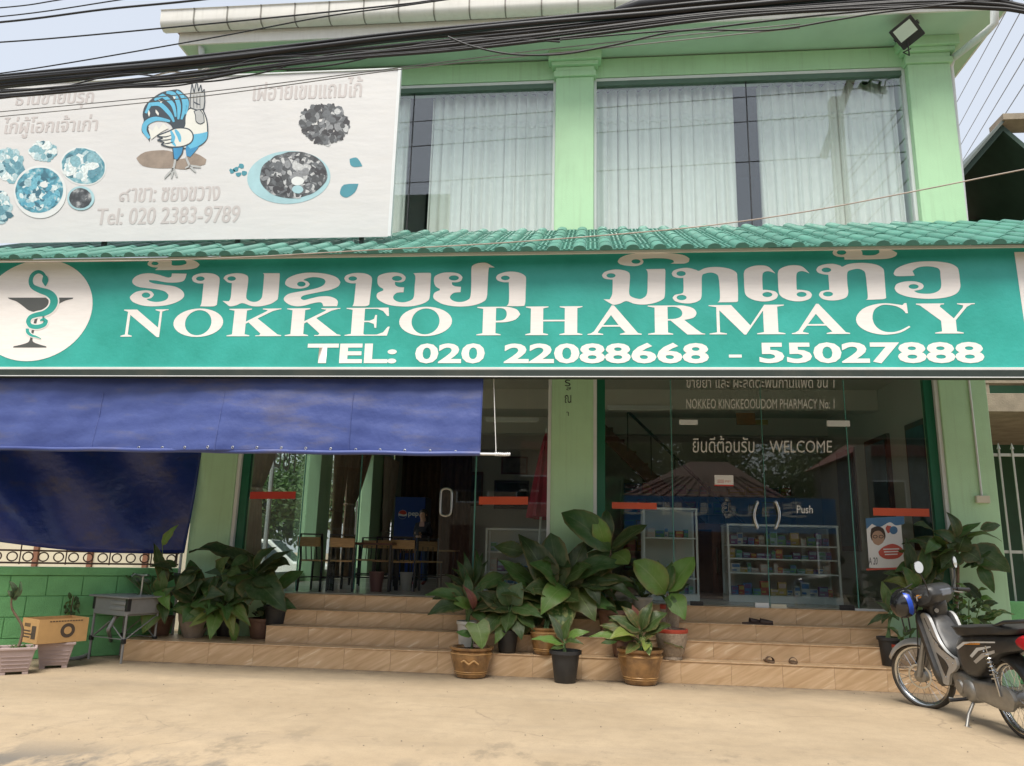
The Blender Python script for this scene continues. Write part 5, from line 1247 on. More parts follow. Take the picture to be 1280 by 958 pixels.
POTS = {
 'glazed': (mat('brown_glazed_pot', (.17, .085, .035), .25, .3, 7, coat=.4, c2=(.26, .14, .05)), [(.62, 0), (.70, .03), (.74, .10), (.88, .40), (1.0, .72), (1.0, .84), (.94, .88), (1.04, .93), (1.06, 1.0), (.92, 1.0), (.86, .90)]),
 'black': (mat('black_nursery_pot', (.022, .023, .025), .5, .15, 9, dirt=.3), [(.64, 0), (.68, .02), (.90, .88), (1.04, .89), (1.04, 1.0), (.94, 1.0), (.90, .88)]),
 'white': (mat('white_painted_pot', (.52, .50, .45), .4, .1, 8, dirt=.3, dirtc=(.3, .27, .2)), [(.66, 0), (.70, .04), (.92, .88), (1.02, .90), (1.02, 1.0), (.92, 1.0), (.88, .9)]),
 'stone': (mat('speckled_stone_pot', (.33, .26, .19), .8, .25, 30, bump=.5, bscale=50), [(.60, 0), (.66, .02), (.62, .10), (.76, .22), (.94, .55), (1.0, .80), (1.02, .86), (1.02, 1.0), (.9, 1.0), (.86, .88)]),
 'bowl': (mat('beige_concrete_pot', (.27, .22, .17), .8, .2, 10, bump=.4, bscale=40), [(.58, 0), (.62, .05), (.80, .35), (.98, .70), (1.02, .92), (1.02, 1.0), (.92, 1.0), (.88, .9)]),
 'terra': (mat('dull_terracotta_pot', (.20, .11, .075), .8, .25, 10, dirt=.4), [(.66, 0), (.72, .04), (.92, .84), (1.03, .86), (1.03, 1.0), (.92, 1.0), (.88, .88)])}
RIMRED = mat('red_pot_rim', (.42, .055, .03), .5, .15)
BAND = mat('ochre_pot_band', (.42, .24, .09), .35, .2)
def potted(name, label, kind, u, v, z, r, h, rim=None, cat='potted plant', group='potted plants on the entrance steps', wob=0.0, rz=0.0, yy=None):
    p = PZ(u, v, z); p.y += r * .6
    if yy: p = PY(u, v, yy)
    p.z = z
    t = thing(name, label, cat, p, 0, group)
    m, prof = POTS[kind]
    pr = [(a * r, b * h) for a, b in prof]
    po_ = B().lathe(pr, 32, wob=wob).build('pot', m, t, smooth=40)
    B().lathe([(.001, h * .90), (r * .89, h * .90)], 24, cap=False).build('soil', SOIL, t)
    if rim: B().lathe([(r * 1.025, h * .88), (r * 1.045, h * .90), (r * 1.045, h * 1.0), (r * 1.0, h * 1.012), (r * .93, h * 1.005)], 32, cap=False).build('rim', rim, po_, smooth=50)
    if kind == 'glazed':
        for zz_ in (.16, .22, .80):
            rr = next(a + (a2 - a) * (zz_ - b) / (b2 - b) for (a, b), (a2, b2) in zip(prof, prof[1:]) if b <= zz_ <= b2) * r
            B().lathe([(rr - .002, h * zz_ - .008), (rr + .006, h * zz_), (rr - .002, h * zz_ + .008)], 32, cap=False).build('band', BAND, po_, smooth=60)
    t['top'] = h
    return t
def leaves_px(t, specs, yb, key='mid', shape='ovate', stem=True):
    """specs: base px, tip px, width px, [tip depth change, key, shape, face]"""
    top = t.location + V((0, 0, t['top'] * .9))
    for sp_ in specs:
        (bu, bv), (tu, tv), wpx = sp_[:3]
        dy = sp_[3] if len(sp_) > 3 else rp.uniform(-.18, .05)
        k = sp_[4] if len(sp_) > 4 and sp_[4] else key; sh_ = sp_[5] if len(sp_) > 5 and sp_[5] else shape; fc_ = sp_[6] if len(sp_) > 6 else .6
        b0 = PY(bu, bv, yb); t0 = PY(tu, tv, yb + dy)
        add_leaf(t, b0, t0, wpx * yb / 960 * 1.05, sh_, k, fc_)
        if stem: add_stem(t, [top + V((rp.uniform(-.03, .03), rp.uniform(-.03, .03), 0)), (top + b0) / 2 + V((0, 0, .06)), b0], .009)
    if 'top' in t: del t['top']
def fill(t, n, u0, u1, v0, v1, y, L, W, keys, shape='ovate'):
    for i in range(n):
        u, v = rp.uniform(u0, u1), rp.uniform(v0, v1); b0 = PY(u, v, y + rp.uniform(-.1, .25)); cx = (u0 + u1) / 2
        d = V(((u - cx) / (u1 - u0) * 2.2 + rp.uniform(-.4, .4), rp.uniform(-.9, .3), rp.uniform(-.7, .6))).normalized(); q = rp.uniform(.7, 1.2)
        add_leaf(t, b0, b0 + d * L * q, W * q, shape, rp.choice(keys), rp.uniform(.3, .8))
def rosette(t, n, L, W, elev=(10, 70), key='mid', shape='ovate', stemh=(.1, .35), reach=.25, keys=None, face=.25):
    top = t.location + V((0, 0, t.get('top', .3) * .9))
    for i in range(n):
        a = 2.4 * i + rp.uniform(-.3, .3); el = R_(rp.uniform(*elev)); q = rp.uniform(.75, 1.15)
        sh_ = rp.uniform(*stemh); b0 = top + V((math.cos(a) * reach * rp.uniform(.2, 1), math.sin(a) * reach * rp.uniform(.2, 1), sh_))
        d = V((math.cos(a) * math.cos(el), math.sin(a) * math.cos(el), math.sin(el)))
        tip = b0 + d * L * q + V((0, 0, -.12 * L))
        add_leaf(t, b0, tip, W * q, shape, rp.choice(keys) if keys else key, face)
        add_stem(t, [top, (top + b0) / 2 + V((0, 0, .05)), b0], .007)

GC = 'potted plants in the middle cluster on the steps'
# middle cluster ----------------------------------------------------
t = potted('rubber_plant', 'tall rubber plant with big rounded leaves in front of the central column', 'terra', 766, 800, SZ[1], .20, .34, group=GC, yy=10.5)
leaves_px(t, [((764, 688), (702, 641), 36, -.1, 'deep', 'round', .75), ((756, 684), (743, 645), 21, -.15, 'bright', 'round', .8), ((758, 682), (758, 637), 17, .05, 'deep', 'round', .8), ((764, 686), (809, 656), 20, -.05, 'mid', 'round', .5),
  ((762, 690), (720, 714), 22, -.2, 'deep', 'round', .6), ((766, 692), (786, 706), 24, -.25, 'bright', 'round', .6), ((766, 690), (798, 672), 18, .2, 'deep', 'round', .4), ((768, 700), (742, 726), 20, -.2, 'deep', 'ovate', .6)], 10.55, stem=False)
add_stem(t, [t.location + V((0, 0, .3)), PY(764, 740, 10.6), PY(763, 686, 10.55)], .022, STEMB)
t = potted('giant_leaf_plant', 'largest broad leaved plant at the centre of the step plants', 'glazed', 682, 812, SZ[0], .20, .33, group=GC, yy=10.2)
leaves_px(t, [((690, 742), (648, 668), 36, .05, 'deep', 'ovate', .7), ((700, 735), (688, 666), 36, .1, 'deep', 'round', .7), ((712, 738), (733, 676), 36, .05, 'deep', 'ovate', .6), ((682, 745), (622, 700), 30, -.05, 'mid', 'ovate', .5), ((690, 750), (618, 742), 32, -.25, 'mid', 'ovate', .5), ((688, 752), (640, 782), 30, -.3, 'mid', 'ovate', .5),
  ((694, 745), (655, 738), 34, -.35, 'mid', 'ovate', .6), ((704, 748), (706, 797), 38, -.35, 'spot', 'ovate', .85), ((708, 735), (676, 770), 32, -.4, 'bright', 'ovate', .7), ((714, 735), (744, 777), 36, -.35, 'bright', 'ovate', .8), ((716, 732), (792, 728), 28, -.2, 'mid', 'ovate', .45), ((718, 738), (798, 750), 26, -.25, 'deep', 'ovate', .5), ((714, 725), (786, 706), 26, .0, 'deep', 'ovate', .5),
  ((705, 728), (740, 708), 34, -.25, 'mid', 'ovate', .6), ((698, 730), (662, 704), 34, -.2, 'mid', 'ovate', .6), ((716, 742), (772, 768), 26, -.3, 'mid', 'ovate', .5), ((700, 742), (724, 752), 30, -.45, 'mid', 'ovate', .7)], 10.45)
t = potted('black_potted_plant', 'leafy plant in a black pot on the lowest step, left of the glazed pot', 'black', 634, 814, SZ[0], .155, .28, group=GC, yy=10.22)
leaves_px(t, [((630, 768), (604, 802), 22, -.2, 'mid'), ((634, 766), (618, 806), 18, -.25, 'bright'), ((640, 766), (652, 800), 22, -.25, 'mid'), ((636, 762), (600, 764), 24, -.15, 'deep'), ((640, 760), (678, 772), 22, -.2, 'mid'), ((634, 760), (596, 740), 26, -.1, 'deep'), ((640, 756), (652, 728), 26, -.1, 'grey'), ((636, 758), (622, 726), 24, .05, 'deep'), ((644, 764), (668, 790), 20, -.2, 'mid'), ((638, 764), (632, 792), 20, -.3, 'mid')], 10.25)
t = potted('philodendron', 'philodendron with one reddish young leaf in a white painted pot', 'white', 583, 806, SZ[0] + .0, .135, .37, group=GC, yy=10.22)
leaves_px(t, [((580, 752), (531, 744), 17, -.1, 'mid'), ((582, 758), (534, 770), 22, -.2, 'deep'), ((582, 752), (556, 728), 16, 0, 'deep'), ((592, 764), (577, 731), 11, -.15, 'red', 'lance'), ((588, 756), (604, 734), 14, 0, 'deep', 'lance'), ((588, 760), (560, 752), 16, -.1, 'bright'), ((590, 762), (622, 758), 16, -.1, 'deep'), ((586, 750), (584, 716), 12, .1, 'deep', 'lance'), ((590, 766), (612, 780), 14, -.1, 'mid')], 10.2)
t = potted('heart_leaf_plant', 'single heart shaped leaf plant in a brown dragon glazed pot', 'glazed', 586, 849, 0, .26, .36, group=GC, wob=.008)
leaves_px(t, [((596, 780), (602, 812), 30, -.1, 'bright', 'heart', .9), ((590, 795), (570, 790), 12, 0, 'mid', 'ovate', .5)], 9.85)
dg = B(); dgp = [V((.05 + .10 * math.cos(a) * (1 - a / 9), 0, .21 + .05 * math.sin(a))) for a in [i * .5 for i in range(2, 13)]]
b = B()
for i in range(9):
    a = -1.9 + i * .09
    b.tube([V((.262 * math.cos(a), .262 * math.sin(a), .20 + .02 * math.sin(i * 1.2))), V((.262 * math.cos(a + .1), .262 * math.sin(a + .1), .20 + .02 * math.sin((i + 1) * 1.2)))], .012, 6)
b.build('dragon_relief', BAND, t, smooth=80)
t = potted('seedling_plant', 'small seedling in a black plastic pot on the ground', 'black', 706, 855, 0, .19, .37, group=GC)
leaves_px(t, [((704, 806), (664, 799), 13, -.1, 'bright'), ((704, 802), (686, 768), 12, 0, 'grey'), ((708, 800), (738, 790), 12, -.1, 'bright'), ((706, 806), (730, 806), 10, -.2, 'mid'), ((704, 800), (712, 772), 12, -.05, 'mid'), ((704, 808), (688, 812), 10, -.15, 'mid')], 9.85)
t = potted('croton', 'drooping croton in a wide brown glazed pot at the front', 'glazed', 802, 858, 0, .27, .41, group=GC, wob=.02)
leaves_px(t, [((792, 800), (736, 796), 15, -.15, 'bright'), ((794, 798), (762, 800), 20, -.25, 'yellow'), ((798, 804), (782, 818), 14, -.25, 'croton'), ((808, 800), (806, 814), 12, -.3, 'yellow'), ((806, 800), (822, 792), 16, -.1, 'croton'), ((804, 790), (834, 766), 24, 0, 'mid'), ((802, 786), (790, 756), 14, 0, 'red', 'lance'), ((800, 790), (762, 770), 18, -.05, 'mid'), ((802, 788), (816, 752), 16, .05, 'mid'), ((800, 792), (748, 782), 16, -.1, 'croton'), ((806, 794), (838, 784), 14, -.15, 'mid'), ((804, 796), (812, 820), 14, -.3, 'spot'), ((798, 786), (776, 758), 12, .05, 'croton', 'lance')], 9.85)
t = potted('young_dracaena', 'broad leaved sapling in a speckled stone pot with a red rim', 'stone', 840, 826, SZ[0], .195, .36, RIMRED, group=GC, yy=10.2)
leaves_px(t, [((832, 742), (792, 701), 34, -.05, 'bright', 'round', .7), ((836, 740), (868, 696), 28, -.05, 'bright', 'round', .6), ((834, 740), (840, 702), 16, .1, 'mid', 'lance'), ((838, 742), (856, 776), 24, -.2, 'bright', 'ovate', .8), ((832, 744), (812, 724), 16, .15, 'mid'), ((836, 746), (862, 730), 14, .1, 'deep'), ((834, 738), (822, 700), 12, .1, 'mid', 'lance'), ((834, 745), (846, 768), 14, -.1, 'mid')], 10.3, stem=False)
add_stem(t, [t.location + V((0, 0, .33)), PY(834, 775, 10.32), PY(834, 742, 10.3)], .024, STEMB)
t = potted('hidden_red_rim_plant', 'plant stub in a red rimmed pot behind the stone pot', 'stone', 838, 789, SZ[1], .125, .42, RIMRED, group=GC, yy=10.5); rosette(t, 5, .18, .07, key='mid', stemh=(.05, .12), reach=.06); 
t = potted('dark_dracaena', 'dark narrow leaved plant behind the philodendron near the glass', 'black', 590, 770, SZ[2], .13, .25, group=GC, yy=10.78)
leaves_px(t, [((585, 735), (570, 700), 10, .0, 'deep', 'lance'), ((588, 735), (580, 690), 11, .0, 'deep', 'lance'), ((592, 735), (594, 686), 11, .1, 'deep', 'lance'), ((596, 735), (610, 700), 10, 0, 'deep', 'lance'), ((594, 738), (622, 715), 10, -.05, 'deep', 'lance'), ((586, 738), (556, 718), 10, -.05, 'deep', 'lance'), ((590, 736), (604, 690), 10, .1, 'deep', 'lance'), ((588, 738), (565, 710), 9, 0, 'mid', 'lance')], 10.75)
t['group'] = GC
t = potted('bushy_plant', 'bushy plant in a white pot between the rubber plant and stone pot', 'white', 803, 776, SZ[2], .14, .30, group=GC, yy=10.78); rosette(t, 14, .22, .10, keys=['deep', 'mid'], stemh=(.02, .18), reach=.14)
t = potted('terracotta_plant', 'dark pot with shaded leaves half hidden behind the croton', 'terra', 778, 818, SZ[0], .15, .24, group=GC, yy=10.24); rosette(t, 7, .24, .10, key='deep', stemh=(.03, .15), reach=.1)
fill(bpy.data.objects['giant_leaf_plant'], 30, 630, 780, 690, 775, 10.5, .42, .24, ['deep', 'mid', 'deep', 'mid'])
fill(bpy.data.objects['black_potted_plant'], 14, 605, 660, 735, 785, 10.3, .28, .15, ['deep', 'mid'])
fill(bpy.data.objects['philodendron'], 8, 555, 620, 735, 775, 10.25, .24, .11, ['deep', 'mid'])
fill(bpy.data.objects['croton'], 8, 770, 830, 775, 805, 9.95, .24, .10, ['mid', 'croton', 'bright'])
fill(bpy.data.objects['rubber_plant'], 10, 735, 790, 690, 740, 10.6, .34, .18, ['deep', 'mid'])
# left cluster --------------------------------------------------------
GL = 'potted plants in the left cluster below the column'
t = potted('tall_arum', 'tall climbing arum nearest the grey sink', 'terra', 195, 795, SZ[0], .16, .26, group=GL)
leaves_px(t, [((203, 682), (223, 656), 11, -.05, 'bright', 'ovate', .7), ((206, 735), (192, 679), 17, .0, 'mid', 'ovate', .6), ((200, 742), (205, 712), 17, -.05, 'mid', 'ovate', .6), ((198, 738), (212, 764), 18, -.15, 'bright', 'ovate', .8), ((196, 756), (178, 792), 24, -.25, 'bright', 'ovate', .85), ((204, 752), (206, 780), 16, -.2, 'mid', 'ovate', .8), ((200, 748), (190, 720), 14, 0, 'deep'), ((190, 745), (150, 712), 14, .25, 'mid', 'lance', .5), ((202, 750), (222, 738), 16, .1, 'deep')], 10.35)
t = potted('beige_bowl_plant', 'dark leafy plant in a beige bowl shaped pot', 'bowl', 235, 798, SZ[0], .215, .33, group=GL)
leaves_px(t, [((240, 752), (212, 735), 28, -.05, 'deep'), ((242, 745), (218, 716), 28, .1, 'deep'), ((246, 742), (238, 700), 26, .15, 'deep'), ((250, 748), (276, 722), 30, .0, 'deep'), ((240, 756), (214, 764), 24, -.15, 'mid'), ((246, 758), (228, 780), 22, -.25, 'mid'), ((250, 752), (282, 744), 26, -.15, 'grey'), ((246, 748), (262, 762), 26, -.3, 'mid'), ((244, 746), (254, 728), 30, -.2, 'grey')], 10.45)
t = potted('peace_lily', 'peace lily with bright drooping leaves hanging over the lowest step', 'black', 278, 796, SZ[0], .18, .24, group=GL)
leaves_px(t, [((274, 762), (262, 800), 20, -.3, 'bright', 'ovate', .9), ((280, 762), (292, 796), 18, -.3, 'yellow', 'ovate', .85), ((286, 760), (314, 784), 18, -.25, 'bright', 'ovate', .6), ((268, 760), (228, 778), 20, -.2, 'bright', 'lance', .6), ((268, 764), (236, 784), 12, -.25, 'yellow', 'lance', .6), ((272, 756), (250, 735), 24, -.05, 'mid'), ((280, 752), (296, 724), 26, 0, 'deep'), ((284, 756), (312, 746), 24, -.15, 'mid'), ((276, 752), (268, 720), 26, .05, 'deep'), ((278, 758), (284, 776), 22, -.35, 'mid'), ((270, 758), (258, 770), 20, -.3, 'mid')], 10.4)
t = potted('big_leaf_alocasia', 'large dark alocasia in a black pot beside the restaurant doorway', 'black', 346, 778, SZ[0], .19, .45, group=GL, yy=10.72)
leaves_px(t, [((318, 728), (358, 764), 40, -.25, 'deep', 'ovate', .8), ((322, 715), (364, 688), 20, -.1, 'deep', 'ovate', .5), ((318, 712), (346, 684), 18, .05, 'deep', 'ovate', .5), ((312, 712), (268, 692), 30, -.05, 'deep', 'ovate', .5), ((310, 715), (236, 690), 26, .05, 'deep', 'ovate', .45), ((312, 720), (280, 750), 36, -.2, 'mid', 'ovate', .7), ((316, 722), (310, 757), 36, -.3, 'mid', 'ovate', .8), ((322, 716), (362, 706), 26, .05, 'deep', 'ovate', .5), ((316, 710), (306, 690), 24, .1, 'mid', 'ovate', .6), ((314, 714), (256, 716), 28, -.15, 'grey', 'ovate', .5), ((320, 720), (344, 736), 30, -.2, 'deep', 'ovate', .7)], 10.55)
t = potted('terracotta_succulent', 'small round leaved succulent in a dull terracotta pot', 'terra', 321, 799, SZ[0], .19, .27, group=GL)
rosette(t, 16, .10, .08, key='grey', shape='round', stemh=(.0, .12), reach=.12)
fill(bpy.data.objects['beige_bowl_plant'], 22, 210, 285, 705, 775, 10.5, .34, .18, ['deep', 'mid', 'deep'])
fill(bpy.data.objects['peace_lily'], 16, 245, 320, 730, 780, 10.45, .30, .15, ['mid', 'deep', 'bright'])
fill(bpy.data.objects['big_leaf_alocasia'], 14, 280, 350, 695, 760, 10.6, .40, .22, ['deep', 'mid', 'deep'])
fill(bpy.data.objects['tall_arum'], 8, 180, 225, 715, 770, 10.4, .28, .13, ['mid', 'deep'])
# right cluster -------------------------------------------------------
GR = 'potted plants in the right cluster behind the motorbike'
t = potted('dieffenbachia', 'tall dieffenbachia against the right green column', 'terra', 1186, 800, SZ[0], .2, .3, group=GR, yy=10.68)
leaves_px(t, [((1196, 672), (1226, 653), 14, 0, 'mid', 'ovate', .4), ((1204, 676), (1252, 677), 12, -.1, 'bright', 'ovate', .3), ((1212, 684), (1264, 716), 30, -.1, 'deep', 'ovate', .8), ((1224, 706), (1243, 742), 15, -.1, 'deep', 'ovate', .8), ((1196, 672), (1182, 640), 14, .05, 'mid'), ((1194, 678), (1166, 664), 15, 0, 'deep'), ((1198, 690), (1206, 668), 24, .0, 'mid'), ((1192, 684), (1160, 690), 20, -.1, 'deep'), ((1196, 690), (1176, 712), 24, -.15, 'mid'), ((1202, 688), (1226, 702), 26, -.1, 'mid', 'ovate', .7), ((1194, 680), (1192, 650), 14, .1, 'deep'), ((1200, 680), (1222, 664), 12, .1, 'deep')], 10.6, stem=False)
add_stem(t, [t.location + V((0, 0, .28)), PY(1197, 740, 10.66), PY(1196, 676, 10.6)], .028, STEMB)
t = potted('glass_side_plant', 'leafy plant beside the poster, in front of the pharmacy glass', 'black', 1150, 790, SZ[0], .17, .3, group=GR, yy=10.6)
leaves_px(t, [((1148, 730), (1132, 672), 18, .05, 'deep'), ((1152, 728), (1158, 676), 16, .0, 'deep', 'lance'), ((1146, 735), (1128, 708), 18, -.05, 'mid'), ((1150, 738), (1138, 760), 20, -.15, 'mid'), ((1154, 735), (1172, 706), 16, 0, 'deep'), ((1148, 730), (1140, 690), 16, .1, 'deep'), ((1144, 740), (1106, 742), 12, 0, 'bright', 'lance'), ((1144, 738), (1104, 726), 14, 0, 'yellow', 'lance')], 10.6)
t = potted('small_bushy_plant', 'dense small leaved bush behind the motorbike handlebars', 'terra', 1212, 812, SZ[0], .2, .3, group=GR, yy=10.5)
for i in range(70):
    a = rp.uniform(0, 6.28); rr = rp.uniform(0, .24); z = rp.uniform(.28, .85)
    b0 = t.location + V((math.cos(a) * rr, math.sin(a) * rr, z)); add_leaf(t, b0, b0 + V((math.cos(a) * .09, math.sin(a) * .09, rp.uniform(-.04, .07))), rp.uniform(.05, .08), 'round', rp.choice(['mid', 'bright', 'deep']), .4)
for i in range(7):
    a = i * .9; add_stem(t, [t.location + V((0, 0, .26)), t.location + V((math.cos(a) * .1, math.sin(a) * .1, .55)), t.location + V((math.cos(a) * .2, math.sin(a) * .2, .8))], .008)
t = potted('wide_low_plant', 'plant with an arching mottled leaf beside the right column base', 'terra', 1250, 800, SZ[0], .17, .26, group=GR, yy=10.5)
leaves_px(t, [((1232, 776), (1268, 768), 12, -.1, 'spot', 'ovate', .4), ((1234, 778), (1222, 770), 12, 0, 'mid'), ((1236, 776), (1246, 762), 12, .05, 'mid'), ((1230, 780), (1216, 776), 10, 0, 'spot')], 10.5)
t = potted('step_edge_plant', 'spiky dark plant in a tapered black pot at the right end of steps', 'black', 1111, 808, SZ[0], .13, .34, group=GR, yy=10.35)
leaves_px(t, [((1112, 768), (1084, 782), 8, -.05, 'deep', 'lance'), ((1112, 766), (1094, 752), 8, 0, 'deep', 'lance'), ((1114, 764), (1110, 738), 10, 0, 'mid', 'lance'), ((1116, 766), (1134, 746), 10, 0, 'mid', 'lance'), ((1114, 768), (1124, 776), 10, -.1, 'deep'), ((1112, 770), (1102, 780), 9, -.1, 'deep', 'lance'), ((1114, 764), (1102, 726), 14, .1, 'bright', 'ovate'), ((1116, 768), (1132, 766), 10, -.1, 'mid')], 10.45)
t = potted('red_rim_plant', 'low plant in a red rimmed pot touching the motorbike front wheel', 'stone', 1130, 822, SZ[0], .15, .26, RIMRED, group=GR, yy=10.28); rosette(t, 10, .2, .07, keys=['mid', 'deep'], stemh=(.03, .15), reach=.08)
fill(bpy.data.objects['dieffenbachia'], 22, 1165, 1225, 660, 730, 10.62, .36, .18, ['deep', 'mid'])
fill(bpy.data.objects['glass_side_plant'], 18, 1120, 1175, 690, 765, 10.6, .30, .13, ['deep', 'mid'])
fill(bpy.data.objects['small_bushy_plant'], 30, 1190, 1235, 740, 800, 10.5, .14, .08, ['mid', 'bright', 'deep'])
# planter plants
t = pl1; base = t.location + V((0, 0, .25))
add_stem(t, [base, base + V((.02, 0, .25)), PY(18, 760, t.location.y), PY(19, 745, t.location.y)], .02, STEMB)
for tip, w in (((14, 726), 9), ((27, 735), 8), ((22, 745), 8), ((12, 738), 7), ((25, 726), 6)): add_leaf(t, PY(19, 748, t.location.y), PY(tip[0], tip[1], t.location.y - .03), w * .0095, 'round', 'grey', .8)
for i in range(18):
    a = rp.uniform(0, 6.28); b0 = base + V((math.cos(a) * rp.uniform(0, .14), math.sin(a) * rp.uniform(0, .1), .0)); add_leaf(t, b0, b0 + V((rp.uniform(-.05, .05), rp.uniform(-.05, .05), .06)), .03, 'round', 'mid', .3)
t = thing('young_tree', 'thin young tree with hanging leaves between the box and sink', 'plant', wl(.42, .12, 0))
y0 = t.location.y
add_stem(t, [t.location, PY(88, 770, y0), PY(92, 745, y0)], .012, STEMB)
for i in range(26):
    b0 = PY(rp.uniform(82, 102), rp.uniform(740, 785), y0 + rp.uniform(-.08, .05)); add_leaf(t, b0, b0 + V((rp.uniform(-.06, .06), rp.uniform(-.05, .03), -rp.uniform(.05, .11))), rp.uniform(.03, .05), 'ovate', rp.choice(['mid', 'bright', 'deep']), .7)
for o in bpy.data.objects:
    if 'top' in o: del o['top']

# ================================================================== FLOODLIGHT
fl = thing('floodlight', 'square black floodlight mounted on the right column capital', 'floodlight', PY(1133, 40, 10.35), scale=.8)
look = (CAM - fl.location).normalized() + V((0, 0, -.25)); look.normalize()
q_ = look.to_track_quat('Z', 'Y').to_matrix().to_4x4() @ M.Rotation(R_(28), 4, 'Z')
def fo(name, b, m, **k):
    o = b.build(name, m, fl, **k); o.matrix_local = q_; return o
fo('housing', B().box(-.21, .21, -.24, .20, -.06, .03), BLACK, bevel=.012)
fo('lens_frame', B().box(-.215, .215, -.12, .205, .031, .05), BLACKM, bevel=.006)
fo('lens', B().box(-.16, .16, -.09, .16, .051, .058), mat('frosted_lens', (.62, .70, .60), .2, .05))
for i in range(5): fo('cooling_fin', B().box(-.19 + i * .09, -.18 + i * .09, -.2, .18, -.10, -.061), BLACK)
fo('bracket', B().box(-.235, -.217, -.03, .03, -.16, .01).box(.217, .235, -.03, .03, -.16, .01).box(-.235, .235, -.03, .03, -.18, -.161), BLACKM)
B().tube([V((0, 0, -.05)), V((.1, .2, -.35)), PY(1128, 72, 10.8) - fl.location, PY(1140, 66, 10.78) - fl.location], .012, 6).build('flex', BLACK, fl)

# ================================================================== RIGHT NEIGHBOUR
nb = thing('neighbouring_house', 'neighbouring house with dark green walls and a balustraded balcony, right edge', 'house', (9, 18, 0))
def no(name, b, m, par=None, **k):
    o = b.build(name, m, par or nb, **k)
    if par is None: o.matrix_parent_inverse = M.Translation((-9, -18, 0))
    return o
DG = mat('dark_green_wall', (.015, .07, .03), .6, .2, 2, dirt=.4, dirtc=(.02, .03, .02)); CONC = mat('weathered_concrete', (.33, .28, .21), .85, .2, 3, bump=.3, bscale=40, dirt=.5, dirtc=(.12, .10, .07))
no('wall', B().box(6.6, 16, 17.5, 17.8, 0, 9.3), DG); no('wall', B().box(6.6, 6.8, 14.2, 17.49, 0, 3.6), DG)
zb = PY(1240, 520, 14.0).z
no('balcony_slab', B().box(6.6, 16, 13.6, 17.49, zb, zb + .32), CONC, bevel=.01); no('balcony_kerb', B().box(6.6, 16, 13.6, 13.8, zb + .5, zb + .58), CONC)
for i in range(10): no('balcony_pier', B().box(6.62 + i * .85, 6.82 + i * .85, 13.62, 13.78, zb + .321, zb + .499), CONC)
bal = B().lathe([(.05, 0), (.07, .02), (.05, .06), (.075, .16), (.085, .24), (.05, .36), (.045, .42), (.07, .46), (.07, .5)], 10).mesh('baluster', smooth=60); bal.materials.append(mat('cream_baluster', (.50, .44, .34), .7, .15, 5, dirt=.3))
for i in range(24):
    o = link('baluster', bal, nb); o.location = V((6.72 + i * .2, 13.70, zb + .58)) - V((9, 18, 0))
no('balcony_rail', B().box(6.6, 11.6, 13.6, 13.8, zb + 1.08, zb + 1.18), CONC)
e0, e1 = PY(1203, 214, 15.0), PY(1253, 156, 15.0); sl_ = (e1.z - e0.z) / (e1.x - e0.x); xe = e0.x - 1.2
b = B()
b.prism([(xe, e0.z - 1.2 * sl_), (e1.x, e1.z), (e1.x + 5, e1.z - 5 * sl_), (e1.x + 5, e1.z - 5 * sl_ - .14), (e1.x, e1.z - .14), (xe, e0.z - 1.2 * sl_ - .14)], 15.0, 22, lambda x, z, d: V((x, d, z)))
no('roof', b, mat('dark_green_roof_underside', (.03, .06, .045), .7, .2, 2)); 
b = B(); b.prism([(xe - .1, e0.z - 1.3 * sl_ + .002), (e1.x, e1.z + .02), (e1.x, e1.z + .10), (xe - .1, e0.z - 1.3 * sl_ + .08)], 14.9, 22, lambda x, z, d: V((x, d, z))); no('roof_covering', b, mat('dark_metal_roof', (.09, .11, .10), .6, .2, 3))
no('ridge_cap', B().box(e1.x - .05, e1.x + 6, 14.85, 15.4, e1.z + .03, e1.z + .16), CONC)
gate = thing('metal_gate', 'pale grey barred gate between the right column and neighbour', 'gate', (6.4, 11.6, 0))
GP = mat('pale_gate_paint', (.48, .48, .44), .5, .1, 8)
gz = [PY(1260, v, 11.6).z for v in (569, 690)]
for z in (gz[0], gz[1], .45): B().box(-.85, 1.6, -.02, .02, z - .02, z + .02).build('rail', GP, gate)
gxs = [PY(u, 640, 11.6).x - 6.4 for u in (1256, 1273)]; stp = gxs[1] - gxs[0]
for i in range(-3, 11):
    x = gxs[0] + i * stp; B().box(x - .012, x + .012, -.035, -.021, .3, gz[0] + .08).build('bar', GP, gate)
    B().lathe([(.03, 0), (.02, .03), (0.002, .09)], 6, (x, -.028, gz[0] + .08)).build('spike', GP, gate)
tag(B().box(5.45, 8, 11.2, 11.35, 0, PY(1260, 752, 11.2).z).build('low_green_wall', GREEN_D, bevel=.01), 'low dark green wall below the barred gate, right of the column', 'wall')

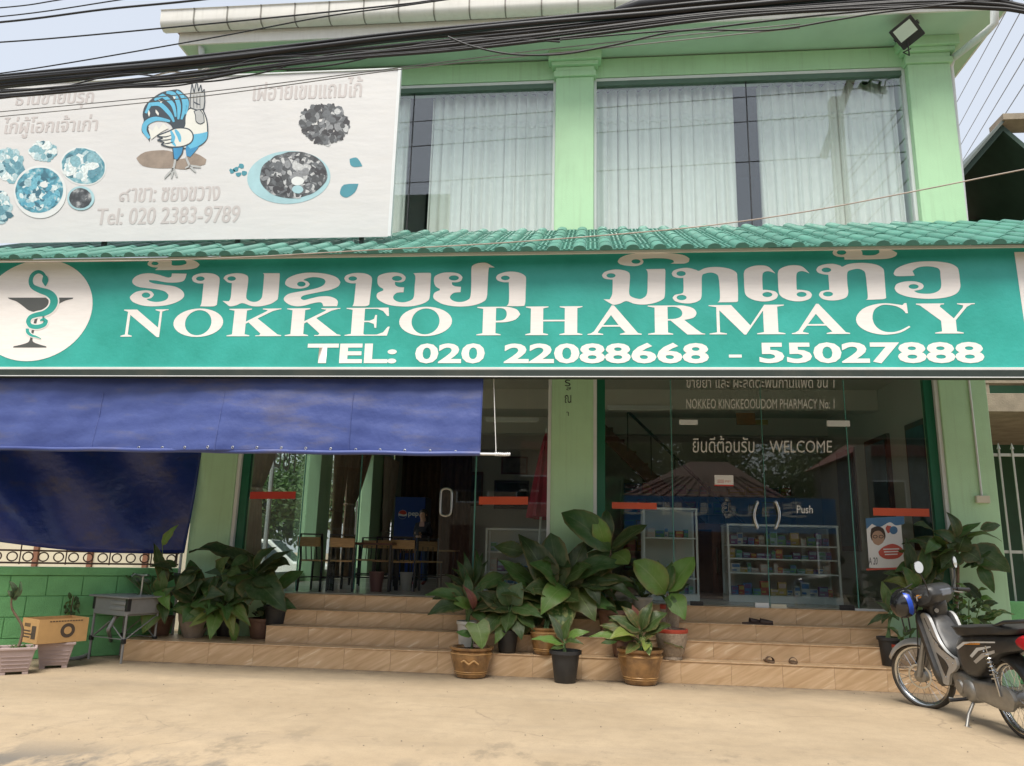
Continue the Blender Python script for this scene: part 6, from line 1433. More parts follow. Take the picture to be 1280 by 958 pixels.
# ================================================================== RESTAURANT INTERIOR
def chair_proto():
    t = thing('dining_chair', 'x', 'chair')
    for sx in (-1, 1):
        B().bar((sx * .19, -.19, 0), (sx * .18, -.18, .44), .026).build('leg', BLACKM, t)
        B().bar((sx * .19, .21, 0), (sx * .18, .19, .46), .026).build('leg', BLACKM, t)
        B().bar((sx * .18, .19, .46), (sx * .18, .25, .84), .026).build('back_post', BLACKM, t)
        B().bar((sx * .18, -.18, .2), (sx * .18, .2, .2), .018).build('stretcher', BLACKM, t)
    B().box(-.2, .2, -.2, .2, .44, .465).build('seat', WOOD, t, bevel=.006)
    B().box(-.19, .19, .225, .25, .68, .82, M.Rotation(R_(-5), 4, 'X')).build('backrest', WOOD, t, bevel=.006)
    for i in range(3): B().bar((-.09 + .09 * i, .19, .465), (-.09 + .09 * i, .235, .70), .012).build('back_spindle', BLACKM, t)
    B().bar((-.19, .25, .84), (.19, .25, .84), .022).build('top_rail', BLACKM, t)
    B().bar((-.18, -.185, .2), (.18, -.185, .2), .018).build('stretcher', BLACKM, t)
    return t
ch0 = chair_proto()
GCH = 'wooden backed metal dining chairs in the restaurant'
spots = [((-4.15, 11.75), 170, 'black metal chair with wooden back nearest the opened glass door'), ((-3.82, 11.9), 195, 'wooden backed black chair, second from the opened glass door'), ((-3.35, 12.75), 10, 'wooden backed black chair on the far side of the front table'), ((-2.95, 12.55), 180, 'wooden backed black chair at the near right of the table'), ((-3.9, 13.6), 0, 'wooden backed black chair beside the far restaurant curtain'), ((-2.75, 13.4), 20, 'wooden backed black chair closest to the standing woman'), ((-3.3, 13.9), 178, 'wooden backed black chair in front of the drinks fridge')]
for i, ((x, y), a, lb) in enumerate(spots):
    c = ch0 if i == 0 else dup(ch0, (0, 0, 0))
    c.location = (x, y, ZF); c.rotation_euler = (0, 0, R_(a)); tag(c, lb, 'chair', GCH)
def table(label, x, y, w, d, h, top=DWOOD):
    t = thing('dining_table', label, 'table', (x, y, ZF))
    B().box(-w / 2, w / 2, -d / 2, d / 2, h - .03, h).build('table_top', top, t, bevel=.004)
    for sx in (-1, 1):
        for sy in (-1, 1): B().box(sx * (w / 2 - .04) - .018, sx * (w / 2 - .04) + .018, sy * (d / 2 - .04) - .018, sy * (d / 2 - .04) + .018, 0, h - .031).build('leg', BLACKM, t)
    B().bar((-w / 2 + .05, 0, .2), (w / 2 - .05, 0, .2), .02).build('stretcher', BLACKM, t)
table('dark wooden table among the chairs behind the restaurant doorway', -3.55, 12.3, 1.0, .6, .74)
table('dark wooden table further back beside the window curtains', -3.9, 14.2, .9, .6, .74)
table('pale topped serving table in front of the standing woman', -2.95, 14.5, 1.0, .5, .66, WOOD)
bowl = B().lathe([(.06, 0), (.07, .01), (.17, .07), (.18, .075), (.165, .07), (.06, .015)], 20, (-3.0, 14.42, ZF + .66)).build('serving_bowl', mat('cream_dish', (.62, .58, .46), .4, .05), smooth=50)
tag(bowl, 'cream dish on the serving table before the woman', 'bowl')
WATER = mat('clear_bottle', (.45, .52, .58), .15, .05)
bt_ = B().lathe([(.03, 0), (.035, .01), (.035, .14), (.03, .17), (.012, .20), (.012, .23), (.001, .231)], 12, (-3.42, 14.40, ZF + .66)).build('water_bottle', WATER, smooth=40); tag(bt_, 'clear water bottle at the end of the serving table', 'bottle')
def bin_(label, u, v, r, h, m):
    p = PZ(u, v, ZF); p.y += r
    o = B().lathe([(r * .72, 0), (r * .75, .01), (r * .98, h * .93), (r * 1.06, h * .95), (r * 1.05, h), (r * .93, h), (r * .7, .03)], 20, p).build('waste_bin', m, smooth=40, parent=None); tag(o, label, 'bin', 'small waste bins')
bin_('reddish brown waste bin on the shop floor below the front table', 467, 740, .12, .30, mat('brown_bin', (.17, .08, .07), .5, .1)); bin_('pale grey waste bin on the shop floor below the woman', 505, 739, .105, .29, mat('pale_bin', (.42, .40, .37), .5, .08))
# drinks fridge
fx0, fx1 = PY(491, 680, 17).x, PY(530, 680, 17).x; fzt = PY(508, 621, 17).z
fr_ = thing('drinks_fridge', 'tall blue drinks fridge with a round red white and blue emblem', 'fridge', ((fx0 + fx1) / 2, 17, ZF)); fw = (fx1 - fx0) / 2; fh = fzt - ZF
FB = mat('fridge_blue', (.012, .05, .26), .3, .15, 3); FBK = mat('fridge_dark', (.01, .015, .05), .3)
B().box(-fw, fw, 0, .6, 0, fh).build('cabinet', FBK, fr_, bevel=.01)
B().box(-fw + .01, fw - .01, -.03, -.001, .05, fh - .01).build('door', FB, fr_, bevel=.006)
def fcirc(r, a0, a1, cx, cz, n=16): return [(cx + r * math.cos(a0 + (a1 - a0) * i / n), cz + r * math.sin(a0 + (a1 - a0) * i / n)) for i in range(n + 1)]
ff = lambda d: (lambda a, c: V((a, -.033 - d, c)))
cx_, cz_ = -fw * .45, fh * .78; WHP = mat('emblem_white', (.75, .75, .75), .4); 
flat('emblem', [fcirc(.10, 0, 2 * math.pi, cx_, cz_)], WHP, fr_, ff(0))
flat('emblem_red', [catmull(fcirc(.095, .3, 2.9, cx_, cz_, 10) + [(cx_ - .03, cz_ + .01), (cx_ + .04, cz_ - .005)], True, 2)], RED, fr_, ff(.002))
flat('emblem_blue', [catmull(fcirc(.095, 3.4, 6.0, cx_, cz_, 10) + [(cx_ + .03, cz_ - .04), (cx_ - .04, cz_ - .03)], True, 2)], FB, fr_, ff(.002))
text_fit('lettering', 'pepsi', WHP, fr_, ff(0), cx_ + .13, fw * .85, cz_ - .06, cz_ + .08, offset=.02)
flat('food_picture', [[(x + .0, z) for x, z in fcirc(.22, 0, math.pi, 0, fh * .32)]], mat('fridge_food_red', (.22, .07, .04), .4, .3, 20), fr_, ff(0))
# standing woman
def woman():
    vs = [(0, 0, .90), (0, 0, 1.06), (0, -.01, 1.24), (0, .0, 1.38), (0, -.012, 1.47), (0, -.03, 1.545), (0, -.03, 1.60)]
    rs = [(.135, .10), (.115, .085), (.145, .095), (.05, .05), (.068, .075), (.08, .095), (.06, .075)]
    es = [(i, i + 1) for i in range(6)]
    def add(p, r, frm): vs.append(p); rs.append((r, r)); es.append((frm, len(vs) - 1)); return len(vs) - 1
    hands = []
    for s in (-1, 1):
        a = add((s * .085, 0, .84), .095, 0); a = add((s * .10, -.015, .48), .06, a); a = add((s * .10, .02, .10), .042, a); a = add((s * .115, -.06, .04), .038, a); add((s * .12, -.15, .03), .03, a)
        a = add((s * .15, 0, 1.31), .062, 2); a = add((s * .205, .03, 1.09), .048, a); w = (s * .05, -.20, 1.12 if s > 0 else 1.04); a = add(w, .030, a)
        h = (s * .05 - s * .07, -.22, w[2] + .01); a = add(h, .026, a); hands.append(V(h))
        for k in range(5):
            dz = -.03 + .015 * k if k < 4 else .035
            f = add((h[0] - s * .035, h[1] - .012, h[2] + dz * .8), .0095, a); add((h[0] - s * (.065 if k < 4 else .03), h[1] - .004, h[2] + dz), .008, f)
    me = bpy.data.meshes.new('body'); me.from_pydata(vs, es, [])
    o = bpy.data.objects.new('tmp', me); COL.objects.link(o)
    md = o.modifiers.new('sk', 'SKIN'); md.use_smooth_shade = True
    sl2 = me.skin_vertices[0].data
    for i, r in enumerate(rs): sl2[i].radius = r
    sl2[0].use_root = True
    sb = o.modifiers.new('ss', 'SUBSURF'); sb.levels = 2; sb.render_levels = 2
    dg = bpy.context.evaluated_depsgraph_get(); dg.update()
    m2 = bpy.data.meshes.new_from_object(o.evaluated_get(dg)); bpy.data.objects.remove(o)
    t = link('person', m2, None)
    for m_ in (mat('dark_jacket', (.012, .013, .022), .8), mat('blue_jeans', (.035, .06, .11), .85, .2, 12), mat('warm_skin', (.60, .38, .27), .5, .05), mat('pink_top', (.40, .24, .20), .8), mat('red_shoes', (.20, .04, .03), .6)): m2.materials.append(m_)
    for p in m2.polygons:
        p.use_smooth = True; c = p.center
        if c.z > 1.395 or min((c - h).length for h in hands) < .085: p.material_index = 2
        elif c.z < .085: p.material_index = 4
        elif c.z < .90: p.material_index = 1
        elif c.z > 1.18 and c.y < -.03 and abs(c.x) < .06 * (c.z - 1.16) / .2: p.material_index = 3
        else: p.material_index = 0
    hair = B().ball((0, .01, 1.56), (.105, .115, .115), 14).ball((0, .065, 1.42), (.10, .05, .16), 12)
    HAIR = mat('black_hair', (.012, .009, .008), .4, .2, 30)
    hb = hair.build('hair', HAIR, t, smooth=80)
    for v in hb.data.vertices:
        if v.co.y < -.055 and v.co.z < 1.615: v.co.y = -.05
    ef = B()
    for s in (-1, 1): ef.ball((s * .032, -.118, 1.555), (.011, .006, .007), 8)
    ef.build('eyes', INK, t); B().ball((0, -.125, 1.525), (.012, .018, .022), 8).build('nose', bpy.data.materials['warm_skin'], t); B().ball((0, -.112, 1.487), (.024, .008, .007), 8).build('mouth', mat('lips', (.3, .09, .08), .5), t)
    for s in (-1, 1): B().ball((s * .088, -.02, 1.54), (.012, .02, .03), 8).build('ear', bpy.data.materials['warm_skin'], t)
    ph = B().box(-.05, .03, -.265, -.25, 1.07, 1.2).build('phone', BLACK, t); 
    return tag(t, 'woman in a dark jacket and jeans standing by the drinks fridge', 'person')
wm = woman(); wp = PZ(525, 731, ZF); wm.location = (wp.x, wp.y, ZF); wm.scale = (.86,) * 3; wm.rotation_euler = (0, 0, R_(-14))
# brown tied curtains along the left wall
BRC = mat('brown_curtain', (.36, .25, .175), .85, .15, 6, stretch=(4, 4, .5)); TAUPE = mat('taupe_curtain', (.50, .42, .34), .85, .12, 6, stretch=(4, 4, .5))
def tied(label, y0, y1, ty, tw, tz, m, x=-5.40, z0=ZF + .02, z1=3.95, seed=0):
    def f(a, h):
        z = z0 + (z1 - z0) * h
        if z > tz: k = ((z - tz) / (z1 - tz)) ** .75
        else: k = ((tz - z) / (tz - z0)) ** .6 * .35
        w = tw + (y1 - y0 - tw) * k; c = ty + ((y0 + y1) / 2 - ty) * k
        y = c + (a - .5) * w; s = .05 * math.sin(a * 38 + seed) * (.5 + .5 * k) + .02 * math.sin(a * 90 + seed)
        return V((x + s, y, z))
    o = B().grid(70, 26, f).build('tied_curtain', m, smooth=80); o.modifiers.new('s', 'SOLIDIFY').thickness = .006
    B().tube([V((x + .09 * math.cos(i * .5), ty + (tw / 2 + .02) * math.sin(i * .5), tz)) for i in range(13)], .03, 6, close=True).build('tie_band', m, o)
    tag(o, label, 'curtain', 'tied curtains in the restaurant')
tied('taupe tied curtain next to the left green column and red strip', 11.55, 13.1, 12.0, .38, PX(320, 612, -5.4).z, TAUPE, seed=1)
tied('brown tied curtain, left of the pair between the two inner green columns', 15.85, 16.75, 16.25, .5, 2.3, BRC, seed=2)
tied('brown tied curtain, right of the pair between the two inner green columns', 16.75, 18.6, 17.1, .45, PX(440, 632, -5.4).z, BRC, seed=3)
tied('taupe curtain in the dark corner beside the drinks fridge', 20.0, 21.3, 20.4, .4, 2.0, TAUPE, seed=4)
def drape(a, h): return V((-5.3 + 2.0 * a, 21.45 + .06 * math.sin(a * 60), ZF + .02 + 3.6 * h))
o = B().grid(60, 4, drape).build('back_drape', mat('dark_drape', (.12, .075, .05), .9, .2, 4), smooth=80); o.modifiers.new('s', 'SOLIDIFY').thickness = .006; tag(o, 'dark brown drape on the back wall behind the fridge', 'curtain')
# wall television, pictures
def wallbox(name, label, cat, u0, u1, v0, v1, y, m, inner=None, th=.05):
    a, c = PY(u0, v1, y), PY(u1, v0, y); t = thing(name, label, cat, ((a.x + c.x) / 2, y, a.z)); w, h = (c.x - a.x) / 2, c.z - a.z
    B().box(-w, w, 0, th, 0, h).build('frame', m, t, bevel=.008)
    if inner: B().box(-w * .86, w * .86, -.006, -.001, h * .1, h * .9).build('picture', inner, t)
    return t
SCR = mat('dark_screen', (.006, .006, .008), .15)
wallbox('wall_television', 'black flat television on the restaurant back wall', 'television', 617, 662, 601, 636, 21.6, BLACK, SCR)
wallbox('framed_picture', 'dark framed picture above the wall television', 'picture', 626, 660, 571, 593, 21.6, DWOOD, mat('dim_picture', (.11, .10, .085), .5, .5, 6))
wallbox('framed_poster', 'tall dark framed poster left of the wall television', 'picture', 573, 604, 590, 632, 21.6, DWOOD, mat('dim_poster', (.06, .055, .06), .5, .5, 3))
wallbox('clock_plaque', 'orange plaque hanging high inside the pharmacy', 'plaque', 921, 944, 514, 531, 15.5, mat('orange_plaque', (.36, .16, .05), .5, .2, 8)); wallbox('yellow_label', 'narrow yellow label beside the orange plaque', 'label', 945, 960, 525, 531, 15.5, mat('yellow_label', (.35, .25, .06), .5))
# folded parasol
up_, dn_ = PY(683, 541, 11.75), PY(676, 648, 11.65)
um = thing('folded_parasol', 'folded red parasol with white lettering behind the glass, beside the column', 'parasol', dn_ - V((0, 0, .4)))
ax = (up_ - dn_); L_ = ax.length; rq = ax.to_track_quat('Z', 'Y').to_matrix().to_4x4(); rq.translation = V((0, 0, .4))
PRED = mat('parasol_red', (.34, .025, .06), .7, .25, 5)
b = B(); rings = []
for i in range(9):
    t_ = i / 8; r = .19 * (1 - t_) ** .8 + .015
    rings.append([b.bm.verts.new(rq @ V((r * (1 + .22 * math.sin(k * math.pi * 2 / 24 * 8)) * math.cos(k * math.pi * 2 / 24), r * (1 + .22 * math.sin(k * math.pi * 2 / 24 * 8)) * math.sin(k * math.pi * 2 / 24), t_ * L_))) for k in range(24)])
for i in range(8):
    for k in range(24): b._f([rings[i][k], rings[i][(k + 1) % 24], rings[i + 1][(k + 1) % 24], rings[i + 1][k]])
b.build('canopy', PRED, um, smooth=50); B().tube([rq @ V((0, 0, -.4)), rq @ V((0, 0, L_ + .06))], .018, 8).build('pole', ALU, um)
b = B().ball(rq @ V((-.06, -.17, L_ * .35)), (.04, .03, .10), 8).build('white_print', WHITE, um); B().ball(rq @ V((.05, -.17, L_ * .12)), (.06, .03, .04), 8).build('white_print', WHITE, um)

# ================================================================== PHARMACY INTERIOR
MEDC = [mat('carton_%d' % i, c, .5, .1, 12) for i, c in enumerate(((.55, .53, .50), (.45, .08, .06), (.08, .18, .38), (.10, .30, .16), (.50, .36, .10), (.60, .45, .40), (.30, .42, .50), (.20, .10, .25)))]
cm = []
for m_ in MEDC:
    b = B().box(-.5, .5, -.5, .5, 0, 1); b.mi = 1; b.box(-.42, .42, -.512, -.501, .55, .9); b.box(-.42, .1, -.512, -.501, .15, .3)
    me = b.mesh('carton'); me.materials.append(m_); me.materials.append(MEDC[(MEDC.index(m_) * 3 + 1) % 8] if MEDC.index(m_) else MEDC[2]); cm.append(me)
rm_ = random.Random(9)
ORD = ['first', 'second', 'third', 'fourth', 'fifth', 'sixth', 'seventh', 'eighth', 'ninth', 'tenth', 'eleventh', 'twelfth', 'thirteenth', 'fourteenth', 'fifteenth', 'sixteenth', 'seventeenth', 'eighteenth', 'nineteenth', 'twentieth', 'twenty first', 'twenty second', 'twenty third', 'twenty fourth']
CNAME = ['white', 'red', 'blue', 'green', 'ochre', 'pale pink', 'pale blue', 'purple']
def goods(label, group, x0, x1, y, z, hmax, name='medicine_carton', wr=(.06, .15)):
    x = x0; k = 0
    while x < x1 - wr[0]:
        w = min(rm_.uniform(*wr), x1 - x); h = rm_.uniform(.35, .95) * hmax; ci = rm_.randrange(8)
        o = link(name, cm[ci]); o.location = (x + w / 2, y + rm_.uniform(-.04, .04), z); o.scale = (w * .92, rm_.uniform(.06, .14), h)
        tag(o, CNAME[ci] + ' carton, ' + ORD[k] + ' from the left ' + label, 'carton', group); x += w; k += 1
def case(label, u0, u1, y, d, vs, base, goodsl, wood=ALU, grp='cartons in the pharmacy showcases'):
    a, c = PY(u0, base, y), PY(u1, vs[0], y); x0, x1 = a.x, c.x; zt = c.z; zb_2 = ZF
    t = thing('glass_showcase', label, 'showcase', ((x0 + x1) / 2, y, ZF)); w = (x1 - x0) / 2; h = zt - ZF
    for sx in (-1, 1):
        for yy_ in (0, d): B().box(sx * w - .015, sx * w + .015, yy_ - .015, yy_ + .015, 0, h).build('post', wood, t)
    B().box(-w - .02, w + .02, -.02, d + .02, h, h + .03).build('top', wood, t)
    B().box(-w - .02, w + .02, -.02, d + .02, 0, .10).build('base', wood, t)
    B().box(-w, w, d - .01, d + .005, .1, h).build('back', INT_WALL, t)
    zs_ = [PY((u0 + u1) / 2, v, y).z - ZF for v in vs[1:]]
    for i, z in enumerate(zs_):
        B().box(-w + .016, w - .016, .0, d - .02, z - .02, z).build('shelf', wood, t)
    zs2 = [.10] + sorted(zs_)
    for i, z in enumerate(zs2):
        nxt = (zs2 + [h])[i + 1]
        goods(goodsl[min(i, len(goodsl) - 1)], grp, x0 + .05, x1 - .05, y + d * .4, ZF + z + .001, min(.22, (nxt - z) * .8))
    B().box(-w + .016, w - .016, -.004, .004, .101, h).build('front_glass', CASEGL, t)
    return t
case('wide white framed glass showcase of medicines behind the pharmacy doors', 913, 1046, 12.3, .5, (660, 682, 699, 717), 757, ['on the lowest shelf of the wide showcase', 'on the second shelf of the wide showcase', 'on the third shelf of the wide showcase', 'on the top shelf of the wide showcase'])
case('tall narrow glass showcase beside the sapling, behind the pharmacy panel', 806, 870, 12.0, .45, (638, 672, 722), 752, ['on the bottom shelf of the tall narrow showcase', 'on the middle shelf of the tall narrow showcase', 'on the top shelf of the tall narrow showcase'])
case('glass showcase of coloured goods behind the restaurant right panel', 606, 684, 12.4, .4, (664, 690, 715), 752, ['on the lowest shelf behind the restaurant glass', 'on the middle shelf behind the restaurant glass', 'on the upper shelf behind the restaurant glass'], grp='goods behind the restaurant glass')
a, c = PY(873, 756, 12.9), PY(911, 655, 12.9)
cab = thing('wooden_cabinet', 'dark red wooden cabinet with dark glass between the two showcases', 'cabinet', ((a.x + c.x) / 2, 12.9, ZF)); w = (c.x - a.x) / 2; h = c.z - ZF
B().box(-w, w, 0, .5, 0, h).build('carcass', DWOOD, cab, bevel=.008); B().box(-w + .03, -.02, -.012, -.001, .1, h - .1).build('door_panel', SCR, cab); B().box(.01, w - .03, -.012, -.001, .1, h - .1).build('door_panel', DWOOD, cab); B().tube([V((.05, -.03, .4)), V((.05, -.03, .8))], .01, 6).build('handle', STEEL, cab)
# back shelves with bottles
bs = thing('back_shelving', 'dim shelving unit of stock along the pharmacy back wall', 'shelving', (2.6, 17.5, ZF))
for i in range(5): B().box(-1.9, 1.9, 0, .4, .3 + i * .42, .33 + i * .42).build('shelf', INT_WALL, bs)
for x in (-1.9, 0, 1.88): B().box(x, x + .02, .001, .399, 0, 2.3).build('upright', INT_WALL, bs)
for i in range(5): goods('on the %s shelf of the pharmacy back wall' % ('lowest', 'second', 'middle', 'fourth', 'top')[i], 'stock on the back shelving', .75, 4.45, 17.7, ZF + .331 + i * .42, .33, 'stock_box', (.22, .45))
# stairs with rail
stt = thing('inner_staircase', 'dark staircase with handrail rising at the left of the pharmacy', 'staircase', (.2, 15.5, ZF))
for i in range(14): B().box(i * .23, i * .23 + .27, 0, .9, i * .26 * 0 + (13 - i) * .24, (13 - i) * .24 + .05).build('tread', DWOOD, stt)
B().bar((-.1, -.03, 14 * .24 + .8), (14 * .23, -.03, .85), .05).build('handrail', BLACKM, stt)
for i in range(0, 14, 2): B().bar((i * .23 + .1, -.03, (13 - i) * .24 + .05), (i * .23 + .1, -.03, (13 - i) * .24 + .95), .02).build('baluster', BLACKM, stt)
B().bar((-.1, .0, 14 * .24 - .1), (14 * .23, .0, -.05), .06, .25).build('stringer', DWOOD, stt)
# ceiling tube light and fan, tall framed panels
tb = thing('tube_light', 'unlit white tube light on the pharmacy ceiling beam', 'light', PY(800, 511, 14.15)); B().box(-.6, .6, 0, .05, 0, .06).build('batten', ALU, tb); B().tube([V((-.58, -.02, -.02)), V((.58, -.02, -.02))], .016, 8).build('tube', WHITE, tb)
tb = thing('tube_light', 'unlit tube light on the restaurant ceiling beam', 'light', PY(640, 526, 14.15)); B().box(-.5, .5, 0, .05, 0, .06).build('batten', ALU, tb); B().tube([V((-.48, -.02, -.02)), V((.48, -.02, -.02))], .016, 8).build('tube', WHITE, tb)
for i, (y0, y1) in enumerate(((12.2, 13.0), (13.8, 14.9), (15.6, 16.6))):
    w_ = ['nearest the glass', 'in the middle', 'farthest back'][i]
    o = B().box(5.12, 5.195, y0, y1, 1.7, 3.7).build('framed_picture', DWOOD, bevel=.01); B().box(5.105, 5.119, y0 + .08, y1 - .08, 1.8, 3.6).build('picture', mat('teal_picture', (.05, .10, .12), .4, .4, 3), o)
    tag(o, 'dark framed picture on the pharmacy side wall, ' + w_, 'picture', 'framed pictures on the pharmacy wall')
# sandals
def sandal(name, label, u, v, z, y, rz, m, closed=False):
    p = PY(u, v, y); t = thing(name, label, 'sandal', (p.x, y, z), rz, 'footwear left on the steps')
    out = [(0.13 * math.cos(a) * 1.05, .045 * math.sin(a) * (1.15 if math.cos(a) > 0 else .9)) for a in [i * math.pi / 10 for i in range(20)]]
    B().prism(out, 0, .022, lambda x, yy_, d: V((x, yy_, d))).build('sole', m, t, bevel=.005)
    if closed:
        b = B(); b.grid(8, 8, lambda a, c: V((.13 - .16 * a, .05 * math.cos(math.pi * c) * (.4 + .6 * math.sin(math.pi * min(1, a + .15) / 1.3)), .02 + .06 * math.sin(math.pi * c) * (.5 + .5 * a)))); o = b.build('upper', m, t, smooth=80)
    else:
        b = B(); b.grid(4, 10, lambda a, c: V((.0 + .06 * a, .052 * math.cos(math.pi * c), .012 + .06 * math.sin(math.pi * c)))); o = b.build('strap', m, t, smooth=80)
    o.modifiers.new('s', 'SOLIDIFY').thickness = .006
SBK = mat('dark_sandal', (.05, .03, .025), .6, .3, 20); STN = mat('brown_sandal', (.16, .10, .06), .6, .2, 20)
sandal('sandal', 'brown strapped sandal on the second step, left of its pair', 961, 826, SZ[0], 10.26, R_(-80), STN); sandal('sandal', 'brown strapped sandal on the second step, right of its pair', 991, 826, SZ[0], 10.26, R_(-98), STN)
sandal('slipper', 'dark patterned slipper on the third step, left of its pair', 940, 778, SZ[2], 10.78, R_(12), SBK, True); sandal('slipper', 'dark patterned slipper on the third step, right of its pair', 953, 778, SZ[2], 10.74, R_(-8), SBK, True)

# ================================================================== MOTORBIKE
SIL = mat('silver_bike_paint', (.46, .46, .45), .38, .06, 5, metal=.35, coat=.15, dirt=.45, dirtc=(.28, .22, .15)); TYRE = mat('dusty_tyre', (.045, .04, .034), .85, .3, 12, dirt=.4, dirtc=(.2, .16, .11)); CAST = mat('cast_alloy', (.30, .29, .27), .45, .15, 10, metal=.7, dirt=.4, dirtc=(.2, .16, .11)); SEATM = mat('black_vinyl_seat', (.022, .022, .022), .55, .2, 6, dirt=.35, dirtc=(.10, .085, .07))
REDL = mat('red_lens', (.40, .015, .02), .15, .1); AMB = mat('amber_lens', (.55, .22, .03), .2, .1); CHROME = mat('chrome', (.55, .55, .54), .2, .15, 9, metal=1.0, dirt=.3, dirtc=(.25, .2, .14), dscale=6); PLTY = mat('yellow_plate', (.62, .48, .16), .5, .05); BKG = mat('black_gloss_plastic', (.025, .025, .025), .4, .3, 5, dirt=.55, dirtc=(.13, .11, .085), dscale=4)
MIRR = mat('mirror_silver', (.8, .8, .8), .03, .02, 5, metal=1.0)
S_ = 1.2
front = V((3.76, 9.22, 0)); fwd = V((-.08, .997, 0)).normalized()
rear = front - fwd * 1.22 * S_
bike = thing('motorbike', 'silver and black motorbike leaning on its side stand before the steps', 'motorbike', rear, math.atan2(fwd.y, fwd.x), scale=S_)
LEAN = M.Rotation(R_(-6), 4, 'X')
STEER = M.Translation((1.0, 0, .72)) @ M.Rotation(R_(34), 4, 'Z') @ M.Translation((-1.0, 0, -.72))
def bk(name, b, m, par=None, steer=False, **k):
    o = b.build(name, m, par or bike, **k)
    if par is None: o.matrix_local = (LEAN @ STEER) if steer else LEAN
    return o
def side(poly, w0, w1, taper=0.0):
    """profile in x,z extruded across the bike"""
    return B().prism(poly, w0, w1, lambda x, z, d: V((x, d, z)))
def sidec(poly, w, crown=.03, k=4):
    """profile puffed out on both sides"""
    pl = [tuple(p) for p in catmull(poly, True, k)]; b = B(); n = len(pl); cx = sum(p[0] for p in pl) / n; cz = sum(p[1] for p in pl) / n
    lay = []
    for d, s in ((-w - crown, .72), (-w - crown * .6, .9), (-w, 1.0), (w, 1.0), (w + crown * .6, .9), (w + crown, .72)):
        lay.append([b.bm.verts.new((cx + (x - cx) * s, d, cz + (z - cz) * s)) for x, z in pl])
    for i in range(5):
        for j in range(n): b._f([lay[i][j], lay[i][(j + 1) % n], lay[i + 1][(j + 1) % n], lay[i + 1][j]])
    b._f(list(reversed(lay[0]))); b._f(lay[-1]); return b
def wheel(x, steer):
    t = B(); N_ = 40; ring = []
    prof_ = [(.25, -.03), (.262, -.037), (.278, -.030), (.285, -.012), (.285, .012), (.278, .030), (.262, .037), (.25, .03)]
    t.lathe([(r, h) for r, h in prof_], N_, (x, 0, .285), 'y', cap=False)
    w = bk('wheel', t, TYRE, steer=steer, smooth=50)
    bk('rim', B().lathe([(.25, -.028), (.24, -.026), (.228, -.012), (.228, .012), (.24, .026), (.25, .028)], N_, (x, 0, .285), 'y', cap=False), CHROME, w, smooth=60)
    hb = B().lathe([(.02, -.06), (.055, -.05), (.055, .05), (.02, .06)], 16, (x, 0, .285), 'y'); bk('hub', hb, CAST, w, smooth=40)
    for i in range(28):
        a = 2 * math.pi * i / 28; o_ = .5 * (1 if i % 2 else -1)
        p = V((x + .05 * math.cos(a + o_), .03 * (1 if i % 4 < 2 else -1), .285 + .05 * math.sin(a + o_))); q = V((x + .235 * math.cos(a), 0, .285 + .235 * math.sin(a)))
        bk('spoke', B().tube([p, q], .0022, 4), CHROME, w)
    return w
wheel(0, False); wf = wheel(1.22, True)
bk('brake_disc', B().lathe([(.09, .05), (.105, .05), (.105, .054), (.09, .054), (.09, .05)], 24, (1.22, 0, .285), 'y', cap=False), STEEL, steer=True)
for s in (-1, 1):
    bk('fork_leg', B().tube([V((1.22, s * .065, .285)), V((1.15, s * .065, .50)), V((1.05, s * .055, .80))], [.026, .024, .018], 10), CAST, steer=True, smooth=60)
def arc(cx, cz, r, a0, a1, n=16): return [V((cx + r * math.cos(a0 + (a1 - a0) * i / n), 0, cz + r * math.sin(a0 + (a1 - a0) * i / n))) for i in range(n + 1)]
def fender(cx, cz, r, a0, a1, w, m, steer, name='fender', drop=.05):
    b = B(); A = arc(cx, cz, r, R_(a0), R_(a1)); rows = []
    for i, p in enumerate(A):
        d = (p - V((cx, 0, cz))).normalized(); tpr = 1 - .25 * abs(i / (len(A) - 1) - .4)
        rows.append([b.bm.verts.new(p + d * (-drop * abs(c) ** 2.2) + V((0, c * w * tpr, 0))) for c in (-1, -.75, -.35, 0, .35, .75, 1)])
    for i in range(len(rows) - 1):
        for j in range(6): b._f([rows[i][j], rows[i][j + 1], rows[i + 1][j + 1], rows[i + 1][j]])
    o = bk(name, b, m, steer=steer, smooth=80); o.modifiers.new('s', 'SOLIDIFY').thickness = .006; return o
fender(1.22, .285, .325, 28, 165, .075, SIL, True); fender(0, .285, .34, 60, 200, .085, BKG, False, drop=.06)
# leg shield: two silver side panels with a cut out, black inner body
shield = [(1.05, .80), (.98, .83), (.90, .80), (.78, .60), (.66, .52), (.60, .44), (.66, .40), (.72, .30), (.80, .27), (.86, .30), (.90, .40), (.98, .60), (1.04, .72)]
for s in (-1, 1):
    y0, y1 = (.10, .125) if s > 0 else (-.125, -.10)
    plate = [tuple(p) for p in catmull([(1.05, .80), (.97, .84), (.88, .80), (.79, .63), (.68, .54), (.57, .51), (.56, .45), (.62, .40), (.70, .36), (.76, .27), (.84, .27), (.90, .40), (.97, .56), (1.03, .70)], True, 4)]
    o = bk('leg_shield', side(plate, y0, y1), SIL, smooth=40)
    yy0, yy1 = (.1255, .128) if s > 0 else (-.128, -.1255)
    bk('shield_vent', side([tuple(p) for p in catmull([(.86, .52), (.74, .47), (.70, .42), (.77, .34), (.80, .38)], True, 4)], yy0, yy1), BKG)
    bk('shield_seam', side([(.955, .80), (.86, .645), (.72, .555), (.58, .505), (.585, .495), (.725, .545), (.868, .638), (.965, .795)], yy0, yy1), BKG)
bk('front_shield_edge', sidec([(1.09, .84), (1.05, .86), (1.0, .74), (.92, .52), (.84, .30), (.88, .24), (.94, .40), (1.03, .62)], .12, .04), BKG, smooth=50)
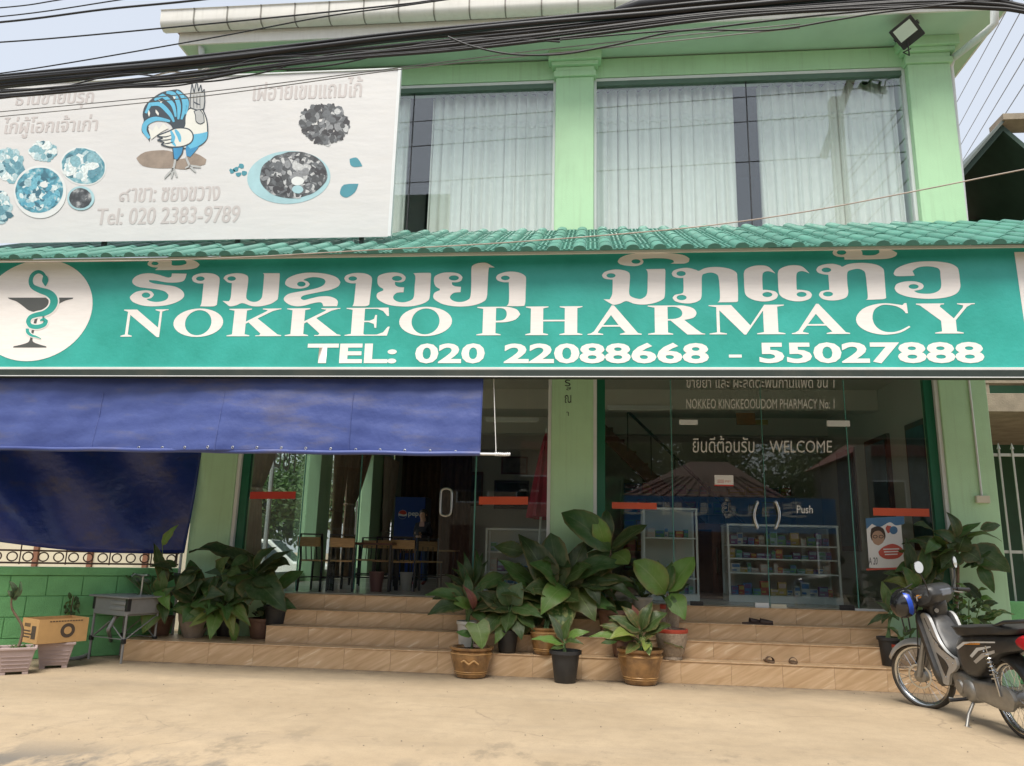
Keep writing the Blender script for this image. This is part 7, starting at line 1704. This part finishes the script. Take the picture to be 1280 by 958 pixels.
bk('inner_body', sidec([(1.02, .82), (.90, .80), (.74, .58), (.58, .50), (.54, .42), (.64, .38), (.78, .44), (.95, .62)], .06, .03), BKG, smooth=50)
bk('steering_cover', sidec([(1.06, .80), (.93, .80), (.90, .92), (.95, 1.0), (1.05, .96)], .05, .03), BKG, smooth=50)
# handlebar cowl, headlamp, bars, grips, mirrors
bk('handlebar_cowl', sidec([(1.13, .91), (1.03, .885), (.91, .92), (.86, 1.0), (.91, 1.075), (1.03, 1.075), (1.12, 1.02)], .11, .07), BKG, steer=True, smooth=50)
bk('instrument_panel', B().box(.86, .90, -.08, .08, .98, 1.04, M.Translation((.0, 0, 0))), mat('instrument_grey', (.12, .13, .15), .2), steer=True, bevel=.01)
bk('headlamp', B().ball((1.10, 0, .965), (.035, .08, .055), 14), mat('headlamp_glass', (.5, .5, .48), .05), steer=True, smooth=80)
for s in (-1, 1):
    bk('handlebar', B().tube([V((.95, s * .08, 1.0)), V((.93, s * .22, 1.02)), V((.86, s * .34, 1.0))], .012, 8), BLACKM, steer=True, smooth=60)
    bk('grip', B().tube([V((.905, s * .26, 1.012)), V((.85, s * .36, .995))], .018, 10), SEATM, steer=True, smooth=60)
    bk('indicator', B().ball((1.02, s * .16, .985), (.05, .025, .028), 10), AMB, steer=True, smooth=80)
    bk('brake_lever', B().tube([V((.98, s * .20, 1.0)), V((.97, s * .30, .99)), V((.92, s * .38, .97))], .006, 6), CAST, steer=True)
    mir = bk('mirror', B().lathe([(.001, -.012), (.045, -.010), (.055, .0), (.052, .004)], 20, (0, 0, 0), 'x', cap=False), BLACK, steer=True, smooth=50)
    mp = V((.90, s * .30, 1.245)); mir.matrix_local = LEAN @ STEER @ M.Translation(mp) @ M.Rotation(R_(180 - 12 * s), 4, 'Z')
    gl_ = B().lathe([(.001, .005), (.050, .005), (.0505, .004)], 20, (0, 0, 0), 'x', cap=False).build('mirror_glass', MIRR, mir)
    bk('mirror_stem', B().tube([V((.91, s * .20, 1.02)), V((.90, s * .25, 1.12)), V((.905, s * .29, 1.20))], .006, 6), BLACKM, steer=True)
bk('key_barrel', B().lathe([(.02, 0), (.02, .02)], 10, (.885, .04, .86), 'x'), CHROME)
# seat, tail, side panels
bk('seat', sidec([(.56, .73), (.60, .76), (.45, .775), (.25, .79), (.05, .815), (-.22, .835), (-.32, .82), (-.28, .775), (.0, .745), (.3, .71), (.5, .69)], .085, .045), SEATM, smooth=60)
bk('side_cover', sidec([(.60, .52), (.58, .62), (.45, .70), (.15, .735), (-.25, .765), (-.40, .745), (-.36, .68), (-.1, .62), (.15, .50), (.30, .40), (.45, .38), (.56, .42)], .085, .035), BKG, smooth=50)
DEC = mat('white_decal', (.6, .6, .58), .4)
for k, (m_, pts) in enumerate(((DEC, [(.52, .60), (.40, .655), (.20, .68), (-.05, .705), (-.05, .695), (.20, .668), (.38, .64), (.50, .585)]), (AMB, [(.42, .63), (.30, .66), (.16, .675), (.16, .66), (.30, .645)]), (DEC, [(.34, .555), (.22, .63), (.02, .665), (.02, .655), (.20, .61), (.31, .545)]), (SIL, [(.30, .52), (.16, .595), (-.02, .64), (-.02, .62), (.14, .57), (.27, .505)]))):
    bk('decal', side(pts, .121, .1225), m_)
bk('tail_lamp', sidec([(-.36, .78), (-.46, .76), (-.48, .70), (-.40, .665), (-.28, .70), (-.27, .74)], .085, .03), REDL, smooth=50)
bk('grab_rail', B().tube([V((.0, .10, .80)), V((-.22, .12, .86)), V((-.40, .10, .88)), V((-.47, 0, .885)), V((-.40, -.10, .88)), V((-.22, -.12, .86)), V((0, -.10, .80))], .014, 8), BLACKM, smooth=60)
bk('rear_mudguard', sidec([(-.34, .68), (-.46, .66), (-.56, .48), (-.54, .46), (-.42, .58), (-.30, .62)], .06, .02), BKG, smooth=50)
pt = bk('number_plate', B().box(-.005, .005, -.11, .11, -.075, .075, M.Translation((-.53, 0, .58)) @ M.Rotation(R_(-22), 4, 'Y')), PLTY, bevel=.003)
# frame, engine, exhaust, chain case, stand, shock
bk('frame_tube', B().tube([V((1.0, 0, .78)), V((.80, 0, .48)), V((.60, 0, .40)), V((.25, 0, .55)), V((-.3, 0, .70))], .028, 8), BLACKM, smooth=60)
bk('engine_block', sidec([(.74, .36), (.66, .40), (.44, .38), (.34, .30), (.36, .20), (.50, .17), (.66, .20), (.72, .28)], .08, .03), CAST, smooth=40)
for i in range(5): bk('cooling_fin', B().box(.66 + .025 * i, .668 + .025 * i, -.075, .075, .25, .37), CAST)
bk('engine_cover', B().lathe([(.001, .135), (.06, .13), (.085, .115), (.09, .09)], 20, (.47, 0, .27), 'y', cap=False), CAST, smooth=50)
bk('crank_cover', B().lathe([(.001, .128), (.05, .125), (.065, .10)], 20, (.60, 0, .28), 'y', cap=False), CAST, smooth=50)
bk('chain_case', sidec([(.46, .33), (.40, .36), (.05, .375), (-.06, .35), (-.10, .285), (-.06, .22), (.05, .19), (.38, .22), (.46, .25)], .012, .012), CAST, smooth=50).location = (LEAN @ V((0, .085, 0)))
for s in (-1, 1):
    bk('shock_absorber', B().tube([V((.03, s * .115, .30)), V((.09, s * .115, .66))], .012, 8), CHROME, smooth=60)
    sp_ = [V((.055 + .035 * i / 60 + .0 + .024 * math.cos(i * .75), s * .115 + .024 * math.sin(i * .75), .42 + .20 * i / 60)) for i in range(61)]
    bk('shock_spring', B().tube(sp_, .006, 5), CHROME)
    bk('swing_arm', B().tube([V((.40, s * .07, .30)), V((0, s * .08, .285))], .018, 6), BLACKM)
    bk('foot_peg', B().tube([V((.52, s * .10, .20)), V((.52, s * .26, .20))], .014, 8), BLACKM)
bk('exhaust', B().tube([V((.68, -.08, .30)), V((.60, -.12, .16)), V((.30, -.14, .17)), V((.0, -.15, .24)), V((-.35, -.16, .33))], [.018, .018, .028, .042, .042], 12), CHROME, smooth=60)
bk('side_stand', B().tube([V((.46, .09, .20)), V((.44, .17, .10)), V((.40, .225, .018))], .013, 8).box(.36, .44, .205, .26, .012, .024), CAST, smooth=50)
bk('gear_lever', B().tube([V((.50, .12, .21)), V((.60, .14, .18)), V((.66, .19, .19))], .007, 6), CAST)
for k, (y_, pts) in enumerate(((.0, [(.97, .10, 1.01), (1.08, .12, .96), (1.12, .10, .80), (1.17, .08, .55), (1.22, .06, .33)]), (0, [(.97, -.10, 1.01), (1.06, -.10, .92), (1.02, -.08, .78), (.90, -.06, .60)]), (0, [(.95, .14, 1.02), (1.04, .16, 1.06), (1.10, .06, .98), (1.05, .03, .82)]))):
    bk('control_cable', B().tube(catmull([V(p) for p in pts], False, 5), .0055, 6), BLACK, steer=(k != 1))
for (x, z) in ((.90, .70), (.84, .60), (.70, .49), (.78, .33), (.62, .46)):
    bk('bolt', B().lathe([(.009, .1265), (.007, .131), (.001, .132)], 8, (x, 0, z), 'y', cap=False), CHROME)
bk('front_emblem', side([(.80, .585), (.74, .555), (.745, .548), (.805, .578)], .1262, .1275), INK)
# helmet hanging from the handlebar
hp = PY(1130, 754, 8.95)
hm = thing('helmet', 'black helmet with a blue stripe hanging on the motorbike handlebar', 'helmet', hp)
HBK = mat('black_helmet', (.012, .012, .014), .2, .1, coat=.5); HBL = mat('blue_stripe', (.02, .07, .45), .3)
hmx = M.Rotation(R_(18), 3, 'Y')
b = B().ball((0, 0, 0), (.135, .155, .16), 20, hmx); sh_ = b.build('shell', HBK, hm, smooth=80)
b = B().lathe([(.1385, -.02), (.141, -.005), (.141, .015), (.1385, .03)], 28, cap=False); o = b.build('stripe', HBL, hm, smooth=80); o.matrix_local = M.Rotation(R_(18), 4, 'Y') @ M.Scale(1.13, 4, (0, 1, 0)) @ M.Rotation(R_(60), 4, 'Y') @ M.Scale(1.02, 4)
B().tube([V((.03, 0, -.14)), V((.05, .02, -.28)), V((.0, .03, -.3)), V((-.04, 0, -.14))], .008, 6).build('chin_strap', SEATM, hm)
B().tube([V((0, 0, .14)), V((.12, .05, .2))], .006, 6).build('hanging_strap', SEATM, hm)

# ================================================================== TREES, PARKED PICKUP AND STREET BEYOND THE SIDE WINDOWS
def leafcard_mat(name, c):
    m, nt, b = node_mat(name); N = nt.nodes; L = nt.links
    gi = N.new('ShaderNodeNewGeometry'); hv = N.new('ShaderNodeHueSaturation'); hv.inputs['Color'].default_value = col4(c)
    mr = N.new('ShaderNodeMapRange'); mr.inputs['To Min'].default_value = .55; mr.inputs['To Max'].default_value = 1.6; L.new(gi.outputs['Random Per Island'], mr.inputs['Value']); L.new(mr.outputs[0], hv.inputs['Value'])
    L.new(hv.outputs[0], b.inputs['Base Color']); b.inputs['Roughness'].default_value = .5
    tr = N.new('ShaderNodeBsdfTranslucent'); L.new(hv.outputs[0], tr.inputs[0]); ms = N.new('ShaderNodeMixShader'); ms.inputs[0].default_value = .3
    L.new(b.outputs[0], ms.inputs[1]); L.new(tr.outputs[0], ms.inputs[2]); L.new(ms.outputs[0], N['Material Output'].inputs['Surface']); return m
CROWN = [leafcard_mat('tree_leaves_a', (.06, .11, .03)), leafcard_mat('tree_leaves_b', (.09, .13, .035))]
BARK = mat('bark', (.10, .075, .055), .9, .3, 8, bump=.6, bscale=20)
def tree(label, x, y, h, r, seed, n=5200, group='trees beyond the restaurant windows', ls=1.0):
    rd = random.Random(seed); t = thing('leafy_tree', label, 'tree', (x, y, 0), 0, group)
    tr = B(); tr.tube([V((0, 0, 0)), V((rd.uniform(-.1, .1), rd.uniform(-.1, .1), h * .25)), V((rd.uniform(-.3, .3), rd.uniform(-.3, .3), h * .55))], [.16, .13, .08], 8)
    cl = []
    for i in range(11):
        a = rd.uniform(0, 6.28); d = rd.uniform(.2, .8) * r; c = V((math.cos(a) * d, math.sin(a) * d, h * rd.uniform(.42, .9))); cl.append((c, rd.uniform(.35, .6) * r))
        tr.tube([V((0, 0, h * rd.uniform(.22, .5))), c * .6 + V((0, 0, h * .12)), c], [.06, .04, .015], 5)
    tr.build('trunk', BARK, t, smooth=60)
    vs, fs = [], []
    for i in range(n):
        c, cr = rd.choice(cl); dv = V((rd.gauss(0, 1), rd.gauss(0, 1), rd.gauss(0, .8))).normalized() * cr * rd.uniform(.5, 1.05)
        p = c + dv; a = V((rd.gauss(0, 1), rd.gauss(0, 1), rd.gauss(0, .6))).normalized(); b_ = a.orthogonal().normalized(); s = rd.uniform(.07, .15) * ls; k = len(vs)
        vs += [p - a * s, p + b_ * s * .45, p + a * s, p - b_ * s * .45]; fs.append((k, k + 1, k + 2, k + 3))
    me = bpy.data.meshes.new('crown'); me.from_pydata([tuple(v) for v in vs], [], fs); link('crown', me, t, CROWN[seed % 2])
for i, (x, y, h, r) in enumerate(((-13.5, 26, 7.5, 3.0), (-17, 33, 9, 3.6), (-12.0, 36, 8, 3.2), (-16, 45, 10, 4), (-22, 40, 10, 4.2), (-10.5, 42, 8.5, 3.4), (-19, 27, 7, 3))):
    tree(('nearest', 'second nearest', 'slender', 'tall', 'leftmost far', 'far right', 'left low')[i] + ' leafy tree seen through the restaurant side windows', x, y, h, r, 40 + i)
for i, (x, y, h, r) in enumerate(((-11.8, 24.6, 3.6, 2.0), (-13.0, 21.2, 3.4, 2.0), (-12.6, 29.0, 4.2, 2.4), (-15.5, 24.0, 5.0, 2.6))):
    tree(('small bushy tree just behind the parked pickup truck', 'low bush left of the parked pickup truck', 'low bush farther along the street behind the pickup truck', 'bushy tree between the two low bushes by the pickup truck')[i], x, y, h, r, 80 + i, 6000)
def pickup():
    t = thing('pickup_truck', 'white pickup truck parked outside, seen through the restaurant side window', 'truck', (-9.6, 21.8, 0), R_(12))
    WP = mat('white_car_paint', (.72, .72, .72), .25, .03, coat=.5); GLS = mat('car_glass', (.05, .07, .08), .08)
    B().prism([(-2.5, .45), (2.45, .45), (2.5, .8), (2.35, 1.05), (1.25, 1.12), (.55, 1.72), (-.75, 1.72), (-.85, 1.12), (-2.5, 1.12)], -.85, .85, lambda x, z, d: V((x, d, z))).build('body', WP, t, bevel=.05)
    for s in (-1, 1):
        B().prism([(1.05, 1.16), (.52, 1.62), (-.05, 1.62), (-.05, 1.16)], s * .853, s * .858, lambda x, z, d: V((x, d, z))).build('window', GLS, t); B().prism([(-.12, 1.16), (-.12, 1.62), (-.68, 1.62), (-.75, 1.16)], s * .853, s * .858, lambda x, z, d: V((x, d, z))).build('window', GLS, t)
        for x in (-1.6, 1.6): w = B().lathe([(.20, -.1), (.34, -.09), (.34, .09), (.20, .1)], 24, (x, s * .78, .34), 'y').build('wheel', TYRE, t, smooth=40); B().lathe([(.001, -.105), (.19, -.1), (.19, .1), (.001, .105)], 16, (x, s * .78, .34), 'y').build('rim', STEEL, w)
        B().ball((2.45, s * .62, .85), (.06, .16, .08), 8).build('headlight', CHROME, t)
    B().prism([(1.22, 1.14), (.6, 1.68), (.59, 1.69), (1.21, 1.15)], -.75, .75, lambda x, z, d: V((x + .012, d, z + .01))).build('windscreen', GLS, t)
pickup()
# pale garden wall glimpsed under the tarpaulin
CRW = mat('cream_wall', (.60, .55, .42), .8, .1, 2, dirt=.3)
gwl = thing('cream_garden_wall', 'cream wall with brown piers glimpsed under the dark tarpaulin', 'wall', (-11, 14, 0))
for i in range(9): B().box(-6 + i * 1.1, -5 + i * 1.1, 0, .15, 0, 1.9).build('wall_panel', CRW, gwl); B().box(-5 + i * 1.1 + .002, -4.9 + i * 1.1 - .002, -.05, .2, 0, 2.0).build('pier', mat('brown_pier', (.22, .10, .06), .8, .2, 3) if i == 0 else bpy.data.materials['brown_pier'], gwl)

# ================================================================== ACROSS THE STREET (mirrored in the glass)
YV = 34.0; YO = 2 * YG - YV
def vx(u, v): p = PY(u, v, YV); return p.x, p.z
op = thing('opposite_shop', 'single storey shop across the street, mirrored in the pharmacy glass', 'shop', (5, YO, 0))
x0, z1 = vx(748, 622); x1, _ = vx(1044, 640); _, z0 = vx(900, 662); 
OB = mat('opposite_blue_sign', (.03, .17, .40), .4, .2, 1.5); OW = mat('opposite_brown_wall', (.25, .12, .08), .8, .2, 1)
def oo(name, b, m, **k):
    o = b.build(name, m, op, **k); o.matrix_parent_inverse = M.Translation((-5, -YO, 0)); return o
oo('sign_board', B().box(x0 - 1, x1, YO, YO + .12, z0 - .1, z1 + .1), OB)
oo('wall', B().box(x0 - 1, x1, YO - 3.2, YO - 3, 0, z1 + .05), OW)
for i in range(6): oo('pillar', B().box(x0 - .8 + i * (x1 - x0 + .4) / 5, x0 - .5 + i * (x1 - x0 + .4) / 5, YO - .4, YO - .1, 0, z0 - .1), OW)
for i in range(4): oo('door', B().box(x0 + .3 + i * 2.6, x0 + 1.9 + i * 2.6, YO - 2.99, YO - 2.9, 0, 2.2), DWOOD if i % 2 else SCR)
text_fit('sign_lettering', 'ร้าน UPS', PAPER, op, lambda p, q: V((x1 + x0 - p - 5, .125, q)), x0 + 1.2, x1 - 1.0, z0 + .55, z1 - .05, offset=.02)
ra, rzp = vx(890, 578); rl_, _z = vx(795, 622); rr_, _z = vx(968, 622)
b = B(); pts = [V((rl_ - .6, YO - .3, z1 + .12)), V((rr_ + .6, YO - .3, z1 + .12)), V((rr_ + .6, YO - 7, z1 + .12)), V((rl_ - .6, YO - 7, z1 + .12)), V((ra - .5, YO - 3.2, rzp + .4)), V((ra + 1.2, YO - 3.2, rzp + .4))]
vs = [b.bm.verts.new(p) for p in pts]
for q in ((0, 1, 5, 4), (1, 2, 5), (2, 3, 4, 5), (3, 0, 4), (3, 2, 1, 0)): b._f([vs[i] for i in q])
OROOF = mat('opposite_roof_tile', (.11, .045, .035), .8, .3, 2)
oo('roof', b, OROOF)
for i in range(14):
    x = rl_ - .4 + i * (rr_ - rl_ + .8) / 13
    oo('roof_roll', B().tube([V((x, YO - .32, z1 + .15)), V((x + (ra + .35 - x) * .55, YO - 1.9, z1 + .15 + (rzp + .28 - z1) * .55))], .05, 5), OROOF)
oo('flag_board', B().box(x0 - .9, x0 + 1.1, YO + .13, YO + .2, z0 - .3, z1 + .9), mat('red_green_board', (.30, .05, .04), .5, .9, .9, c2=(.06, .25, .09)))
for i, (x, y, h, r) in enumerate(((-24, -22, 11, 5), (-13, -21, 10, 4.5), (-3, -24, 11.5, 5), (5, -27, 12, 5.5), (14, -22, 11, 5), (22, -25, 12, 5.5), (32, -22, 11, 5.5))):  # tree row added to darken the mirrored view and block low sky
    tree(('first', 'second', 'third', 'fourth', 'fifth', 'sixth', 'seventh')[i] + ' tree from the left in the added row across the street', x, y, h, r, 60 + i, 15000 if i in (2, 3, 4) else 5000, 'trees added across the street', 1.5)
def terrace(label, xa, xb, y, h, wm, rmat):  # unseen terraces added to cut low sky light under the awning
    t = thing('added_terrace', label, 'building', ((xa + xb) / 2, y, 0)); w = (xb - xa) / 2
    B().box(-w, w, -6, 0, 0, h).build('wall', wm, t)
    B().prism([(-w - .4, h), (w + .4, h), (w - 2, h + 1.6), (-w + 2, h + 1.6)], -6.4, .5, lambda x, z, d: V((x, d, z + .002))).build('roof', rmat, t)
    n = int(w * 2 / 2.6)
    for i in range(n):
        x = -w + (i + .5) * 2 * w / n
        o = B().box(x - .95, x + .95, .002, .06, 0, 2.7).build('shutter', GREYP if i % 2 else DWOOD, t)
        if h > 4.5: f = B().box(x - .75, x + .75, .002, .06, 3.7, 5.0).build('window', ALU, t); B().box(x - .68, x + .68, .061, .07, 3.77, 4.93).build('pane', SCR, f)
terrace('added two storey terrace across the street, left of the blue sign shop', -34, x0 - 1.6, YO - 1, 6.2, mat('opposite_tan_wall', (.32, .24, .17), .8, .15, .6), ROOFRED)
terrace('added two storey terrace across the street, right of the blue sign shop', x1 + 1.2, x1 + 26, YO - 1, 6.0, mat('opposite_grey_wall', (.30, .30, .28), .8, .15, .6), ROOFRED)
# utility pole
up0 = PY(1056, 275, 18.8); PXX, PYY = up0.x, 2 * YG - 18.8; ptop = PY(1050, 122, 18.8).z
PC = mat('grey_pole_concrete', (.36, .34, .30), .85, .15, 5, bump=.3, bscale=30)
pol = thing('utility_pole', 'square concrete utility pole with bracket, mirrored in the upper window', 'pole', (PXX, PYY, 0))
B().bar((0, 0, 0), (0, 0, ptop), .30, .30).build('shaft', PC, pol, bevel=.02)
a_, c_ = PY(1030, 195, 18.6), PY(1066, 95, 18.2)
mm = lambda p: V((p.x, 2 * YG - p.y, p.z)) - pol.location
B().bar(mm(a_), mm(c_), .16, .16).build('bracket_arm', PC, pol); B().bar(mm(c_), mm(c_) + V((0, 0, .8)), .18, .18).build('arm_end', PC, pol)
for i in range(0): B().bar((-.5, .0, ptop - .6 - i * .5), (.5, .0, ptop - .6 - i * .5), .06).build('cross_bar', BLACKM, pol)
for i, (v0_, v1_) in enumerate(((152, 104), (183, 135), (228, 188))):
    pa, pb = PY(500, v0_, 20.5), PY(1140, v1_, 19.5)
    pa = V((pa.x, 2 * YG - pa.y, pa.z)); pb = V((pb.x, 2 * YG - pb.y, pb.z)); d = pb - pa
    tag(B().tube([pa - d * 1.2, pa, pb, pb + d * 1.2], .014, 6).build('overhead_cable', CAB), ('upper', 'middle', 'lower')[i] + ' of three street wires mirrored across the upper windows', 'cable', 'overhead cables')
print('objects', len(bpy.data.objects), 'tris', sum(len(m.polygons) for m in bpy.data.meshes))
